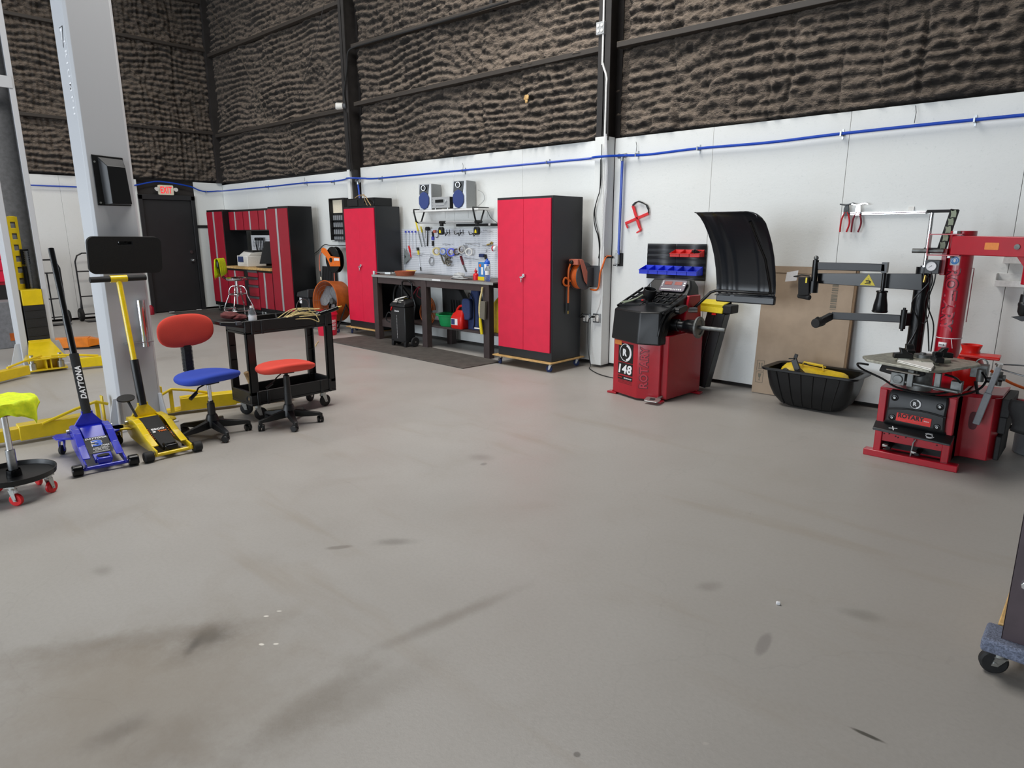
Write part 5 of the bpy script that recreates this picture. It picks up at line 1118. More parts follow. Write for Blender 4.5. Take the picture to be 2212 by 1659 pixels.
# second post, open channel facing this way
P2X, P2Y, P2W, P2D = -9.10, 1.655, .335, .26
l2 = thing('lift_post', 'far silver grey lift post seen from its open side with yellow ladder and carriage inside', 'vehicle lift', (P2X-.14, P2Y+.16, 0))
def yA(px, py): return wx(px, py, P2X).y
y0 = P2Y; y1 = P2Y+P2W
m = MB(); T = .02; x0 = P2X-P2D
m.prism([(P2X, y0), (P2X, y0+.065), (P2X-T, y0+.065), (P2X-T, y0+T), (x0+T, y0+T), (x0+T, y1-T), (P2X-T, y1-T), (P2X-T, y1-.055), (P2X, y1-.055), (P2X, y1), (x0, y1), (x0, y0)], Matrix.Translation((0, 0, .012)), 4.3)
m.build('column', 'lift_grey', l2, bevel=.004)
m = MB(); m.box(x0+T, x0+T+.004, y0+T, y1-T, .02, 4.2); m.build('channel_liner', 'lift_inner', l2)
m = MB(); m.box(x0-.04, P2X+.10, y0-.10, y1+.10, 0, .014); m.build('base_plate', 'lift_grey', l2)
for y, s_ in ((y0, -1), (y1, 1)):
    m = MB(); gusset(m, (P2X-.05, y, 0), (0, s_, 0), .28, .12); m.build('gusset', 'lift_grey', l2, bevel=.002)
# ladder
m = MB(); xl = x0+T+.012; w_ = .10; yc = y0+.155; za, zb = .9, 1.69
m.box(xl, xl+.01, yc-w_/2, yc-w_/2+.028, .55, zb); m.box(xl, xl+.01, yc+w_/2-.028, yc+w_/2, .55, zb)
for k in range(9): z = zb-.06-.125*k; m.box(xl, xl+.01, yc-w_/2+.02, yc+w_/2-.02, z, z+(.06 if k else .065))
m.build('safety_ladder', 'lift_yellow', l2, bevel=.004)
m = MB(); 
for k in range(22): m.cyl((xl+.05, yc+.07, 1.30-.02*k), (xl+.05, yc+.07, 1.31-.02*k), .026, n=12)
m.cyl((xl+.05, yc+.07, .6), (xl+.05, yc+.07, 1.30), .018, n=10); m.build('lift_chain', 'steel', l2)
m = MB(); m.cyl((xl+.06, yc+.03, .86), (xl+.06, yc+.03, 1.14), .02); m.box(xl+.02, xl+.04, yc+.02, yc+.10, 1.16, 1.33); m.build('cylinder_head', 'black_gloss', l2, bevel=.004)
m = MB(); m.box(x0+.05, P2X+.015, y0+.08, y1-.06, .71, .885); m.build('carriage', 'lift_yellow', l2, bevel=.004)
m = MB(); m.box(x0+.05, P2X+.012, y0+.08, y1-.05, .28, .71); 
for z in (.36, .46, .56, .65): m.box(P2X+.010, P2X+.018, y0+.08, y1-.06, z, z+.006)
m.build('rubber_guard', 'black_rubber', l2, bevel=.002)
m = MB(); m.hexa([(P2X+.02, y0+.07, .27), (P2X+.40, y0-.03, .155), (P2X+.40, y1-.02, .155), (P2X+.02, y1-.05, .27), (P2X+.02, y0+.07, .30), (P2X+.40, y0-.03, .168), (P2X+.40, y1-.02, .168), (P2X+.02, y1-.05, .30)]); m.box(P2X+.015, P2X+.03, y0+.07, y1-.05, .27, .315)
m.build('carriage_apron', 'lift_yellow', l2, bevel=.004)
xh = P2X+.46
for z in (.025, .145):
    m = MB(); m.prism([(P2X+.05, y0+.02), (xh-.12, y0-.06), (xh, y0-.06), (xh, y1-.02), (xh-.12, y1+.0), (P2X+.05, y1-.02)], Matrix.Translation((0, 0, z)), .014); m.build('hub_plate', 'lift_yellow', l2, bevel=.003)
m = MB(); m.box(xh-.14, xh-.12, y0-.02, y1-.04, .04, .145); m.box(xh-.12, xh-.02, (y0+y1)/2-.006, (y0+y1)/2+.006, .04, .145); m.box(xh-.12, xh-.02, (y0+y1)/2-.05, (y0+y1)/2-.04, .04, .145); m.build('hub_web', 'lift_yellow', l2)
for y in (y0-.0, y1-.07):
    m = MB(); m.cyl((xh-.06, y, .02), (xh-.06, y, .20), .020); m.cyl((xh-.06, y, .035), (xh-.06, y, .11), .035); m.build('arm_pin', 'zinc', l2)
def arm2(t_, p0, p1, z=.085, w_=.10, h_=.11):
    m = MB(); m.beam((p0[0], p0[1], z), (p1[0], p1[1], z), w_, h_); m.build('swing_arm', 'lift_yellow', t_, bevel=.006)
    d = (Vector((p1[0], p1[1], 0))-Vector((p0[0], p0[1], 0))).normalized(); n = Vector((-d.y, d.x, 0)); q = Vector((p0[0], p0[1], .17))
    m = MB(); m.tube(spline([q-d*.22+Vector((0, 0, .02)), q, q+d*.22-Vector((0, 0, .03))], 4), .012, 8); m.build('arm_gear_bar', 'lift_yellow', t_)
arm2(l2, (xh+.08, y0-.09), (xh+.45, y0-.62), .075, .10, .10); arm2(l2, (xh+.06, y1+.05), (xh+.20, y1+.72), .08, .10, .11)
# orange arm of a lift further back
oa = thing('orange_lift_arm', 'orange lift arm lying low behind the far lift post', 'lift arm', (-10.8, 2.9, 0))
a = fl(118, 752, .02); b = fl(196, 748, .02)
m = MB(); m.beam((a.x, a.y, .085), (b.x, b.y, .085), .14, .13); m.build('beam', 'lift_orange', oa, bevel=.006)
d = (b-a).normalized(); m = MB(); m.beam((b.x, b.y, .085), (b.x+d.x*.22, b.y+d.y*.22, .075), .14, .12, w1=.03, h1=.03); m.build('beam_tip', 'lift_orange', oa, bevel=.004)
m = MB(); m.beam((a.x, a.y, .01), (b.x+d.x*.3, b.y+d.y*.3, .01), .2, .02); m.build('base_strip', 'black_matte', oa)
# cross plate over the channel mouth
m = MB(); m.box(P2X-.001, P2X+.012, y0+.0, y1-.02, 3.02, 3.14); m.build('cross_plate', 'lift_grey', l2, bevel=.003)
# tool cabinet at the very left edge
rc = thing('tool_cabinet', 'red drawer tool cabinet glimpsed behind the far lift post at the left edge', 'tool cabinet', (-12.2, 2.1, 0))
m = MB(); m.box(-13.0, -12.4, 1.75, 2.21, .75, 1.30); m.build('cabinet_body', 'cab_red_dark', rc, bevel=.004)
for k in range(3):
    m = MB(); m.box(-12.4, -12.385, 1.77, 2.20, .80+.165*k, .955+.165*k); m.build('drawer', 'cab_red', rc, bevel=.003)
m = MB(); m.box(-13.0, -12.4, 1.75, 2.21, .0, .75); m.build('cabinet_base', 'black_matte', rc)
gb = thing('steel_cabinet', 'dark grey steel cabinet low behind the far lift post with an orange label', 'cabinet', (-11.1, 1.85, 0))
m = MB(); m.box(-11.3, -10.9, 1.55, 2.12, 0.0, .62); m.build('cabinet_shell', 'lift_inner', gb, bevel=.01); m = MB(); m.box(-10.9, -10.89, 1.88, 2.02, .10, .20); m.build('orange_label', 'orange_dark', gb)
# ------------------------------------------------------------------ knee pad
kp = thing('kneeling_pad', 'black foam kneeling pad with a hand slot hanging on the near lift post', 'kneeling pad', (LPX+.03, 1.74, 1.2))
MP = FR((LPX+.045, 1.742, 1.342), (.02, 1, -.012), (-.0, .012, 1))
MP = FR((LPX+.04, 1.738, 1.345), (.0, 1, -.015), (.12, .015, 1))
outer = rrect(.50, .27, .045, 6); hole = oval(.10, .028, 24, 2.6, cy=.098)
m = MB(MP); ou = [Vector((x, y, 0)) for x, y in outer]
# pad in two shells round the slot: strips above/below plus sides
m.prism(rrect(.50, .21, .0451, 6, cy=-.03), I4, .035); 
m = MB(MP)
def padring(z): return [(x, y, z) for x, y in outer]
import itertools
hN = len(outer); hp = [(.054*math.copysign(abs(math.cos(a_))**.7, math.cos(a_)), .09+.019*math.copysign(abs(math.sin(a_))**.7, math.sin(a_))) for a_ in [math.atan2(y-.098*0, x) for x, y in outer]]
for z in (0, .035):
    A_ = [m.v((x, y, z)) for x, y in outer]; B_ = [m.v((x, y, z)) for x, y in hp]
    for i in range(hN): m.f([A_[i], A_[(i+1) % hN], B_[(i+1) % hN], B_[i]])
    if z == 0: A0_, B0_ = A_, B_
for i in range(hN): m.f([A0_[i], A0_[(i+1) % hN], A_[(i+1) % hN], A_[i]]); m.f([B0_[i], B0_[(i+1) % hN], B_[(i+1) % hN], B_[i]])
m.build('pad', 'rubber_foam', kp, bevel=.006, seg=3)
m = MB(); m.box(LPX+.001, LPX+.03, 1.64, 1.80, 1.40, 1.47); m.tube(arc((LPX+.04, 1.735, 1.435), .025, 0, 300, 10, (0, 1, 0), (0, 0, 1)), .006, 6); m.build('hanging_hook', 'black_gloss', kp)
# ------------------------------------------------------------------ floor jacks
def jack(name, label, O, ang, body, wheel, w_, L, pad_mat, handle_top, plate, txtfn, two_tone=None, tbar=False):
    """local frame: x = forward (lifting end), y across, origin under the front axle"""
    t_ = thing(name, label, 'floor jack', O, ang)
    XFm = XF[t_.name]
    for s_ in (-1, 1):
        m = MB(); y = s_*w_/2
        poly = [(.03, .035), (.03, .075), (-.05, .085), (-.20, .13), (-.33, .185), (-.40, .20), (-.52, .20), (-.58, .17), (-.60, .11), (-.50, .055), (-.30, .04)]
        m.prism(poly, FR((0, y-s_*.0, 0), (1, 0, 0), (0, 0, 1)), .012*s_*1)
        fl_ = [(-.05, .085), (-.20, .13), (-.33, .185), (-.40, .20), (-.52, .20)]
        for a, b in zip(fl_, fl_[1:]): m.hexa([(a[0], y, a[1]-.004), (b[0], y, b[1]-.004), (b[0], y-s_*.045, b[1]-.004), (a[0], y-s_*.045, a[1]-.004), (a[0], y, a[1]+.004), (b[0], y, b[1]+.004), (b[0], y-s_*.045, b[1]+.004), (a[0], y-s_*.045, a[1]+.004)])
        m.build('side_frame', body, t_, local=True, bevel=.004)
        m = MB(); m.lathe([(.012, -.03), (.030, -.03), (.036, -.024), (.037, 0), (.036, .024), (.030, .03), (.012, .03)], Matrix.Translation((0, y+s_*.04, .037)) @ Matrix.Rotation(R(90), 4, 'X'), 28); m.build('front_wheel', wheel, t_, local=True)
        # rear outrigger and caster
        m = MB(); m.prism([(-.44, 0), (-.60, 0), (-.62, .075), (-.57, .10), (-.50, .09)], FR((0, y, .125), (1, 0, 0), (0, s_, 0)) if s_ > 0 else FR((0, y, .125), (1, 0, 0), (0, -1, 0)), .012*(1 if s_ > 0 else -1)); m.build('outrigger', body, t_, local=True, bevel=.003)
        caster(t_, (-.57, y+s_*.055, 0), .034, .022, R(35*s_), top=.118, wheel='black_rubber', fork=body)
    m = MB(); m.cyl((0, -w_/2-.01, .037), (0, w_/2+.01, .037), .013, n=16); m.build('front_axle', body, t_, local=True)
    m = MB(); m.cyl((-.52, -w_/2-.02, .165), (-.52, w_/2+.02, .165), .016, n=16); m.build('rear_axle', 'zinc', t_, local=True)
    # lifting arm with decal cover
    ai = w_/2-.05
    m = MB(); m.hexa([(-.05, -ai*.75, .045), (-.45, -ai, .10), (-.45, ai, .10), (-.05, ai*.75, .045), (-.05, -ai*.75, .07), (-.45, -ai, .20), (-.45, ai, .20), (-.05, ai*.75, .07)]); la = m.build('lift_arm', plate, t_, local=True, bevel=.004)
    m = MB(); m.box(-.095, -.01, -ai*.62, ai*.62, .045, .088); m.build('saddle_block', plate if pad_mat is None else pad_mat, t_, local=True, bevel=.012, seg=3)
    m = MB(); m.prism(oval(.05, ai*1.0, 24, 3), Matrix.Translation((-.055, 0, .088)), .008); m.build('saddle_pad', 'black_rubber', t_, local=True, bevel=.002)
    m = MB(); m.box(-.60, -.44, -w_/2+.012, w_/2-.012, .06, .19); m.build('hydraulic_block', body, t_, local=True, bevel=.006)
    # handle yoke
    m = MB(); m.prism([(-w_/2+.01, .17), (w_/2-.01, .17), (.035, .27), (.035, .29), (-.035, .29), (-.035, .27)], FR((-.53, 0, 0), (0, 1, 0), (-.10, 0, 1)), .03); yk = m.build('handle_yoke', body, t_, local=True, bevel=.004)
    top = XFm.inverted() @ Vector(handle_top); base = Vector((-.54, 0, .27))
    m = MB(); mid = base.lerp(top, .36); m.cyl(base, mid, .029, n=24); hb = m.build('handle_sleeve', 'rubber_foam' if not tbar else 'black_satin', t_, local=True)
    m = MB(); m.cyl(mid, mid.lerp(top, .35), .022 if not tbar else .019, n=20); m.cyl(mid.lerp(top, .35), top, .019, n=20); m.build('handle', 'black_gloss' if not tbar else body, t_, local=True)
    if tbar:
        m = MB(); m.cyl(top-Vector((0, .055, 0)), top+Vector((0, .055, 0)), .026, n=20); m.build('tee_socket', body, t_, local=True)
        m = MB(); m.cyl(top-Vector((0, .185, 0)), top+Vector((0, .185, 0)), .021, n=20); m.build('tee_grip', 'black_rubber', t_, local=True, bevel=.004)
        m = MB(); m.tube([(-.50, -.06, .20), (-.56, -.09, .32)], .009, 8); m.prism(oval(.12, .06, 20), FR((-.56, -.10, .33), (0, 1, 0), (-.6, 0, .6)), .015); m.build('foot_pedal', 'black_rubber', t_, local=True)
    txtfn(t_, ai, base, top); return t_
ang = math.atan2(.0, 1)
def arm_frame(): return FR((-.25, 0, .1362), (0, 1, 0), (-.40, 0, .13))
def tb(t_, ai, base, top):
    A = arm_frame(); m = MB(); m.prism([(-.066, -.14), (.066, -.14), (.072, .06), (-.072, .06)], A, .0012); m.build('decal', 'black_satin', t_, local=True)
    m = MB(); m.text('DAYTONA', .125, .020, A @ Matrix.Translation((0, .042, .002)), bold=.04, shear=.25)
    m.text('3', .068, .082, A @ Matrix.Translation((-.004, -.022, .0016)), bold=.09)
    m.text('TON', .05, .015, A @ Matrix.Translation((.035, -.058, .002)), bold=.04)
    for k, (s1, wd) in enumerate((('LOW PROFILE', .085), ('SUPER DUTY', .095), ('FLOOR JACK', .075))): m.text(s1, wd, .009, A @ Matrix.Translation((.008, -.079-.014*k, .002)), bold=.02)
    for k in range(2): m.prism([(-.045, 0), (.05, 0), (.05, .002), (-.045, .002)], A @ Matrix.Translation((0, -.122-.007*k, .0012)), .0008)
    m.build('decal_lettering', 'paper', t_, local=True)
    m = MB(); m.text('3', .058, .074, A @ Matrix.Translation((-.004, -.022, .0028)), bold=.03); m.build('decal_numeral', 'blue', t_, local=True)
    d = (top-base).normalized(); sid = Vector((0, 1, 0)); nrm = d.cross(sid); nrm = nrm if nrm.x > 0 else -nrm
    c = base+d*.22+nrm*.0285; m = MB(); m.text('DAYTONA', .235, .036, FR(c, d, -sid if d.cross(-sid).x > 0 else sid), bold=.04, shear=.2, wrap=None); m.build('handle_lettering', 'paper', t_, local=True)
def ty(t_, ai, base, top):
    A = arm_frame(); m = MB(); m.text('ESCO', .085, .024, A @ Matrix.Translation((0, .02, .0015)), bold=.06); m.text('3', .022, .022, A @ Matrix.Translation((-.035, -.012, .0015)), bold=.06); m.build('decal_lettering', 'paper', t_, local=True)
    m = MB(); m.text('TON', .055, .018, A @ Matrix.Translation((.018, -.012, .0015)), bold=.06)
    for k in range(7):
        for s_ in (-1, 1): m.prism(oval(.006, .010, 10), A @ Matrix.Translation((s_*(.062-.0*k), .035-.024*k, .0012)), .001)
    m.build('decal_dots', 'orange', t_, local=True)
jk_a = fl(190, 1020, .02); jk_b = fl(275, 1003, .02)
def jpose(pa, pb):
    a = fl(*pa, 0); b = fl(*pb, 0); c = (a+b)/2; d = (b-a).normalized(); return (c.x-.03*1, c.y, 0), math.atan2(d.y, d.x)-PI/2
O1, a1 = jpose((192, 1028), (275, 1010))
jack('floor_jack', 'blue three ton floor jack with a long black handle, nearest to the camera', O1, a1-.06, 'jack_blue', 'black_gloss', .235, .6, None, wx(110, 537, -5.62), 'jack_blue', tb)
O2, a2 = jpose((340, 998), (418, 979))
jack('floor_jack', 'yellow floor jack with a black lift arm, its crosswise grip at the near lift post', O2, a2-.05, 'jack_yellow', 'black_rubber', .235, .6, 'black_gloss', wx(256, 602, -5.40), 'black_matte', ty, tbar=True)
# ------------------------------------------------------------------ roller stool with cloth
S = Vector((-4.60, .70, 0))
rs = thing('roller_stool', 'round rolling mechanic stool with a black tray base and red wheels at the left edge', 'stool', S)
m = MB(Matrix.Translation(S)); m.lathe([(0, .118), (.19, .118), (.205, .125), (.21, .155), (.204, .155), (.198, .130), (0, .126)], n=48, caps=False); m.build('tool_tray', 'black_satin', rs)
m = MB(Matrix.Translation(S)); m.cyl((0, 0, .126), (0, 0, .165), .035); m.cyl((0, 0, .16), (0, 0, .285), .024); m.build('column_tube', 'steel', rs)
m = MB(Matrix.Translation(S)); m.lathe([(.026, .12), (.04, .12), (.035, .165), (.026, .165)], n=24); m.build('column_collar', 'black_gloss', rs)
m = MB(Matrix.Translation(S)); m.cyl((0, 0, .285), (0, 0, .505), .016); m.build('gas_strut', 'chrome', rs)
m = MB(Matrix.Translation(S)); m.box(-.07, .07, -.07, .07, .505, .515); m.build('seat_plate', 'black_matte', rs)
m = MB(Matrix.Translation(S)); m.lathe([(0, .515), (.155, .515), (.165, .53), (.165, .555), (.15, .572), (0, .577)], n=40); m.build('seat', 'maroon', rs)
for k in range(5):
    a = R(-12+72*k); p = S+Vector((math.cos(a)*.175, math.sin(a)*.175, 0)); caster(rs, p, .036, .022, a+R(60), top=.118, local=False, wheel='vivid_red')
tw = thing('safety_vest', 'neon yellow cloth with dark smudges draped over the roller stool seat', 'cloth', S+Vector((0, 0, .49)))
rows = []; n = 34
for i in range(n+1):
    row = []
    for j in range(n+1):
        u = -1+2*i/n; v = -1+2*j/n; x = u*.235; y = v*.215; r = math.hypot(x, y); 
        z = .585; rr = r; over = max(0, r-.165)
        if over > 0:
            k = .168/r; z -= over*.95; x = x*k+x/r*(over*.10+.012*math.sin(9*math.atan2(y, x))*min(1, over*12)); y = y*k+y/r*(over*.10+.012*math.cos(8*math.atan2(y, x))*min(1, over*12))
        z += .004*math.sin(u*9+v*5)+.003*math.sin(v*14-u*4)
        row.append(S+Vector((x, y, z)))
    rows.append(row)
m = MB(); m.grid(rows); m.build('cloth', 'neon', tw, solid=.002, smooth=70)
# ------------------------------------------------------------------ office chairs
def star_base(t_, z, col, yaw, r=.27, name='caster'):
    m = MB(); m.lathe([(.05, z-.035), (.055, z-.03), (.05, z+.02), (.035, z+.06)], n=24)
    b = m.build('hub', 'black_plastic', t_, local=True)
    for k in range(5):
        a = yaw+2*PI*k/5; c, s_ = math.cos(a), math.sin(a)
        m = MB(Matrix.Rotation(a, 4, 'Z')); m.loft([[(.03, -.026, z-.04), (.03, .026, z-.04), (.03, .022, z+.02), (.03, -.022, z+.02)], [(.15, -.024, z-.045), (.15, .024, z-.045), (.15, .018, z-.005), (.15, -.018, z-.005)], [(r, -.018, z-.045), (r, .018, z-.045), (r, .014, z-.02), (r, -.014, z-.02)], [(r+.022, -.012, z-.065), (r+.022, .012, z-.065), (r+.022, .01, z-.03), (r+.022, -.01, z-.03)]])
        m.build('leg', 'black_plastic', t_, local=True, bevel=.003)
        ww = a+[.9, -1.3, 2.2, .3, -2.1][k]; p = Vector((c*(r+.005), s_*(r+.005), 0)); M = Matrix.Translation(p) @ Matrix.Rotation(ww, 4, 'Z')
        m = MB(M); m.cyl((0, 0, .05), (0, 0, z-.04), .009, n=10)
        for q in (-1, 1): m.lathe([(0, -.010), (.022, -.010), (.026, -.005), (.026, .005), (.022, .010), (0, .010)], Matrix.Translation((-.012, q*.014, .026)) @ Matrix.Rotation(R(90), 4, 'X'), 20)
        m.prism([(-.04, .03), (-.03, .052), (-.005, .058), (.018, .045), (.018, .03)], FR((0, .005, 0), (1, 0, 0), (0, 0, 1)), .01)
        m.build('caster', 'black_plastic', t_, local=True)
def cushion(t_, w_, d_, z, th, matn, saddle=.0, name='seat', tilt=0):
    rows = []; n = 36; m = MB()
    rings = []
    prof = [(0.0, -th*.5), (.55, -th*.5), (.86, -th*.42), (.97, -th*.2), (1.0, .0), (.98, th*.22), (.9, th*.38), (.7, th*.48), (.4, th*.5), (0.0, th*.5)]
    for s_, dz in prof:
        if s_ == 0: rings.append([Vector((0, 0, z+dz))]); continue
        rings.append([Vector((x*s_, y*s_, z+dz+saddle*((x*s_/(w_/2))**2)*(1 if x > 0 else .35)+tilt*x*s_)) for x, y in oval(w_, d_, n, 2.35)])
    for A, B in zip(rings, rings[1:]):
        va = [m.v(p) for p in A] if A is rings[0] else vb
        vb = [m.v(p) for p in B]
        for k in range(n):
            if len(va) == 1: m.f([va[0], vb[(k+1) % n], vb[k]])
            elif len(vb) == 1: m.f([va[k], va[(k+1) % n], vb[0]])
            else: m.f([va[k], va[(k+1) % n], vb[(k+1) % n], vb[k]])
    return m.build(name, matn, t_, local=True, sub=1, smooth=180)
O = Vector((-4.945, 2.00, 0)); ya = R(10)
ch = thing('office_chair', 'swivel chair with a blue fabric seat and a red fabric backrest', 'office chair', O, ya)
star_base(ch, .105, None, R(-12), .245)
m = MB(); m.cyl((0, 0, .12), (0, 0, .25), .029, .027); m.cyl((0, 0, .225), (0, 0, .27), .021); m.build('column_cover', 'black_plastic', ch, local=True)
m = MB(); m.cyl((0, 0, .26), (0, 0, .41), .0145); m.build('gas_strut', 'chrome', ch, local=True)
m = MB(); m.box(-.09, .06, -.05, .05, .405, .425); m.tube([(.02, -.03, .41), (.06, -.12, .40), (.07, -.15, .365)], .006, 8); m.build('seat_mechanism', 'black_matte', ch, local=True)
m = MB(); m.cyl((.065, -.14, .37), (.075, -.20, .335), .012, .014); m.build('height_lever', 'black_plastic', ch, local=True)
st_ = cushion(ch, .41, .46, .45, .075, 'fabric_blue', .035)
m = MB(); m.tube([(-.10, 0, .415), (-.2, 0, .42), (-.225, 0, .45), (-.235, 0, .52), (-.24, 0, .62)], .018, 8); m.build('back_bracket', 'black_matte', ch, local=True)
m = MB()
for k in range(20): m.box(-.262+.0006*k*0, -.212, -.032, .032, .475+.0095*k, .475+.0095*k+.006)
m.box(-.256, -.218, -.026, .026, .46, .74); m.build('bellows_cover', 'black_rubber', ch, local=True)
m = MB(); MBk = Matrix.Translation((-.235, 0, .80)) @ Matrix.Rotation(R(90), 4, 'Y'); 
rings = []; n = 36; w2, h2 = .455, .25
prof = [(0, .028), (.5, .028), (.85, .022), (.97, .010), (1, 0), (.97, -.012), (.85, -.022), (.5, -.028), (0, -.028)]
for s_, dx in prof:
    if s_ == 0: rings.append([Vector((-.235+dx, 0, .785))]); continue
    rings.append([Vector((-.235+dx+.04*(y*s_/(w2/2))**2*.6, y*s_, .785+z*s_)) for y, z in oval(w2, h2, n, 2.6)])
vb = None
for A, B in zip(rings, rings[1:]):
    va = [m.v(p) for p in A] if vb is None else vb; vb = [m.v(p) for p in B]
    for k in range(n):
        if len(va) == 1: m.f([va[0], vb[(k+1) % n], vb[k]])
        elif len(vb) == 1: m.f([va[k], va[(k+1) % n], vb[0]])
        else: m.f([va[k], va[(k+1) % n], vb[(k+1) % n], vb[k]])
m.build('backrest', 'fabric_red', ch, local=True, sub=1, smooth=180)
O = Vector((-4.79, 2.545, 0)); c2 = thing('office_stool', 'backless swivel chair with a red fabric seat in front of the black service cart', 'office chair', O, R(-8))
star_base(c2, .105, None, R(-10), .235)
m = MB(); m.cyl((0, 0, .12), (0, 0, .26), .030, .028); m.cyl((0, 0, .26), (0, 0, .40), .027, .024); m.build('column_cover', 'black_plastic', c2, local=True)
m = MB(); m.cyl((0, 0, .40), (0, 0, .43), .014); m.box(-.06, .06, -.045, .045, .425, .437); m.tube([(.0, -.03, .425), (.02, -.08, .40), (.02, -.13, .35)], .005, 8); m.build('seat_mechanism', 'black_matte', c2, local=True)
m = MB(); m.cyl((.02, -.12, .355), (.02, -.17, .325), .011); m.build('height_lever', 'black_plastic', c2, local=True)
cushion(c2, .39, .455, .462, .07, 'fabric_red', .04)
# ------------------------------------------------------------------ service cart
cx0, cx1, cy0, cy1 = -5.38, -5.03, 2.36, 3.14
ca = thing('service_cart', 'black two shelf plastic service cart on casters behind the red stool', 'service cart', ((cx0+cx1)/2, (cy0+cy1)/2, 0))
def tray(m, x0, x1, y0, y1, z0, z1, t_=.022):
    m.box(x0, x1, y0, y1, z0, z0+.02)
    m.box(x0, x0+t_, y0, y1, z0+.02, z1); m.box(x1-t_, x1, y0, y1, z0+.02, z1); m.box(x0+t_, x1-t_, y0, y0+t_, z0+.02, z1); m.box(x0+t_, x1-t_, y1-t_, y1, z0+.02, z1)
    for k in range(9):
        y = y0+.06+(y1-y0-.12)*k/8
        if k in (0, 1, 7, 8): m.box(x1-.001, x1+.008, y-.012, y+.012, z0, z1)
m = MB(); tray(m, cx0, cx1, cy0, cy1, .135, .25); m.build('lower_tray', 'black_plastic', ca, bevel=.006)
m = MB(); tray(m, cx0, cx1, cy0, cy1, .715, .825); m.build('upper_tray', 'black_plastic', ca, bevel=.006)
m = MB(); m.loft([[(cx0+.02, cy0+.01, .77), (cx1-.01, cy0+.01, .77), (cx1-.01, cy0+.01, .82), (cx0+.02, cy0+.01, .82)], [(cx0+.03, cy0-.07, .785), (cx1-.03, cy0-.07, .785), (cx1-.03, cy0-.07, .825), (cx0+.03, cy0-.07, .825)], [(cx0+.04, cy0-.17, .805), (cx1-.05, cy0-.17, .805), (cx1-.05, cy0-.17, .835), (cx0+.04, cy0-.17, .835)]])
m.build('handle_shelf', 'black_plastic', ca, bevel=.008)
m = MB(); m.box(cx1-.05, cx1-.005, cy0-.06, cy0-.02, .8, .826); m.build('handle_sticker', 'grey_plastic', ca, bevel=.002)
for x in (cx0, cx1-.035):
    for y, wd in ((cy0, .07), (cy1-.07, .07)):
        m = MB(); m.box(x, x+.035, y, y+.012, .22, .74); m.box(x, x+.012, y, y+wd, .22, .74) if x < -5.3 else m.box(x+.023, x+.035, y, y+wd, .22, .74)
        for z in (.35, .47, .59): m.box(x, x+.03, y, y+wd-.01, z, z+.006)
        if y == cy1-.07: m.box(x, x+.035, cy1-.012, cy1, .22, .72)
        m.build('corner_post', 'black_plastic', ca, bevel=.004)
for x, y, a in ((cx1-.05, cy0+.09, 1.2), (cx1-.05, cy1-.09, 1.7), (cx0+.05, cy0+.09, .8), (cx0+.05, cy1-.09, 2.0)): caster(ca, (x, y, 0), .052, .028, a, top=.135, local=False)
zt = .737
bt = thing('water_bottle', 'clear plastic water bottle with a white cap standing on the service cart', 'bottle', (-5.10, 2.48, zt))
def bottle(t_, p, h=.2, r=.032, liq='clear_plastic', lab='paper', cap='white_plastic'):
    M = Matrix.Translation(p); k = h/.2
    m = MB(M); m.lathe([(0, 0), (r*.85, 0), (r, .008*k), (r*.96, .03*k), (r, .045*k), (r*.96, .06*k), (r, .075*k), (r, .135*k), (r*.8, .155*k), (r*.42, .178*k), (r*.40, .188*k)], n=28); m.build('bottle_body', liq, t_)
    m = MB(M); m.lathe([(r*1.01, .078*k), (r*1.015, .08*k), (r*1.015, .125*k), (r*1.01, .127*k)], n=28, caps=False); m.build('paper_label', lab, t_)
    m = MB(M); m.cyl((0, 0, .186*k), (0, 0, .2*k), r*.45, n=20); m.build('cap', cap, t_)
bottle(bt, (-5.085, 2.455, zt))
def crumple(mb, c, rx, ry, rz, seed, nn=16, mm=10, amp=.35):
    rr = random.Random(seed); ph = [rr.random()*6 for _ in range(6)]
    rings = []
    for j in range(mm+1):
        th = PI*j/mm; ring = []
        for i in range(nn if 0 < j < mm else 1):
            a = 2*PI*i/nn; k = 1+amp*(math.sin(3*a+ph[0]+2*th)*.4+math.sin(5*a+ph[1]-3*th)*.3+math.sin(7*th+ph[2]+a)*.3)
            ring.append(mb.v((c[0]+rx*k*math.sin(th)*math.cos(a), c[1]+ry*k*math.sin(th)*math.sin(a), c[2]-rz*math.cos(th)*(k if j > mm/2 else 1))))
        rings.append(ring)
    for A, B in zip(rings, rings[1:]):
        for k in range(nn):
            if len(A) == 1: mb.f([A[0], B[(k+1) % nn], B[k]])
            elif len(B) == 1: mb.f([A[k], A[(k+1) % nn], B[0]])
            else: mb.f([A[k], A[(k+1) % nn], B[(k+1) % nn], B[k]])
rg = thing('shop_rag', 'dark red crumpled shop rag at the handle end of the service cart', 'rag', (-5.2, 2.30, .80))
m = MB(); crumple(m, (-5.22, 2.33, .862), .10, .07, .030, 4); crumple(m, (-5.14, 2.38, .848), .05, .06, .024, 5); m.build('rag', 'rag', rg, sub=1, smooth=180)
rf = thing('raffia_twine', 'loose bundle of straw coloured twine lying on the service cart', 'twine', (-5.1, 2.85, .8))
m = MB(); rr = random.Random(5)
for k in range(12):
    a = Vector((-5.08+rr.uniform(-.04, .04), 2.70+rr.uniform(-.05, .04), .80+rr.uniform(0, .02))); b = Vector((-5.04+rr.uniform(-.06, .05), 2.98+rr.uniform(-.04, .05), .83+rr.uniform(-.02, .05)))
    mid = a.lerp(b, .5)+Vector((rr.uniform(-.05, .05), 0, rr.uniform(.0, .04))); m.tube(spline([a, mid, b], 5), .0035, 5)
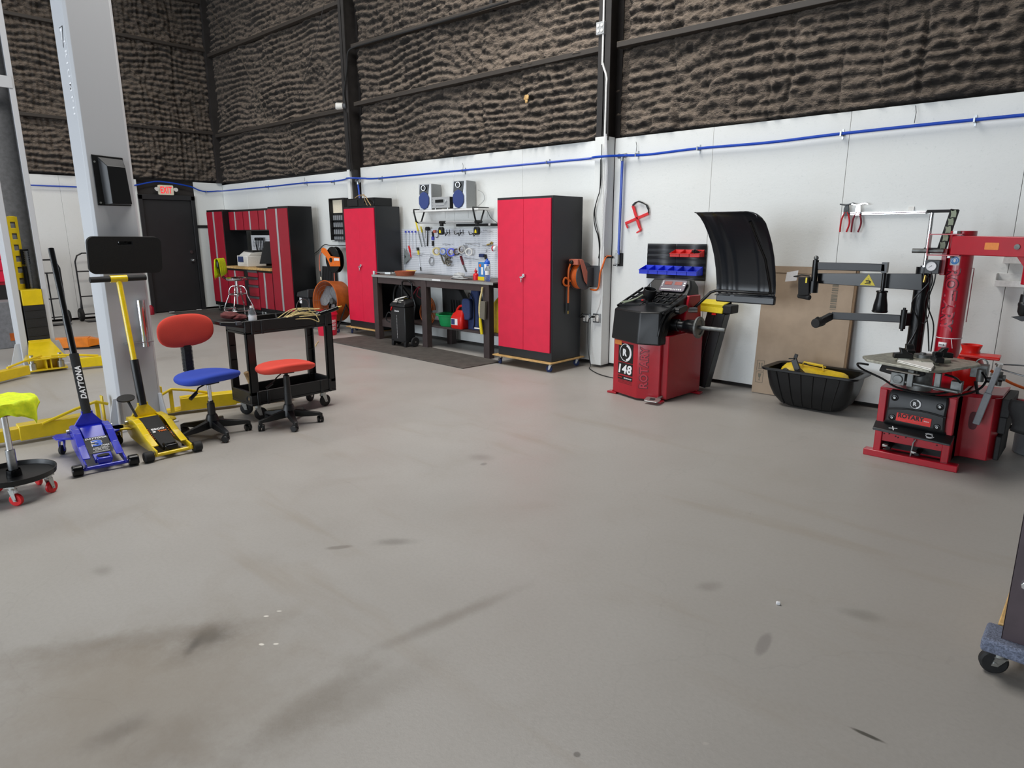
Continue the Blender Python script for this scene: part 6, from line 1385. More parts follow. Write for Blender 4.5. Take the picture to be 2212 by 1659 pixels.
m.tube(spline([(-5.06, 2.72, .80), (-5.0, 2.90, .80), (-4.995, 2.99, .765), (-5.02, 2.98, .82), (-5.05, 2.93, .87)], 5), .004, 5); m.build('strands', 'raffia', rf)
m = MB(); m.tube(arc((-5.08, 2.90, .90), .055, 0, 330, 18, (0, 1, -.2), (0, .3, 1)), .004, 6); tag(m.build('wire_loop', 'brown_enamel', None), 'thin brown wire loop standing up out of the twine on the cart', 'wire')
ag = thing('air_hammer', 'black hand tool with a pale tip sticking out over the cart corner', 'hand tool', (-5.1, 3.1, .83))
m = MB(); a = Vector((-5.06, 3.02, .81)); b = Vector((-5.02, 3.20, .865)); m.cyl(a, a.lerp(b, .45), .026); m.cyl(a.lerp(b, .4), b, .018); m.cyl((-5.06, 2.98, .79), a+Vector((0, .02, .01)), .03); m.build('tool_body', 'black_gloss', ag)
m = MB(); m.cyl(b, b+(b-a).normalized()*.035, .009, .005); m.build('tool_tip', 'brass', ag)
sd = thing('orange_screwdriver', 'orange handled screwdriver lying on the service cart', 'screwdriver', (-5.2, 2.7, zt))
m = MB(); m.cyl((-5.10, 2.66, .80), (-5.09, 2.75, .80), .011, n=10); m.build('grip', 'orange', sd); m = MB(); m.cyl((-5.09, 2.75, .80), (-5.08, 2.84, .80), .003, n=8); m.build('shaft', 'steel', sd)
ch_ = thing('black_cable', 'black rubber hose lying in the upper tray of the service cart', 'hose', (-5.3, 2.6, zt)); m = MB(); m.tube(spline([(-5.35, 2.50, .80), (-5.28, 2.60, .755), (-5.2, 2.68, .745), (-5.28, 2.76, .76), (-5.33, 2.78, .83)], 6), .008, 8); m.tube(spline([(-5.2, 2.62, .74), (-5.15, 2.74, .745), (-5.22, 2.88, .74)], 6), .012, 8); m.build('cable', 'black_rubber', ch_)
tl = thing('rusty_tools', 'rusty sockets and scraps lying in the upper tray beside the water bottle', 'tools', (-5.1, 2.55, zt), 0); tl['kind'] = 'stuff'; m = MB(); rr = random.Random(8)
for k in range(14): p = (-5.2+rr.uniform(-.12, .12), 2.60+rr.uniform(-.08, .4), zt+.012); q = (p[0]+rr.uniform(-.04, .04), p[1]+rr.uniform(-.06, .06), zt+.014); m.cyl(p, q, rr.uniform(.006, .012), n=8)
m.build('scraps', 'maroon', tl)
ml = thing('mallet', 'mallet with a worn wooden handle leaning out of the lower cart tray', 'mallet', (-5.1, 2.42, .155))
m = MB(); m.tube([(-5.08, 2.37, .18), (-5.06, 2.385, .30), (-5.05, 2.345, .42)], lambda t_: .013+.008*t_, 10); m.build('handle', 'ply', ml); m = MB(); m.cyl((-5.08, 2.37, .19), (-5.16, 2.45, .19), .03); m.build('head', 'black_rubber', ml)
tp = thing('metal_strips', 'flat grey metal pieces lying in the lower tray of the service cart', 'metal scrap', (-5.2, 2.9, .155)); m = MB(); m.cb((-5.15, 2.75, .165), (.10, .45, .012), (0, 0, .1)); m.cb((-5.25, 2.92, .18), (.12, .25, .01), (.06, 0, -.3)); m.build('strips', 'dull_steel', tp)
# ------------------------------------------------------------------ hand trucks at the left wall
def truck(label, o, s=1.0, lean=.03):
    t_ = thing('hand_truck', label, 'hand truck', o)
    M = Matrix.Translation(o) @ Matrix.Rotation(R(90), 4, 'Z')   # local x along wall, y toward the wall
    w_ = .42*s; h_ = 1.17*s; 
    def P(x, z): return (x, -lean*(z/h_)*-1-.22, z)
    def Q(x, z): return M @ Vector((x, .02+lean*z/h_, z))
    m = MB(); r = .013
    pts = [Q(-w_/2, .08), Q(-w_/2, h_-.14), Q(-w_/2+.04, h_-.04), Q(-w_/2+.12, h_), Q(w_/2-.12, h_), Q(w_/2-.04, h_-.04), Q(w_/2, h_-.14), Q(w_/2, .08)]
    m.tube(pts, r, 8)
    for z in (.12, .43, .62 if False else .86): m.tube([Q(-w_/2, z), Q(w_/2, z)], r*.9, 8)
    m.tube([Q(0, .08), Q(0, .86)], r*.9, 8); m.build('frame', 'brown_enamel' if False else 'charcoal_metal', t_)
    m = MB(); m.hexa([M @ Vector(q) for q in [(-w_/2, -.22, .01), (w_/2, -.22, .01), (w_/2, .02, .01), (-w_/2, .02, .01), (-w_/2, -.22, .016), (w_/2, -.22, .016), (w_/2, .02, .016), (-w_/2, .02, .016)]]); m.build('toe_plate', 'charcoal_metal', t_)
    for s_ in (-1, 1):
        c = M @ Vector((s_*(w_/2+.02), .06, .115)); ax_ = (M.to_3x3() @ Vector((1, 0, 0)))
        m = MB(); q = Vector((0, 0, 1)).rotation_difference(ax_).to_matrix().to_4x4(); m.lathe([(.05, -.025), (.10, -.03), (.115, -.015), (.115, .015), (.10, .03), (.05, .025)], Matrix.Translation(c) @ q, 28); m.build('wheel', 'black_matte', t_)
        m = MB(); m.cyl(c-ax_*.03, c+ax_*.03, .05, n=16); m.tube([c, M @ Vector((s_*(w_/2), .05, .35))], .012, 6); m.build('wheel_hub', 'charcoal_metal', t_)
    return t_
truck('dark steel hand truck standing against the left wall, right of the two', (LX+.32, 3.60, 0))
truck('dark steel hand truck standing against the left wall, half hidden by the far lift post', (LX+.42, 2.93, 0), .92)
# ------------------------------------------------------------------ exit sign, label, extinguisher
ex = thing('exit_sign', 'white exit sign with red letters and two lamp heads above the black door', 'exit sign', (LX+.04, 5.17, 2.2))
a = wx(341, 399, LX+.04); b = wx(376, 422, LX+.04); yc_, zc_ = (a.y+b.y)/2, (a.z+b.z)/2; wv, hv = b.y-a.y, a.z-b.z
MX = FR((LX, yc_, zc_), (0, 1, 0), (0, 0, 1)); m = MB(); m.prism(rrect(wv, hv, .02, 4), MX, .05); m.build('sign_body', 'cream', ex, bevel=.004)
m = MB(); m.text('EXIT', wv*.75, hv*.68, MX @ Matrix.Translation((0, 0, .051)), bold=.02); m.build('lettering', 'exit_red', ex)
for s_ in (-1, 1):
    m = MB(); c = MX @ Vector((s_*(wv/2+.035), .02, .03)); m.cyl(c, c+Vector((.05, 0, -.01)), .03, .036); m.build('lamp_head', 'white_plastic', ex)
nl = thing('wall_plaque', 'narrow black plaque on the wall between the door and the red lockers', 'plaque', (LX, 5.8, 1.6)); a = wx(424, 487, LX); b = wx(448, 492, LX)
m = MB(); m.box(LX, LX+.012, a.y, a.y+.32, 1.60, 1.655); m.build('plate', 'black_matte', nl)
fe = thing('fire_extinguisher', 'small red cylinder standing at the foot of the black door frame', 'extinguisher', (LX+.12, 4.56, 0)); m = MB(); m.lathe([(.045, 0), (.05, .01), (.05, .13), (.03, .16), (.015, .18), (0, .18)], Matrix.Translation((LX+.15, 4.55, 0))); m.build('cylinder', 'cab_red_dark', fe)
for y, lab in ((5.0, 'left'), (5.52, 'right')):
    m = MB(); m.cb((LX+.06, y-.05, .008), (.04, .09, .012), (0, 0, .3)); tag(m.build('paper_scrap', 'paper', None), 'small white scrap on the floor at the %s foot of the black door' % lab, 'litter')
# ------------------------------------------------------------------ red two-door cabinets on plywood dollies
def cabinet(label, x0, x1, y0, y1, z0, z1, split=.5, parts=True):
    t_ = thing('storage_cabinet', label, 'cabinet', ((x0+x1)/2, (y0+y1)/2, 0), 0)
    m = MB(); m.box(x0, x1, y0+.012, y1, z0, z1); m.build('cabinet_body', 'black_satin' if False else 'charcoal_metal', t_, bevel=.004)
    xm = x0+(x1-x0)*split
    for a, b in ((x0+.018, xm-.0015), (xm+.0015, x1-.018)):
        m = MB(); m.box(a, b, y0-.006, y0+.012, z0+.10, z1-.025); m.build('door', 'cab_red', t_, bevel=.002)
    h = z0+(z1-z0)*.515
    m = MB(); m.cyl((xm+.02, y0-.006, h+.02), (xm+.02, y0-.03, h+.02), .02, n=20); m.cb((xm-.002, y0-.03, h), (.05, .015, .018)); m.cb((xm-.01, y0-.028, h-.03), (.012, .01, .05)); m.build('door_handle', 'chrome', t_, bevel=.002)
    return t_
def dolly(label, x0, x1, y0, y1):
    t_ = thing('plywood_dolly', label, 'dolly', ((x0+x1)/2, (y0+y1)/2, 0))
    m = MB(); m.box(x0, x1, y0, y1, .098, .112); m.build('plywood_board', 'wood', t_, bevel=.002)
    for x in (x0+.07, x1-.07):
        for y in (y0+.06, y1-.06): caster(t_, (x, y, 0), .036, .024, R(160) if x < (x0+x1)/2 else R(200), top=.097, wheel='navy', fork='zinc', local=False)
    return t_
C2 = (-5.29, -4.485, 5.48, 6.0)
cabinet('tall red and black two door cabinet right of the workbench', *C2, .113, 1.872)
dolly('plywood dolly on blue casters under the cabinet right of the workbench', C2[0]-.05, C2[1]+.03, C2[2]-.04, C2[3]+.05)
C1 = (-8.64, -7.875, 5.70, 6.14)
cabinet('tall red and black two door cabinet left of the workbench', *C1, .113, 1.865)
dolly('plywood dolly under the cabinet left of the workbench', C1[0]-.05, C1[1]+.03, C1[2]-.04, C1[3]+.03)
bx = thing('audio_receiver', 'black radio case lying flat on top of the cabinet left of the workbench', 'radio', (-8.1, 5.75, 1.865))
m = MB(); m.box(-8.62, -7.96, 5.76, 6.08, 1.866, 1.985); m.build('case', 'black_gloss', bx, bevel=.008); m = MB(); m.box(-8.58, -8.35, 5.752, 5.76, 1.88, 1.965); m.cyl((-8.2, 5.76, 1.93), (-8.2, 5.75, 1.93), .02); m.build('front_panel', 'black_matte', bx, bevel=.002)
m = MB(); m.tube(spline([(-8.5, 5.82, 1.995), (-8.35, 5.80, 2.03), (-8.2, 5.79, 2.01), (-8.08, 5.74, 1.95), (-7.98, 5.72, 1.875)], 5), .006, 6); m.tube(spline([(-8.4, 5.82, 1.995), (-8.25, 5.80, 2.04), (-8.14, 5.73, 1.97), (-8.05, 5.71, 1.875)], 5), .004, 6); tag(m.build('loose_cord', 'ply', None), 'tan cord lying loose over the black radio case', 'cord')
# ------------------------------------------------------------------ workbench
WB = (-7.87, -5.47, 5.60, 6.12)
wbn = thing('workbench', 'long brown wooden workbench with a grey edged top against the wall', 'workbench', (-6.7, 5.86, 0))
x0, x1, y0, y1 = WB; zt = .925
m = MB(); m.box(x0, x1, y0, y1, zt-.018, zt); m.build('bench_top', 'bench_top', wbn, bevel=.002)
m = MB(); m.box(x0, x1, y0-.006, y0, zt-.03, zt-.001); m.build('edge_strip', 'bench_edge', wbn, bevel=.001)
for x in (x0+.01, -6.80, x1-.175):
    m = MB(); m.box(x, x+.10, y0+.0, y0+.085, 0, zt-.018); m.build('leg', 'brown_paint', wbn, bevel=.004)
    m = MB(); m.box(x, x+.10, y1-.085, y1, 0, zt-.018); m.build('leg', 'brown_paint', wbn, bevel=.004)
for ya in (y0+.01, y1-.05):
    m = MB(); m.box(x0+.12, -6.80, ya, ya+.04, zt-.115, zt-.018); m.box(-6.70, x1-.14, ya, ya+.04, zt-.115, zt-.018); m.build('apron', 'brown_paint', wbn, bevel=.003)
m = MB(); m.box(x0+.02, x1, y0+.085, y1-.03, .275, .30); m.build('shelf', 'brown_paint', wbn, bevel=.003)
m = MB(); m.box(x0+.02, -7.35, y0+.06, y0+.10, .19, .29); m.build('shelf_rail', 'brown_paint', wbn, bevel=.003)
m = MB(); m.box(-6.56, -6.40, y0-.0075, y0-.006, zt-.024, zt-.006); m.build('bench_sticker', 'paper', wbn); 
fm = thing('anti_fatigue_mat', 'brown rubber floor mat lying in front of the workbench', 'floor mat', (-6.8, 5.35, 0))
q = [fl(700, 736), fl(795, 725), fl(1085, 782), fl(1000, 797)]
m = MB(); A = [m.v((p.x, p.y, .001)) for p in q]; B = [m.v((p.x, p.y, .012)) for p in q]; m.f(A[::-1]); m.f(B)
for i in range(4): m.f([A[i], A[(i+1) % 4], B[(i+1) % 4], B[i]])
m.build('mat', 'floor_mat', fm, bevel=.005)
q = [Vector((-13.55, 5.05, 0)), Vector((-10.1, 5.05, 0)), Vector((-10.1, 6.15, 0)), Vector((-13.55, 6.15, 0))]
m = MB(); m.box(-13.5, -10.2, 4.85, 5.95, .001, .012); tag(m.build('anti_fatigue_mat', 'floor_mat', None, bevel=.004), 'dark floor mat under the bar stool and the red locker set', 'floor mat')
m = MB(); m.tube([fl(688, 737, .01), fl(684, 742, .01), fl(681, 748, .01)], .006, 6); tag(m.build('straw_scrap', 'raffia', None), 'straw scrap on the floor at the left corner of the workbench mat', 'litter')
# things on the bench
def P(px, py, y=5.85): return wy(px, py, y)
tcd = thing('terracotta_dish', 'round terracotta plant saucer standing on the workbench', 'dish', (-7.42, 5.72, zt))
m = MB(Matrix.Translation((-7.32, 5.76, zt))); m.lathe([(0, 0), (.12, 0), (.145, .06), (.138, .06), (.115, .012), (0, .012)], n=40, caps=False); m.build('dish', 'terracotta', tcd)
kn = thing('scraper', 'brass coloured putty knife lying in the terracotta dish', 'knife', (-7.3, 5.86, zt+.06)); m = MB(); m.cb((-7.26, 5.82, zt+.068), (.16, .018, .01), (0, .03, .3)); m.build('blade', 'brass', kn)
cl = thing('bar_clamp', 'steel clamp lying over the left corner of the workbench', 'clamp', (-7.8, 5.68, zt)); m = MB(); m.tube([(-7.84, 5.64, zt+.03), (-7.56, 5.78, zt+.03)], .006, 8); m.cb((-7.84, 5.62, zt+.015), (.03, .02, .07), (0, 0, .3)); m.tube([(-7.84, 5.72, zt+.008), (-7.62, 5.74, zt+.008), (-7.56, 5.80, zt+.02)], .008, 6); m.cb((-7.66, 5.74, zt+.02), (.10, .06, .03), (0, 0, .3)); m.build('clamp', 'zinc', cl, bevel=.002)
ghp = thing('work_glove', 'grey and white work gloves crumpled on the workbench top', 'glove', (-6.35, 5.86, zt)); m = MB(); crumple(m, (-6.40, 5.92, zt+.035), .09, .06, .032, 21); crumple(m, (-6.33, 5.84, zt+.018), .10, .04, .014, 22); crumple(m, (-6.47, 5.95, zt+.02), .05, .05, .018, 23); m.build('glove', 'grey_tape', ghp, sub=1, smooth=180)
tbl = thing('paper_sheet', 'flat dark clipboard with paper lying on the workbench', 'clipboard', (-6.2, 5.75, zt)); m = MB(); m.cb((-6.17, 5.76, zt+.006), (.26, .16, .008), (0, 0, -.15)); m.build('board', 'black_matte', tbl, bevel=.002); m = MB(); m.cb((-6.19, 5.725, zt+.012), (.26, .09, .003), (0, 0, -.15)); m.build('paper', 'grey_tape', tbl)
oc = thing('oil_can', 'small red oil can standing on the right of the workbench', 'can', (-5.97, 5.82, zt)); c = Vector((-5.935, 5.77, zt)); m = MB(Matrix.Translation(c)); m.lathe([(0, 0), (.034, 0), (.036, .06), (.03, .075), (.014, .085), (.014, .10), (.02, .10), (.02, .115), (.006, .12), (.004, .145), (0, .145)], n=24); m.build('can_body', 'vivid_red', oc)
cn = thing('blue_yellow_can', 'tall blue and yellow labelled carton on the workbench beside the red oil can', 'can', (-5.85, 5.85, zt)); c = Vector((-5.84, 5.80, zt))
m = MB(Matrix.Translation(c)); m.prism(rrect(.115, .06, .01), I4, .22); m.build('carton', 'label_blue', cn); m = MB(Matrix.Translation(c)); m.box(-.059, .059, -.031, .031, 0, .045); m.build('yellow_band', 'yellow', cn)
m = MB(Matrix.Translation(c)); m.cyl((-.018, -.031, .18), (-.018, -.033, .18), .02); m.build('orange_dot', 'orange', cn); m = MB(Matrix.Translation(c)); m.box(-.002, .035, -.032, -.03, .07, .16); m.text('GLUE', .03, .012, FR((.015, -.031, .19), (1, 0, 0), (0, 0, 1))) if False else None; m.build('white_patch', 'paper', cn)
tch = thing('gas_cylinder', 'blue torch gas cylinder with a white label band on the workbench', 'gas cylinder', (-5.78, 5.8, zt)); c = Vector((-5.735, 5.77, zt)); m = MB(Matrix.Translation(c)); m.lathe([(0, 0), (.034, 0), (.037, .01), (.037, .20), (.03, .235), (.012, .25), (.012, .265), (0, .265)], n=28); m.build('cylinder', 'blue', tch)
m = MB(Matrix.Translation(c)); m.lathe([(.0375, .12), (.038, .121), (.038, .20), (.0375, .201)], n=28, caps=False); m.build('label_band', 'paper', tch)
b3 = thing('water_bottle', 'clear plastic water bottle standing on the workbench by the blue cylinder', 'bottle', (-5.66, 5.76, zt)); bottle(b3, (-5.66, 5.70, zt), .2, .032, cap='blue')
g2 = thing('glove', 'dark blue glove hanging low on the pegboard behind the red cabinet edge', 'glove', (-5.72, 6.14, 1.0)); m = MB(); crumple(m, (-5.78, 6.14, 1.0), .06, .025, .05, 31); crumple(m, (-5.70, 6.15, .98), .04, .02, .04, 33); m.build('glove', 'navy', g2, sub=1, smooth=180)
# under the bench
gt = thing('wash_tub', 'round green plastic basin on the shelf under the workbench', 'basin', (-6.45, 5.86, .3)); m = MB(Matrix.Translation((-6.49, 5.86, .301))); m.lathe([(0, 0), (.15, 0), (.16, .01), (.185, .13), (.215, .14), (.22, .155), (.21, .158), (.175, .145), (.15, .018), (0, .012)], n=44, caps=False); m.build('basin', 'green', gt)
gc = thing('gas_can', 'red plastic fuel can with a looped handle under the workbench', 'fuel can', (-6.2, 5.8, .3)); c = Vector((-6.20, 5.74, .301))
m = MB(Matrix.Translation(c)); m.loft([[(x*.9, y*.9, 0) for x, y in rrect(.22, .16, .03)], [(x, y, .015) for x, y in rrect(.22, .16, .03)], [(x, y, .14) for x, y in rrect(.22, .16, .03)], [(x*.85+.01, y*.8, .19) for x, y in rrect(.22, .16, .03)], [(x*.45+.03, y*.5, .235) for x, y in rrect(.22, .16, .03)]]); m.build('can_body', 'gas_red', gc, smooth=50)
m = MB(Matrix.Translation(c)); m.tube(spline([(-.085, 0, .16), (-.05, 0, .24), (.0, 0, .285), (.06, 0, .285), (.085, 0, .24), (.075, 0, .18)], 5), .016, 10); m.build('can_handle', 'gas_red', gc)
m = MB(Matrix.Translation(c)); m.box(-.09, .03, -.0815, -.080, .05, .13); m.build('label', 'paper', gc); m = MB(Matrix.Translation(c)); m.box(-.085, -.02, -.083, -.081, .055, .125); m.build('label_print', 'navy', gc)
bp = thing('blue_case', 'dark blue fabric shop bag with a front pouch standing under the workbench', 'bag', (-5.98, 5.8, .3))
c = Vector((-6.01, 5.83, .301)); m = MB(Matrix.Translation(c)); m.loft([[(x, y, 0) for x, y in rrect(.21, .12, .04)], [(x, y, .12) for x, y in rrect(.21, .13, .04)], [(x*.95+.01, y, .35) for x, y in rrect(.19, .12, .04)], [(x+.02, y, .50) for x, y in rrect(.14, .08, .03)], [(x+.03, y, .56) for x, y in rrect(.10, .06, .025)]]); m.build('bag_body', 'navy', bp, smooth=50)
m = MB(Matrix.Translation(c)); m.prism(rrect(.15, .27, .05), FR((-.055, -.065, .255), (1, 0, 0), (0, 0, 1)), .06); m.build('pouch', 'navy', bp, bevel=.015, seg=3); m = MB(Matrix.Translation(c)); m.tube(spline([(-.05, -.07, .40), (-.04, -.07, .46), (.04, -.075, .36), (.05, -.075, .1), (.03, -.075, .03)], 6), .006, 6); m.build('cord', 'black_satin', bp)
yj = thing('yellow_jug', 'yellow plastic jug at the right end of the shelf under the workbench', 'jug', (-5.6, 5.85, .3)); c = Vector((-5.57, 5.84, .301)); m = MB(Matrix.Translation(c)); m.loft([[(x, y, 0) for x, y in rrect(.17, .14, .03)], [(x, y, .36) for x, y in rrect(.17, .14, .03)], [(x*.4, y*.4, .43) for x, y in rrect(.17, .14, .03)]]); m.build('jug_body', 'yellow_tank', yj, smooth=50)
bc = thing('plastic_case', 'large black moulded case standing on the shelf behind the green basin', 'case', (-6.6, 5.98, .3)); m = MB(); m.prism([(-.24, 0), (.2, 0), (.18, .34), (.10, .45), (-.05, .49), (-.25, .48)], FR((-6.60, 6.10, .305), (1, 0, 0), (0, 0, 1)), .10); m.build('case_shell', 'black_matte', bc, bevel=.02, seg=3); m = MB()
for k in range(4): m.beam((-6.62+.05*k, 5.975, .34), (-6.64+.05*k, 5.975, .62), .015, .01, up=(0, 1, 0))
m.build('case_ribs', 'black_matte', bc)
br = thing('bench_brush', 'long handled counter brush hanging on the front right leg of the workbench', 'brush', (-5.72, 5.57, .5))
m = MB(); pts = spline([(-5.62, 5.57, .865), (-5.635, 5.57, .80), (-5.66, 5.565, .70), (-5.67, 5.565, .58), (-5.66, 5.565, .50)], 6); m.tube(pts, lambda t_: .012+.004*t_, 10); m.build('handle', 'raffia', br); m = MB(); m.tube(spline([(-5.66, 5.565, .50), (-5.655, 5.565, .42), (-5.635, 5.565, .30)], 5), lambda t_: .017+.004*math.sin(PI*t_), 10); m.build('yellow_back', 'yellow', br)
m = MB(); m.hexa([(-5.65, 5.545, .50), (-5.57, 5.545, .48), (-5.57, 5.575, .48), (-5.65, 5.575, .50), (-5.635, 5.545, .70), (-5.555, 5.545, .70), (-5.555, 5.575, .70), (-5.635, 5.575, .70)]); m.build('bristles', 'print_grey', br); m = MB(); m.box(-5.75, -5.66, 5.55, 5.56, .36, .375); m.build('hang_tag', 'white_plastic', br)
# charger
cg = thing('battery_charger', 'black wheeled battery charger standing in front of the workbench', 'battery charger', (-7.1, 5.52, 0)); c = Vector((-7.07, 5.46, .0125)); W2 = .14; 
m = MB(Matrix.Translation(c)); m.box(-W2, .17, -.06, .10, .06, .53); m.build('housing', 'black_plastic', cg, bevel=.01)
m = MB(Matrix.Translation(c)); m.loft([[(-W2-.005, -.07, .53), (.175, -.07, .53), (.175, .105, .53), (-W2-.005, .105, .53)], [(-W2-.005, -.065, .56), (.175, -.065, .57), (.175, .105, .60), (-W2-.005, .105, .60)], [(-W2+.03, -.03, .60), (.14, -.03, .61), (.14, .09, .63), (-W2+.03, .09, .63)]]); m.build('top_hood', 'black_plastic', cg, bevel=.012, seg=3)
m = MB(Matrix.Translation(c)); Mt2 = FR((-.01, -.045, .585), (1, 0, .03), (0, .9, .5)); m.prism(rrect(.18, .06, .01), Mt2 @ Matrix.Translation((0, .03, .004)), .002); m.cb((.02, 0, .645), (.16, .05, .012), (.1, -.25, .3)); m.build('instruction_label', 'white_plastic', cg)
for x in (-W2+.025, .145): m = MB(Matrix.Translation(c)); m.hexa([(x-.025, -.06, 0), (x+.015, -.06, 0), (x+.015, -.03, 0), (x-.025, -.03, 0), (x-.025, -.06, .08), (x+.025, -.06, .08), (x+.025, .0, .08), (x-.025, .0, .08)]); m.build('foot', 'black_plastic', cg, bevel=.003)
for x in (-W2-.01, .20):
    m = MB(Matrix.Translation(c)); m.cyl((x-.012, .07, .065), (x+.012, .07, .065), .065, n=28); wz = m.build('wheel', 'black_rubber', cg, bevel=.006); m = MB(Matrix.Translation(c)); m.cyl((x-.014, .07, .065), (x+.014, .07, .065), .012); m.build('axle_cap', 'zinc', wz)
m = MB(Matrix.Translation(c)); m.tube(spline([(-.07, .10, .50), (-.07, .10, .80), (-.05, .10, .85), (.0, .10, .86), (.07, .10, .86), (.12, .10, .84), (.14, .10, .79), (.14, .10, .50)], 5), .012, 10); m.build('pull_handle', 'black_gloss', cg)
m = MB(Matrix.Translation(c)); m.text('Schumacher', .10, .022, FR((.0, -.061, .475), (1, 0, 0), (0, 0, 1)), bold=.02, shear=.3)
for k in range(16): m.box(-.008, -.004, -.0615, -.06, .11+.02*k, .12+.02*k)
m.build('brand_lettering', 'paper', cg)
m = MB(Matrix.Translation(c)); m.tube(spline([(-W2, -.02, .40), (-W2-.06, -.04, .44), (-W2-.12, -.04, .38), (-W2-.14, -.02, .32), (-W2-.10, .0, .30)], 6), .008, 8); m.tube(spline([(-.1, -.03, .60), (-.02, -.06, .56), (.03, -.06, .60), (.0, .0, .65), (-.06, .03, .64)], 6), .006, 6); m.build('cable', 'black_rubber', cg)
m = MB(Matrix.Translation(c)); m.cb((-.10, -.07, .50), (.012, .012, .05), (0, .4, 0)); m.build('red_clip', 'vivid_red', cg)
vc = thing('pressure_washer', 'black equipment case with a yellow block behind the battery charger under the bench', 'equipment case', (-7.5, 5.9, .3))
m = MB(); m.prism([(-.20, 0), (.22, 0), (.28, .2), (.2, .42), (.02, .49), (-.12, .48), (-.19, .42), (-.20, .3)], FR((-7.53, 6.03, .302), (1, 0, 0), (0, 0, 1)), .16); m.build('case_shell', 'black_satin', vc, bevel=.02, seg=3); m = MB(); m.tube(spline([(-7.70, 5.85, .40), (-7.71, 5.85, .62), (-7.64, 5.85, .76), (-7.50, 5.85, .80)], 6), .02, 10); m.build('case_handle', 'black_satin', vc)
m = MB(); m.box(-7.53, -7.38, 5.78, 5.86, .50, .60); m.build('yellow_block', 'yellow', vc, bevel=.01); m = MB(); m.beam((-7.5, 5.80, .78), (-7.3, 5.80, .62), .03, .04); m.build('hose_arm', 'black_matte', vc)
jc = thing('jumper_cables', 'red and yellow booster cables heaped behind the battery charger', 'cables', (-7.0, 5.8, .3)); m = MB(); m.tube(spline([(-7.2, 5.75, .62), (-7.05, 5.78, .78), (-6.92, 5.8, .62), (-7.1, 5.78, .66), (-7.0, 5.75, .8)], 8), .007, 6); m.build('red_cable', 'grip_dark', jc); m = MB()
for k in range(5): m.tube(arc((-6.95, 5.78+.015*k, .45), .10+.012*k, 0, 350, 20, (1, 0, .2), (0, 0, 1.3)), .008, 6)
m.build('yellow_cable', 'orange_dark', jc)
# ------------------------------------------------------------------ pegboard and what hangs on it
t = NT('pegboard'); co = t.coord(); s_ = t.sep(co)
t.l.new(t.mix(dots(t, s_[0], s_[2], .0254, .17), srgb('dfe2e8'), srgb('6d7486')), t.b.inputs['Base Color']); t.b.inputs['Roughness'].default_value = .5; MATS['pegboard'] = t.m
m = MB(); m.box(-7.95, -5.55, 6.185, 6.198, .93, 1.55); pgb = m.build('pegboard', 'pegboard', None, smooth=0); tag(pgb, 'white perforated tool board on the wall above the workbench', 'pegboard')
PY = 6.17
def pp(px, py, y=PY): return wy(px, py, y)
def tool(name, label, cat, group=None): return thing(name, label, cat, (-6.9, PY, 1.2), 0, group)
def screwdriver(px, py0, py1, lab, grip, L_=.05, r=.010, grp=None):
    a = pp(px, py0); b = pp(px+1, py1); t_ = thing('screwdriver', lab, 'screwdriver', (a.x, PY, b.z), 0, grp)
    m = MB(); m.cyl(a, a+Vector((0, 0, -L_)), r*.8, r, n=12); m.build('grip', grip, t_); m = MB(); m.cyl(a+Vector((0, 0, -L_)), b, .0035, n=8); m.build('shaft', 'steel', t_)
for k, px in enumerate((876, 883, 890, 897)):
    screwdriver(px, 499, 512+26, ('leftmost', 'second', 'third', 'rightmost')[k]+(' of the four blue topped drivers at the left of the pegboard' if k in (0, 3) else ' blue topped driver from the left on the pegboard'), 'jack_blue', .022, .014, 'blue topped drivers on the pegboard')
def wrench(px0, py0, px1, py1, lab, grip, shaft='steel', frac=.4):
    a = pp(px0, py0); b = pp(px1, py1); t_ = thing('hand_tool', lab, 'hand tool', (a.x, PY, min(a.z, b.z)))
    mid = a.lerp(b, frac); m = MB(); m.beam(a, mid, .012, .020, up=(0, 1, 0)); m.build('grip', grip, t_, bevel=.003); m = MB(); m.beam(mid, b, .008, .012, up=(0, 1, 0)); m.build('blade', shaft, t_, bevel=.002)
wrench(898, 477, 911, 533, 'long yellow handled file hanging left on the pegboard', 'yellow', 'blade_grey'); wrench(909, 489, 918, 533, 'shorter yellow handled file beside the longer one on the pegboard', 'yellow', 'blade_grey', .3)
wrench(918, 495, 918, 515, 'white bladed scraper hanging high on the pegboard', 'white_plastic', 'white_plastic'); 
hm = thing('rubber_mallet', 'small mallet with a black round head hanging on the pegboard', 'mallet', (pp(924, 497).x, PY, 1.2)); a = pp(923, 494, 6.14); m = MB(); m.cyl(a+Vector((0, -.02, 0)), a+Vector((0, .03, 0)), .026); m.build('head', 'black_rubber', hm); m = MB(); b = pp(923, 532); m.beam(a+Vector((0, .01, -.02)), b, .012, .016, up=(0, 1, 0)); m.build('handle', 'black_matte', hm, bevel=.003)
al2 = thing('caulking_tool', 'blue and black trigger tool hanging on the pegboard', 'hand tool', (pp(936, 515).x, PY, 1.3)); a = pp(934, 500); b = pp(936, 516); m = MB(); m.beam(a, b, .02, .02, up=(0, 1, 0)); m.cb(pp(935, 526), (.03, .02, .07)); m.build('tool_body', 'black_matte', al2, bevel=.004); m = MB(); m.cb(pp(935, 515), (.04, .025, .05)); m.build('blue_grip', 'jack_blue', al2, bevel=.006); m = MB(); m.cyl(pp(936, 528), pp(937, 535), .003, n=6); m.build('tip', 'steel', al2)
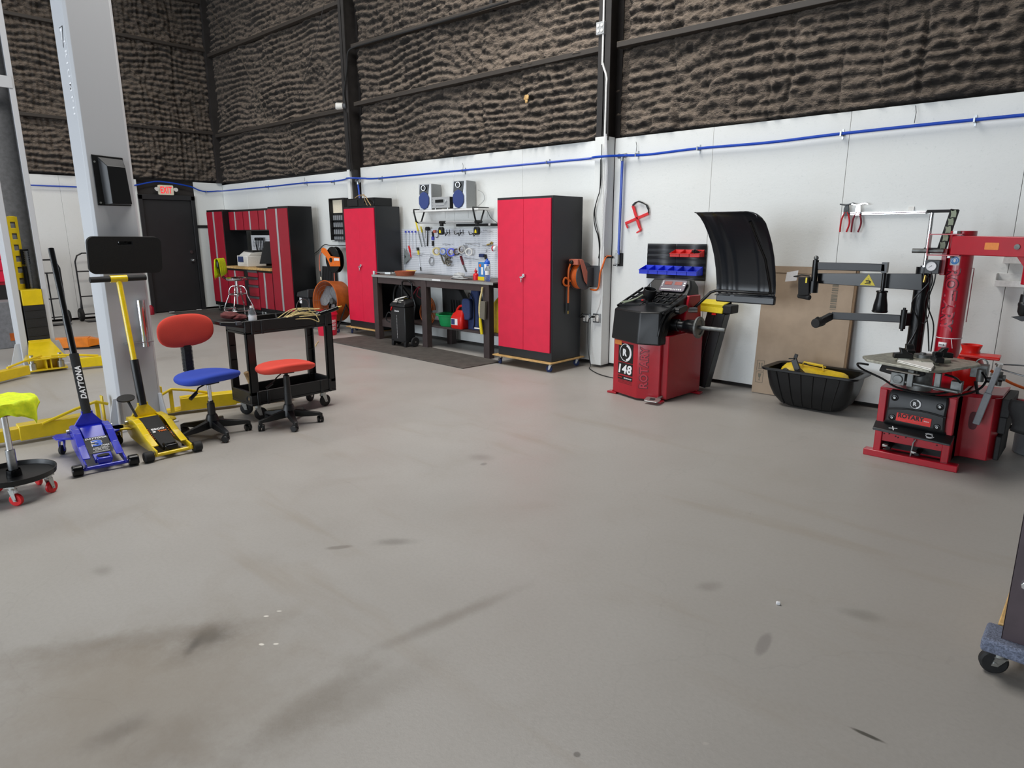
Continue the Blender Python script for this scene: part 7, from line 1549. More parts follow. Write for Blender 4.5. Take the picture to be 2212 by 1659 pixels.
tg = thing('tape_gun', 'pink and grey tape measure hanging beside the trigger tool', 'tape measure', (pp(941, 500).x, PY, 1.4)); m = MB(); m.cb(pp(939, 500), (.05, .03, .04)); m.build('case', 'hose_pink', tg, bevel=.008); m = MB(); m.tube(spline([pp(944, 498), pp(947, 505), pp(945, 513), pp(941, 512)], 5), .004, 6); m.build('hook', 'black_satin', tg)
bs = thing('blue_spool', 'small blue clip hanging at the top of the pegboard', 'clip', (pp(949, 500).x, PY, 1.45)); m = MB(); m.cb(pp(949, 501), (.022, .02, .045)); m.build('clip', 'bin_blue', bs, bevel=.004)
rc2 = thing('stud_finder', 'red handled hand tool hanging low at the left of the pegboard', 'hand tool', (pp(885, 540).x, PY, 1.2)); m = MB(); m.beam(pp(883, 531), pp(886, 545), .016, .026, up=(0, 1, 0)); m.build('handle', 'vivid_red', rc2, bevel=.004); m = MB(); m.beam(pp(886, 545), pp(888, 556), .008, .012, up=(0, 1, 0)); m.build('blade', 'vivid_red', rc2)
yd = thing('screwdriver', 'long screwdriver with a yellow and black grip on the pegboard', 'screwdriver', (pp(903, 540).x, PY, .95)); m = MB(); m.cyl(pp(903, 541), pp(904, 550), .013, n=12); m.build('grip', 'yellow', yd); m = MB(); m.cyl(pp(902, 535), pp(903, 541), .019, n=12); m.build('grip_cap', 'black_satin', yd); m = MB(); m.cyl(pp(904, 550), pp(908, 580), .0035, n=8); m.build('shaft', 'steel', yd)
m = MB(); m.cyl(pp(908, 577), pp(909, 585), .008, n=8); m.build('socket_end', 'black_satin', yd)
sq = thing('speed_square', 'grey metal triangle square hanging left on the pegboard', 'square', (pp(876, 555).x, PY, 1.05)); a = pp(873, 535, 6.15); b = pp(886, 558, 6.15); c = pp(873, 572, 6.15); Mq = WALL((0, 6.15, 0))
m = MB(); m.prism([(a.x, a.z), (c.x, c.z), (b.x, b.z)][::-1], Mq, .004); m.build('blade', 'blade_grey', sq); m = MB(); m.prism([((a.x+b.x*.6+c.x)/2.6+q_[0]*.015, (a.z+b.z*.6+c.z)/2.6+q_[1]*.03) for q_ in ((-1, -1), (1, 0), (-1, 1))], Mq @ Matrix.Translation((0, 0, .004)), .001); m.build('cutout', 'black_matte', sq)
def tape(px, py, r, w_, out, inn, lab, yaw=.5):
    c = pp(px, py, 6.12); t_ = thing('tape_roll', lab, 'tape roll', (c.x, 6.12, c.z-r), 0, 'tape rolls on the pegboard')
    M = Matrix.Translation(c) @ Matrix.Rotation(yaw, 4, 'Z') @ Matrix.Rotation(R(90), 4, 'X')
    m = MB(); m.lathe([(r*.72, -w_/2), (r, -w_/2), (r, w_/2), (r*.72, w_/2), (r*.72, -w_/2)], M, 32, caps=False); m.build('tape', out, t_)
    m = MB(); m.lathe([(r*.66, -w_/2), (r*.72, -w_/2), (r*.72, w_/2), (r*.66, w_/2), (r*.66, -w_/2)], M, 32, caps=False); m.build('core', inn, t_)
tape(943, 543, .056, .03, 'masking', 'card', 'cream masking tape roll, leftmost of the tapes on the pegboard'); tape(957, 543, .045, .03, 'blue', 'paper', 'thin blue tape roll, second of the tapes on the pegboard'); tape(975, 545, .055, .045, 'bin_blue', 'card', 'wide blue painter tape roll in the middle of the tapes'); tape(987, 544, .044, .03, 'black_matte', 'card', 'black tape roll between the blue and the grey tape'); tape(998, 539, .055, .045, 'grey_tape', 'card_edge', 'grey duct tape roll hanging higher than the other tapes'); tape(1013, 544, .05, .02, 'white_plastic', 'grey_tape', 'clear white tape roll, rightmost of the tapes on the pegboard')
def hook3(px, py, lab):
    a = pp(px, py, 6.18); t_ = thing('tool_hook', lab, 'hook', (a.x, 6.16, a.z), 0, 'black double hooks on the pegboard'); m = MB()
    m.tube(spline([a+Vector((-.085, -.03, .03)), a+Vector((-.06, -.04, -.01)), a+Vector((-.03, -.03, -.005)), a+Vector((.0, -.03, .005)), a+Vector((.03, -.05, -.03)), a+Vector((.07, -.06, -.005)), a+Vector((.065, -.03, .01)), a+Vector((.02, -.02, .01))], 5), .0055, 8); m.build('hook_rod', 'black_gloss', t_)
    m = MB(); 
    for dx in (.0, .055): m.cyl(a+Vector((dx, 0, -.01)), a+Vector((dx, 0, .05)), .0035, n=6)
    m.build('hook_pin', 'black_gloss', t_)
hook3(965, 504, 'leftmost of the three black double hooks on the pegboard'); hook3(994, 504, 'middle of the three black double hooks on the pegboard'); hook3(1026, 505, 'rightmost of the three black double hooks on the pegboard')
wr_ = thing('wire_coil', 'thin grey wire coil hanging low on the pegboard', 'wire', (pp(932, 565).x, PY, 1.0)); c = pp(932, 565); m = MB()
for k in range(3): m.tube(arc(c+Vector((.004*k, -.004*k, .01*k)), .055-.006*k, 0, 350, 20, (1, 0, .1*k), (0, 0, 1)), .0028, 6)
m.tube([c+Vector((-.02, 0, .05)), pp(930, 552), pp(937, 552)], .0028, 6); m.build('coil', 'mid_grey', wr_); 
cb = thing('cable_bundle', 'dark bundle of looped cables hanging in the middle of the pegboard', 'cable', (pp(970, 562).x, PY, .98)); m = MB(); rr = random.Random(12); c = pp(969, 562, 6.14)
for k in range(7): m.tube(arc(c+Vector((rr.uniform(-.03, .03), rr.uniform(-.02, .02), rr.uniform(-.03, .03))), rr.uniform(.035, .06), rr.uniform(0, 90), 300+rr.uniform(0, 60), 16, (1, rr.uniform(-.2, .2), rr.uniform(-.3, .3)), (0, rr.uniform(-.2, .2), 1)), .007, 6)
m.tube(spline([c+Vector((-.04, 0, .02)), pp(953, 549), pp(955, 560), pp(960, 570)], 5), .009, 6); m.build('cables', 'print_grey', cb)
rp2 = thing('pipe_wrench', 'red handled locking pliers hanging tilted on the pegboard', 'pliers', (pp(1000, 560).x, PY, .95)); m = MB(); m.beam(pp(995, 553), pp(1001, 572), .02, .032, up=(0, 1, 0)); m.build('grip', 'grip_dark', rp2, bevel=.005); m = MB(); m.beam(pp(1000, 570), pp(1007, 587), .012, .02, up=(0, 1, 0)); m.build('shaft', 'dull_steel', rp2, bevel=.002)
nz = thing('torch_head', 'blue torch head hanging on the pegboard above the blue cylinder', 'torch', (pp(1040, 550).x, PY, 1.1)); m = MB(); m.cb(pp(1041, 552), (.09, .04, .045)); m.build('torch_body', 'navy', nz, bevel=.01); m = MB(); m.beam(pp(1048, 550), pp(1050, 560), .03, .02, up=(0, 1, 0)); m.cyl(pp(1050, 545), pp(1052, 538), .003, n=6); m.build('torch_valve', 'black_matte', nz)
clm = thing('spring_clamp', 'brass coloured clamp on a rod at the right of the pegboard', 'clamp', (pp(1060, 527).x, PY, 1.35)); m = MB(); m.cyl(pp(1042, 530), pp(1072, 531), .004, n=8); m.build('rod', 'steel', clm); m = MB(); m.beam(pp(1052, 529), pp(1062, 526), .015, .02, up=(0, 1, 0)); m.cb(pp(1062, 525), (.03, .02, .03), (0, .5, 0)); m.build('clamp_jaw', 'brass', clm)
rwb = thing('paint_roller', 'red and white reel hanging at the right end of the pegboard', 'reel', (pp(1070, 540).x, PY, 1.25)); c = pp(1068, 537, 6.13); m = MB(); m.cyl(c+Vector((-.02, 0, 0)), c+Vector((.0, 0, 0)), .035); m.build('reel_side', 'tool_grip', rwb); m = MB(); m.cyl(c, c+Vector((.04, 0, 0)), .033); m.build('reel_body', 'paper', rwb)
pg2 = thing('peg_hooks', 'small empty wire pegs scattered over the pegboard', 'hook', (-6.3, PY, 1.2)); pg2['kind'] = 'stuff'; m = MB(); rr = random.Random(2)
for px in list(range(1040, 1068, 4))+[960, 966, 1005, 1010, 1015, 912, 916, 920, 924, 928, 934, 974, 980]:
    py = 500 if px >= 1040 else (529 if px > 950 else 549); a = pp(px, py+rr.uniform(-2, 2), 6.18); m.tube([a, a+Vector((0, -.03, 0)), a+Vector((.004, -.035, .012))], .0022, 5)
m.tube([pp(958, 526), pp(972, 529)], .0025, 5); m.tube([pp(1005, 525), pp(1035, 533), pp(1036, 526), pp(1005, 526)], .0025, 5); m.tube([pp(890, 547), pp(913, 549)], .0025, 5); m.tube([pp(890, 550), pp(912, 553)], .0025, 5); m.tube([pp(1003, 557), pp(1034, 561)], .003, 5); m.build('pegs', 'steel', pg2)
# shelf with stereo
sy0, sy1 = 5.92, 6.19
sh = thing('wall_shelf', 'white wall shelf on black bent brackets above the pegboard', 'shelf', (-6.65, 6.05, 1.79))
a = wy(893, 456, sy0); b = wy(1018, 453, sy0); zs = 1.795
m = MB(); m.box(-7.34, -6.03, sy0, sy1, zs-.022, zs); m.build('shelf_board', 'white_paint', sh, bevel=.002)
for x in (-7.28, -6.12):
    m = MB(); m.tube([(x, 6.19, zs+.008), (x, sy0-.005, zs+.008), (x+.01, sy0-.01, zs-.02), (x+.03, sy0+.01, zs-.15), (x+.045, sy0+.04, zs-.168), (x+.055, sy0+.08, zs-.15), (x+.06, sy0+.13, zs-.025)], .011, 8); m.build('bracket', 'black_satin', sh)
m = MB(); m.cyl((-7.24, 5.96, zs-.165), (-6.04, 5.96, zs-.165), .012, n=16); m.build('hanging_rod', 'stereo_silver', sh)
for x in (-6.9, -6.45, -6.1): m = MB(); m.cyl((x, 6.15, zs-.11), (x, 6.15, zs-.02), .002, n=6); m.build('cup_hook', 'zinc', sh)
def speaker(px0, px1, py0, lab, side=1, tall=.335):
    y = 5.93; a = wy(px0, py0, y); b = wy(px1, py0, y); w_ = .20; x = a.x; t_ = thing('stereo_speaker', lab, 'speaker', (x+w_/2, 6.02, zs), 0, 'stereo speakers on the wall shelf')
    m = MB(); m.box(x, x+w_, y+.015, y+.24, zs, zs+tall); m.build('cabinet', 'stereo_side', t_, bevel=.004)
    m = MB(); m.prism([(0, 0), (w_, 0), (w_, tall), (0, tall)], WALL((x, y+.015, zs)), .018); m.build('front_baffle', 'stereo_silver', t_, bevel=.006)
    m = MB(); m.prism([(.01, .20), (w_*.75, .20), (w_*.85, tall-.01), (.02, tall-.01)], WALL((x, y-.003, zs)), .004); m.build('top_panel', 'black_gloss', t_, bevel=.002)
    m = MB(); Mo = WALL((x+w_*.43, y-.003, zs+.12)); m.prism([(.085*math.cos(R(a_))*1.0, .115*math.sin(R(a_))) for a_ in (20, 55, 90, 125, 160, 200, 235, 270, 305, 340)], Mo, .018); m.build('woofer_grille', 'speaker_blue', t_, bevel=.008, seg=3)
    m = MB(); Mo = WALL((x+w_*.45, y-.008, zs+tall-.055)); ringpoly(m, Mo, .036, .027, d=.02); m.build('tweeter_ring', 'chrome', t_, bevel=.002); m = MB(); ringpoly(m, Mo, .027, 0, d=.006); m.build('tweeter', 'black_gloss', t_); t_.rotation_euler = (0, 0, R(16))
speaker(905, 930, 420, 'silver stereo speaker with a blue grille, left of the two on the wall shelf'); speaker(978, 1010, 420, 'silver stereo speaker with a blue grille, right of the two on the wall shelf', tall=.345)
ra = thing('stereo_receiver', 'silver stereo receiver between the two blue fronted speakers', 'stereo', (-6.75, 6.0, zs)); a = wy(927, 440, 5.93); x = a.x
xr0 = -6.95+.03; 
m = MB(); m.box(xr0, xr0+.34, 5.95, 6.16, zs+.02, zs+.155); m.build('case', 'black_matte', ra); m = MB(); m.box(xr0-.003, xr0+.343, 5.935, 5.95, zs+.018, zs+.158); m.build('front_panel', 'stereo_silver', ra, bevel=.004)
m = MB(); m.box(xr0+.07, xr0+.23, 5.932, 5.936, zs+.085, zs+.125); m.build('display', 'black_gloss', ra); m = MB(); m.cyl((xr0+.275, 5.935, zs+.10), (xr0+.275, 5.915, zs+.10), .024, n=24); m.build('volume_knob', 'chrome', ra, bevel=.002)
m = MB()
for k in range(9): m.box(xr0+.08+.018*k, xr0+.09+.018*k, 5.931, 5.936, zs+.045, zs+.052)
for q in (.03, .07, .11): m.cyl((xr0+.02, 5.936, zs+.02+q), (xr0+.02, 5.931, zs+.02+q), .005, n=8)
m.build('buttons', 'mid_grey', ra)
for x in (xr0+.05, xr0+.29): m = MB(); m.cyl((x, 5.96, zs), (x, 5.96, zs+.02), .015); m.build('foot', 'zinc', ra)
spc = thing('speaker_wire', 'thin black and grey wires looping from the right speaker down the wall', 'wire', (-5.9, 6.18, 1.7)); m = MB(); m.tube(spline([wy(1032, 410, 6.17), wy(1044, 418, 6.18), wy(1046, 432, 6.18), wy(1032, 446, 6.17)], 6), .003, 6); m.build('grey_wire', 'mid_grey', spc); m = MB(); m.tube(spline([wy(1042, 451, 6.17), wy(1052, 455, 6.18), wy(1060, 470, 6.18), wy(1075, 482, 6.18)], 6), .0035, 6); m.build('black_wire', 'black_satin', spc)
mb_ = thing('magnetic_bar', 'black tool bar mounted on the wall between shelf and pegboard', 'tool bar', (-6.3, 6.19, 1.58)); m = MB(); m.box(-6.72, -5.60, 6.175, WY, 1.578, 1.61); m.build('bar', 'black_matte', mb_, bevel=.002); m = MB(); m.box(-6.1, -6.07, 6.165, 6.18, 1.585, 1.615); m.build('bar_clip', 'paper', mb_)
for px, lab in ((954, 'black clip-on work light with a yellow button, left of the two under the shelf'), (1031, 'black clip-on work light with a yellow button, right of the two under the shelf')):
    a = wy(px, 484, 5.95); t_ = thing('work_light', lab, 'work light', (a.x, 5.94, a.z-.07), 0, 'work lights clipped to the shelf rod'); zr = zs-.165
    m = MB(); m.cyl((a.x-.04, 5.955, zr), (a.x+.07, 5.955, zr), .02, n=16); m.cb((a.x, 5.95, zr-.03), (.04, .04, .04)); m.build('clip_mount', 'black_satin', t_, bevel=.004)
    m = MB(); m.prism(rrect(.085, .10, .03), WALL((a.x, 5.965, zr-.11)), .045); m.build('light_body', 'black_satin', t_, bevel=.008, seg=3); m = MB(); m.prism([(-.02, -.022), (.02, -.022), (.012, .014), (0, .022), (-.012, .014)], WALL((a.x, 5.919, zr-.115)), .004); m.build('yellow_button', 'yellow', t_, bevel=.002)
# ------------------------------------------------------------------ small parts rack + orange reel, fan, bucket
pr = thing('parts_rack', 'small parts display rack with hanging packs on the wall left of the first cabinet', 'rack', (-9.4, 6.15, 1.4)); a = wy(716, 431, 6.13); b = wy(753, 519, 6.13)
x0, x1, z1, z0 = a.x, b.x-.02, a.z, b.z+.01
m = MB(); m.box(x0, x1, 6.15, WY, z0, z1); m.box(x0-.01, x0, 6.08, WY, z0-.01, z1+.01); m.box(x1, x1+.05, 6.06, WY, z0-.01, z1+.01); m.box(x0, x1, 6.08, WY, z1, z1+.012); m.box(x0, x1, 6.08, WY, z0-.012, z0); m.build('rack_frame', 'black_matte', pr)
m = MB(); m.box(x0+.005, x1-.03, 6.145, 6.15, z1-.21, z1-.012); m.build('header_card', 'cream', pr)
for r_ in range(4):
    zz = z1-.25-.11*r_; m = MB()
    for k in range(7): xx = x0+.03+.055*k; m.box(xx, xx+.035, 6.12, 6.14, zz-.075, zz)
    m.build('part_packs', 'mid_grey', pr, bevel=.002); m = MB(); m.box(x0, x1, 6.10, 6.15, zz-.085, zz-.08); m.build('rack_shelf', 'black_satin', pr)
c = wy(725, 561, 6.0); orl = thing('hose_reel', 'black hose reel with an orange steel guide arm, on the wall above the drum fan', 'hose reel', c); Mx = Matrix.Translation(c+Vector((0, -.02, 0))) @ Matrix.Rotation(R(90), 4, 'X')
m = MB(); m.lathe([(.03, -.05), (.235, -.05), (.24, -.045), (.235, -.04), (.13, -.035), (.13, .03), (.235, .035), (.24, .04), (.235, .045), (.03, .045)], Mx, 40, caps=False); m.cyl(Mx @ Vector((0, 0, -.10)), Mx @ Vector((0, 0, .09)), .04); m.build('reel_drum', 'black_gloss', orl)
Mo = WALL((c.x, c.y-.085, c.z)); m = MB(); m.prism([(.28, -.11), (-.05, -.12), (-.09, -.05), (-.17, .05), (-.32, .14), (-.31, .20), (-.25, .22), (-.16, .20), (-.02, .07), (.28, .05)], Mo, .012); m.build('guide_arm', 'orange', orl, bevel=.003)
m = MB(); ringpoly(m, Mo @ Matrix.Translation((-.01, -.02, .012)), .03, .018, d=.004)
for q in ((-.06, .0), (.07, -.07), (.07, .02), (-.02, -.09), (-.16, .12), (.12, -.02)): ringpoly(m, Mo @ Matrix.Translation((q[0], q[1], .012)), .008, 0, 10, d=.002)
m.text('RIGID', .08, .02, Mo @ Matrix.Translation((-.17, .13, .013)) @ Matrix.Rotation(R(-38), 4, 'Z'), bold=.02) if False else None
m.build('arm_bolts', 'zinc', orl)
m = MB(); m.box(c.x+.10, c.x+.27, c.y-.099, c.y-.097, c.z-.01, c.z+.035); m.build('arm_label', 'paper', orl)
m = MB(); m.tube(spline([Mo @ Vector((-.30, .16, -.01)), Mo @ Vector((-.40, .06, 0)), Mo @ Vector((-.43, -.12, 0)), Mo @ Vector((-.42, -.22, 0))], 6), .010, 8); m.tube(spline([Mo @ Vector((0, -.22, -.04)), Mo @ Vector((-.01, -.4, -.04)), Mo @ Vector((.04, -.6, -.04))], 6), .010, 8); m.build('hose', 'hose_pink', orl)
m = MB(); m.cyl(Mo @ Vector((-.42, -.22, 0)), Mo @ Vector((-.41, -.33, 0)), .011); m.build('hose_sleeve', 'black_rubber', orl); m = MB(); m.cyl(Mo @ Vector((-.41, -.33, 0)), Mo @ Vector((-.405, -.39, 0)), .013, n=8); m.build('hose_coupling', 'cream', orl)
orl.scale = (.86, .86, .86)
kc = thing('extension_cord', 'black cord running along the wall above the hose reel by the drum fan', 'cord', (-9.8, 6.19, 1.2)); m = MB(); m.tube(spline([wy(676, 550, 6.19), wy(688, 541, 6.19), wy(700, 529, 6.19), wy(715, 530, 6.19), wy(746, 530, 6.19)], 6), .006, 6); m.build('cord', 'black_satin', kc)
fan = thing('drum_fan', 'large orange drum fan tilted on a wheeled stand behind the red bucket', 'fan', (-9.25, 5.7, 0))
cF = Vector((-9.17, 5.76, .45)); ax = Vector((-.35, -.93, .0)).normalized(); ax = Vector((-.62, -.78, .0)).normalized(); ax = Vector((.06, -.99, .08)).normalized()
MFn = Matrix.Translation(cF) @ ax.to_track_quat('Z', 'Y').to_matrix().to_4x4(); RF = .315
m = MB(); m.lathe([(RF-.006, -.13), (RF, -.135), (RF, .13), (RF+.008, .138), (RF+.008, .146), (RF-.008, .146), (RF-.008, .13), (RF-.008, -.13), (RF-.006, -.13)], MFn, 56, caps=False); m.build('drum', 'orange_dark', fan)
m = MB()
for r_ in (.06, .12, .18, .24, .295):
    m.tube([MFn @ Vector((r_*math.cos(2*PI*k/40), r_*math.sin(2*PI*k/40), .142)) for k in range(40)], .0012, 4, closed=True)
for k in range(8): a_ = 2*PI*k/8; m.tube([MFn @ Vector((.05*math.cos(a_), .05*math.sin(a_), .144)), MFn @ Vector(((RF-.01)*math.cos(a_), (RF-.01)*math.sin(a_), .140))], .0015, 4)
m.build('front_guard', 'steel', fan)
m = MB()
for k in range(3):
    a_ = R(35+120*k); rows = []
    for i in range(7):
        r_ = .05+.23*i/6; tw = R(38-18*i/6); wd = .13+.05*math.sin(PI*i/6)
        rows.append([MFn @ Vector((math.cos(a_)*r_-math.sin(a_)*s_*wd*math.cos(tw), math.sin(a_)*r_+math.cos(a_)*s_*wd*math.cos(tw), s_*wd*math.sin(tw)*.6)) for s_ in (-1, -.5, 0, .5, 1)])
    m = MB(); m.grid(rows); m.build('fan_blade', 'mid_grey', fan, solid=.002)
m = MB(); m.cyl(MFn @ Vector((0, 0, -.12)), MFn @ Vector((0, 0, .03)), .045); m.build('motor_hub', 'dull_steel', fan); m = MB(); ringpoly(m, MFn @ Matrix.Translation((0, 0, .146)), .04, .03, d=.003); m.build('badge', 'zinc', fan)
sdv = ax.cross(Vector((0, 0, 1))).normalized()
m = MB()
for s_ in (-1, 1):
    pz = cF+sdv*s_*(RF+.02); pz.z = .42
    f0 = Vector((pz.x, pz.y, .06))+ax*.18; f1 = Vector((pz.x, pz.y, .06))-ax*.18; f0.z = f1.z = .06
    m.tube([f0, pz, f1], .015, 8)
a0 = cF+sdv*(RF+.02)+ax*.18; a1 = cF-sdv*(RF+.02)+ax*.18; m.tube([(a0.x, a0.y, .07), (a1.x, a1.y, .07)], .015, 8)
a0 = cF+sdv*(RF+.02)-ax*.18; a1 = cF-sdv*(RF+.02)-ax*.18; m.tube([(a0.x, a0.y, .07), (a1.x, a1.y, .07)], .015, 8); m.build('stand', 'black_satin', fan)
for s_ in (-1, 1):
    for q in (-1, 1): p = cF+sdv*s_*(RF+.02)+ax*.18*q; caster(fan, (p.x, p.y, 0), .032, .02, 1.0, top=.065, wheel='navy', local=False)
bk = thing('plastic_bucket', 'red plastic bucket with white lettering on the floor in front of the drum fan', 'bucket', (-8.95, 5.2, 0))
cB = fl(712, 706, 0); cB = Vector((cB.x-.0, cB.y-.0, 0)); cB = Vector((-8.76, 5.38, 0)); m = MB(Matrix.Translation(cB)); m.lathe([(0, 0), (.128, 0), (.134, .008), (.148, .30), (.160, .305), (.162, .325), (.150, .325), (.150, .365), (.143, .365), (.138, .30), (.124, .012), (0, .012)], n=44, caps=False); m.build('bucket_shell', 'cab_red', bk)
vd = Vector((-cB.x, -cB.y, 0)).normalized(); va = math.atan2(vd.y, vd.x)
def wrapb(q): a_ = va+.55+q.x/.145; rr_ = .134+.014*(q.y-.0)/.3+q.z+.0015; return Vector((math.cos(a_)*rr_, math.sin(a_)*rr_, q.y))
m = MB(Matrix.Translation(cB))
for k, s1 in enumerate(('HARBOR', 'FREIGHT', 'BUCKET')): m.text(s1, .15, .042, I4, bold=.03, oy=.215-.055*k, wrap=wrapb)
m.build('lettering', 'paper', bk)
m = MB(Matrix.Translation(cB)); m.grid([[(math.cos(va-.35+.1*i)*.1365, math.sin(va-.35+.1*i)*.1365, z) for i in range(3)] for z in (.04, .08)]); m.build('label', 'paper', bk, solid=.001)
dk = thing('storage_tote', 'dark grey plastic bin with a white sticker beside the right red locker', 'storage bin', (-9.95, 5.6, 0)); DK = dk
a = wy(650, 612, 5.55); b = wy(690, 690, 5.55); m = MB(); m.loft([[(-9.98, 5.65, 0.005), (-9.74, 5.65, .005), (-9.74, 5.95, .005), (-9.98, 5.95, .005)], [(-10.02, 5.62, .48), (-9.72, 5.62, .48), (-9.72, 5.98, .48), (-10.02, 5.98, .48)]]); m.build('bin_body', 'charcoal_metal', dk, bevel=.015, seg=3)
m = MB(); m.loft([[(-10.05, 5.59, .48), (-9.70, 5.59, .48), (-9.70, 6.0, .48), (-10.05, 6.0, .48)], [(-10.04, 5.60, .56), (-9.74, 5.62, .62), (-9.74, 5.98, .62), (-10.04, 5.98, .56)]]); m.build('bin_lid', 'charcoal_metal', dk, bevel=.015, seg=3); m = MB(); m.box(-10.0, -9.93, 5.612, 5.618, .38, .47); m.build('sticker', 'paper', dk, bevel=.001)
bp2 = thing('plastic_sheet', 'black ribbed plastic panel leaning on the wall behind the drum fan', 'panel', (-9.9, 6.1, 0)); m = MB(); m.prism([(0, 0), (.42, 0), (.40, .95), (0, .95)], FR((-10.07, 6.09, .005), (1, 0, 0), (0, .1, 1)), .02)
for k in range(5): m.prism([(.04+.08*k, .02), (.045+.08*k, .02), (.045+.08*k, .93), (.04+.08*k, .93)], FR((-10.07, 6.09, .005), (1, 0, 0), (0, .1, 1)) @ Matrix.Translation((0, 0, .02)), .006)
m.build('panel', 'black_matte', bp2)
DK.location += Vector((.08, 0, 0))
# ------------------------------------------------------------------ red locker set with desk
def strip_door(t_, x0, x1, y, z0, z1, red='cab_red_dark', frac=.5, w_=.035):
    m = MB(); m.box(x0, x1, y-.012, y, z0, z1); d = m.build('door', red, t_, bevel=.002)
    xm = x0+(x1-x0)*frac; m = MB(); m.box(xm-w_/2, xm+w_/2, y-.022, y-.012, z0+.0, z1-.0); m.build('pull_strip', 'stereo_silver', d, bevel=.003)
def locker(label, x0, x1, y0, z0, z1, name='locker', cat='locker', yb=6.05, frac=.47):
    t_ = thing(name, label, cat, ((x0+x1)/2, (y0+yb)/2, 0 if z0 < .5 else z0)); m = MB(); m.box(x0, x1, y0, yb, z0, z1); m.build('cabinet_body', 'charcoal_metal' if False else 'black_satin', t_, bevel=.003)
    strip_door(t_, x0+.012, x1-.012, y0, z0+.07 if z0 < .5 else z0+.012, z1-.035, frac=frac, w_=.05 if z0 < .5 else .04)
    if z0 < .5:
        for x in (x0+.06, x1-.06):
            for y in (y0+.06, yb-.06): caster(t_, (x, y, .0125), .04, .025, .4, top=z0-.0125, local=False)
    return t_
locker('tall red locker with a silver strip handle at the left end of the locker set', -13.13, -12.46, 5.62, .135, 1.925)
locker('tall red locker with a silver strip handle at the right end of the locker set', -10.75, -10.09, 5.62, .135, 1.925)
for k, (xa_, xb__, lab) in enumerate(((-12.455, -11.89, 'leftmost'), (-11.885, -11.32, 'middle'), (-11.315, -10.755, 'rightmost'))):
    locker('%s of the three red wall cabinets hung between the tall lockers' % lab, xa_, xb__, 5.74, 1.545, 1.915, 'wall_cabinet', 'cabinet', yb=6.17)
m = MB(); m.box(-12.45, -10.76, 6.14, 6.17, .9, 1.54); tag(m.build('back_panel', 'black_satin', None), 'black back panel behind the desk between the red lockers', 'panel')
m = MB(); m.box(-12.455, -10.755, 5.58, 6.13, .865, .905); tag(m.build('worktop', 'wood', None, bevel=.003), 'bamboo coloured worktop between the two tall red lockers', 'worktop')
locker('low red cabinet at the left under the wooden worktop', -12.45, -11.80, 5.62, .135, .862, 'base_cabinet', 'cabinet')
dr_ = thing('drawer_unit', 'red drawer unit with grey pulls in the middle under the wooden worktop', 'drawer cabinet', (-11.5, 5.9, 0)); m = MB(); m.box(-11.795, -11.265, 5.62, 6.13, .135, .862); m.build('cabinet_body', 'black_satin', dr_, bevel=.003)
for z0_, z1_ in ((.74, .85), (.60, .73), (.40, .59), (.16, .39)):
    m = MB(); m.box(-11.64, -11.28, 5.608, 5.62, z0_, z1_); d_ = m.build('drawer', 'cab_red_dark', dr_, bevel=.002); m = MB(); m.box(-11.64, -11.28, 5.596, 5.61, z1_-.035, z1_); m.build('drawer_pull', 'grey_plastic', d_, bevel=.002)
for x in (-11.7, -11.35): caster(dr_, (x, 5.70, .0125), .04, .025, .4, top=.1225, local=False); 
locker('low red cabinet at the right under the wooden worktop', -11.26, -10.76, 5.62, .135, .862, 'base_cabinet', 'cabinet')
pt_ = thing('printer', 'white office printer with a dark display standing on the wooden worktop', 'printer', (-11.95, 5.85, .905)); xa, xb = -12.12, -11.72
m = MB(); m.box(xa, xb, 5.66, 6.02, .906, 1.10); m.build('printer_body', 'white_plastic', pt_, bevel=.01); m = MB(); m.hexa([(xa, 5.70, 1.10), (xb, 5.68, 1.10), (xb, 6.02, 1.10), (xa, 6.02, 1.10), (xa+.03, 5.78, 1.17), (xb, 5.74, 1.15), (xb, 6.02, 1.17), (xa+.03, 6.02, 1.18)]); m.build('scanner_lid', 'white_plastic', pt_, bevel=.008)
m = MB(); m.box(xb-.33, xb-.01, 5.78, 6.0, 1.165, 1.19); m.build('document_tray', 'black_matte', pt_, bevel=.004); m = MB(); m.box(xa+.04, xb-.15, 5.654, 5.66, .985, 1.085); m.build('paper_slot', 'navy', pt_, bevel=.002); m = MB(); m.box(xa+.02, xb-.15, 5.652, 5.66, .915, .965); m.build('paper_drawer', 'white_plastic', pt_, bevel=.003)
mo = thing('monitor', 'black computer monitor seen edge on at the right end of the worktop', 'monitor', (-11.3, 5.85, .905)); m = MB(); a = wy(572, 512, 5.72); m.hexa([(-11.36, 5.70, .97), (-11.335, 5.70, .97), (-11.0, 6.0, .97), (-11.02, 6.02, .97), (-11.19, 5.74, 1.36), (-11.165, 5.74, 1.36), (-10.98, 6.0, 1.36), (-11.0, 6.02, 1.36)]); m.build('screen', 'black_matte', mo, bevel=.004)
m = MB(); m.box(-11.45, -11.05, 5.68, 5.92, .906, .918); m.cb((-11.15, 5.86, .96), (.05, .04, .10)); m.build('monitor_stand', 'black_matte', mo, bevel=.004)
wbd = thing('whiteboard', 'white board with hanging tools behind the printer', 'whiteboard', (-11.95, 6.13, 1.2)); m = MB(); m.box(-12.44, -11.72, 6.12, 6.14, 1.02, 1.46) ; m.build('board', 'paper', wbd)
m = MB()
for k in range(7): m.box(-12.38, -11.66, 6.1185, 6.1195, 1.38-.055*k, 1.382-.055*k)
for x in (-12.3, -12.1, -11.95): m.tube(arc((x, 6.118, 1.12), .04, 0, 270, 8), .002, 4)
m.build('board_lines', 'navy', wbd)
ht = thing('hanging_tools', 'dark cables and small tools hanging on the white board', 'tools', (-11.9, 6.1, 1.2)); m = MB(); rr = random.Random(6)
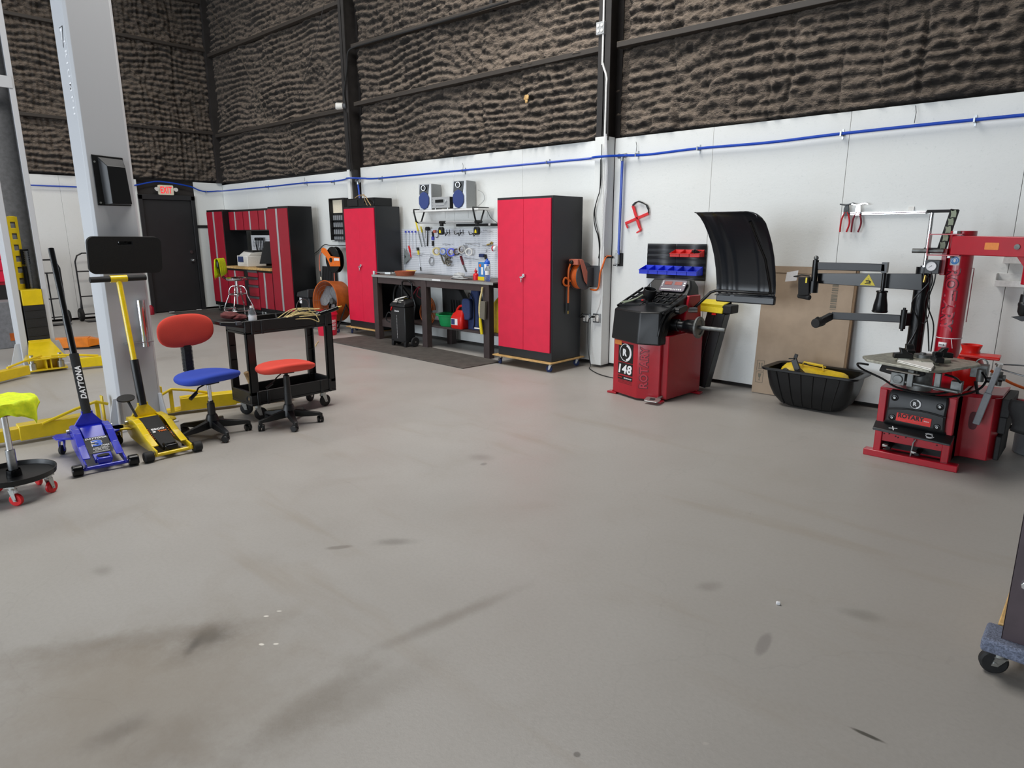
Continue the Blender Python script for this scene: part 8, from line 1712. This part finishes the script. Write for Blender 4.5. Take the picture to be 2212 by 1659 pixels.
for k in range(7): x = -12.22+.06*k; m.tube(spline([(x, 6.10, 1.42), (x+rr.uniform(-.02, .02), 6.09, 1.30), (x+rr.uniform(-.03, .03), 6.10, 1.12+rr.uniform(0, .08))], 4), .006+.004*(k % 2), 6)
m.tube(arc((-12.30, 6.10, 1.3), .06, 90, 400, 14, (.6, 0, 0), (0, 0, 1)), .003, 5)
for x in (-12.2, -12.08, -11.96): m.cb((x, 6.09, 1.39), (.04, .03, .05))
m.build('tools', 'ink', ht)
# bar stool and hi-vis cloth
bS = Vector((-11.50, 5.33, .0125)); bs_ = thing('bar_stool', 'chrome bar stool with a round seat and low back before the red lockers', 'bar stool', bS)
m = MB(Matrix.Translation(bS)); m.lathe([(0, .68), (.17, .68), (.185, .70), (.185, .72), (.16, .74), (0, .745)], n=40); m.build('seat', 'chrome', bs_); m = MB(Matrix.Translation(bS)); m.cyl((0, 0, .40), (0, 0, .68), .018); m.cyl((0, 0, .56), (0, 0, .60), .04); m.build('swivel_post', 'chrome', bs_)
for k in range(4):
    a_ = R(45+90*k); c_, s_ = math.cos(a_), math.sin(a_); m = MB(Matrix.Translation(bS)); m.tube(spline([(c_*.02, s_*.02, .58), (c_*.10, s_*.10, .575), (c_*.15, s_*.15, .50), (c_*.16, s_*.16, .42), (c_*.24, s_*.24, .24), (c_*.255, s_*.255, .15), (c_*.255, s_*.255, 0)], 6), .012, 10); m.build('leg', 'chrome', bs_)
for r_, z in ((.155, .44), (.255, .16)): m = MB(Matrix.Translation(bS)); m.tube(arc((0, 0, z), r_, 0, 351, 40, (1, 0, 0), (0, 1, 0)), .009, 8, closed=True); m.build('foot_ring', 'chrome', bs_)
m = MB(Matrix.Translation(bS)); 
for dx in (-.05, .05): m.tube(spline([(-.10+dx*.6, -.10-dx*.6, .70), (-.17+dx*.6, -.17-dx*.6, .75), (-.19+dx*.6, -.19-dx*.6, .92)], 5), .009, 8)
m.build('back_frame', 'black_satin', bs_); m = MB(Matrix.Translation(bS)); Mk = FR((-.185, -.185, .96), (1, -1, 0), (0, 0, 1)); m.prism(rrect(.24, .14, .03), Mk @ Matrix.Translation((0, 0, -.02)), .04); m.build('back_pad', 'black_satin', bs_, bevel=.01)
hv = thing('safety_vest', 'neon yellow vest hanging over the low back of the chrome bar stool', 'vest', bS+Vector((-.18, -.18, .7)))
rows = []
prof = [(.062, -.20), (.058, -.15), (.05, -.08), (.045, -.02), (.040, .03), (.035, .075), (.02, .095), (-.01, .10), (-.03, .085), (-.04, .03), (-.046, -.05), (-.05, -.16)]
for j, (n_, z_) in enumerate(prof):
    rows.append([Matrix.Translation(bS) @ Mk @ Vector((-.145+.29*i/14+.012*math.sin(j*.9), z_+.012*math.sin(i*1.3)*(1 if abs(z_) > .1 else .3)-(.05*(i/14) if z_ < -.1 else 0), -n_*-1+.008*math.sin(i*1.7+j*.5))) for i in range(15)])
m = MB(); m.grid(rows); m.build('cloth', 'neon', hv, solid=.003, smooth=70)
# pale chip of bare foam on the upper wall
p = wy(1137, 211, 6.10); m = MB(); crumple(m, (p.x, p.y, p.z), .035, .01, .03, 9); crumple(m, (p.x+.0, p.y, p.z-.04), .02, .01, .02, 10); tag(m.build('bare_foam_patch', 'wood', None), 'small pale patch of bare foam on the dark wall between the columns', 'patch', kind=None)
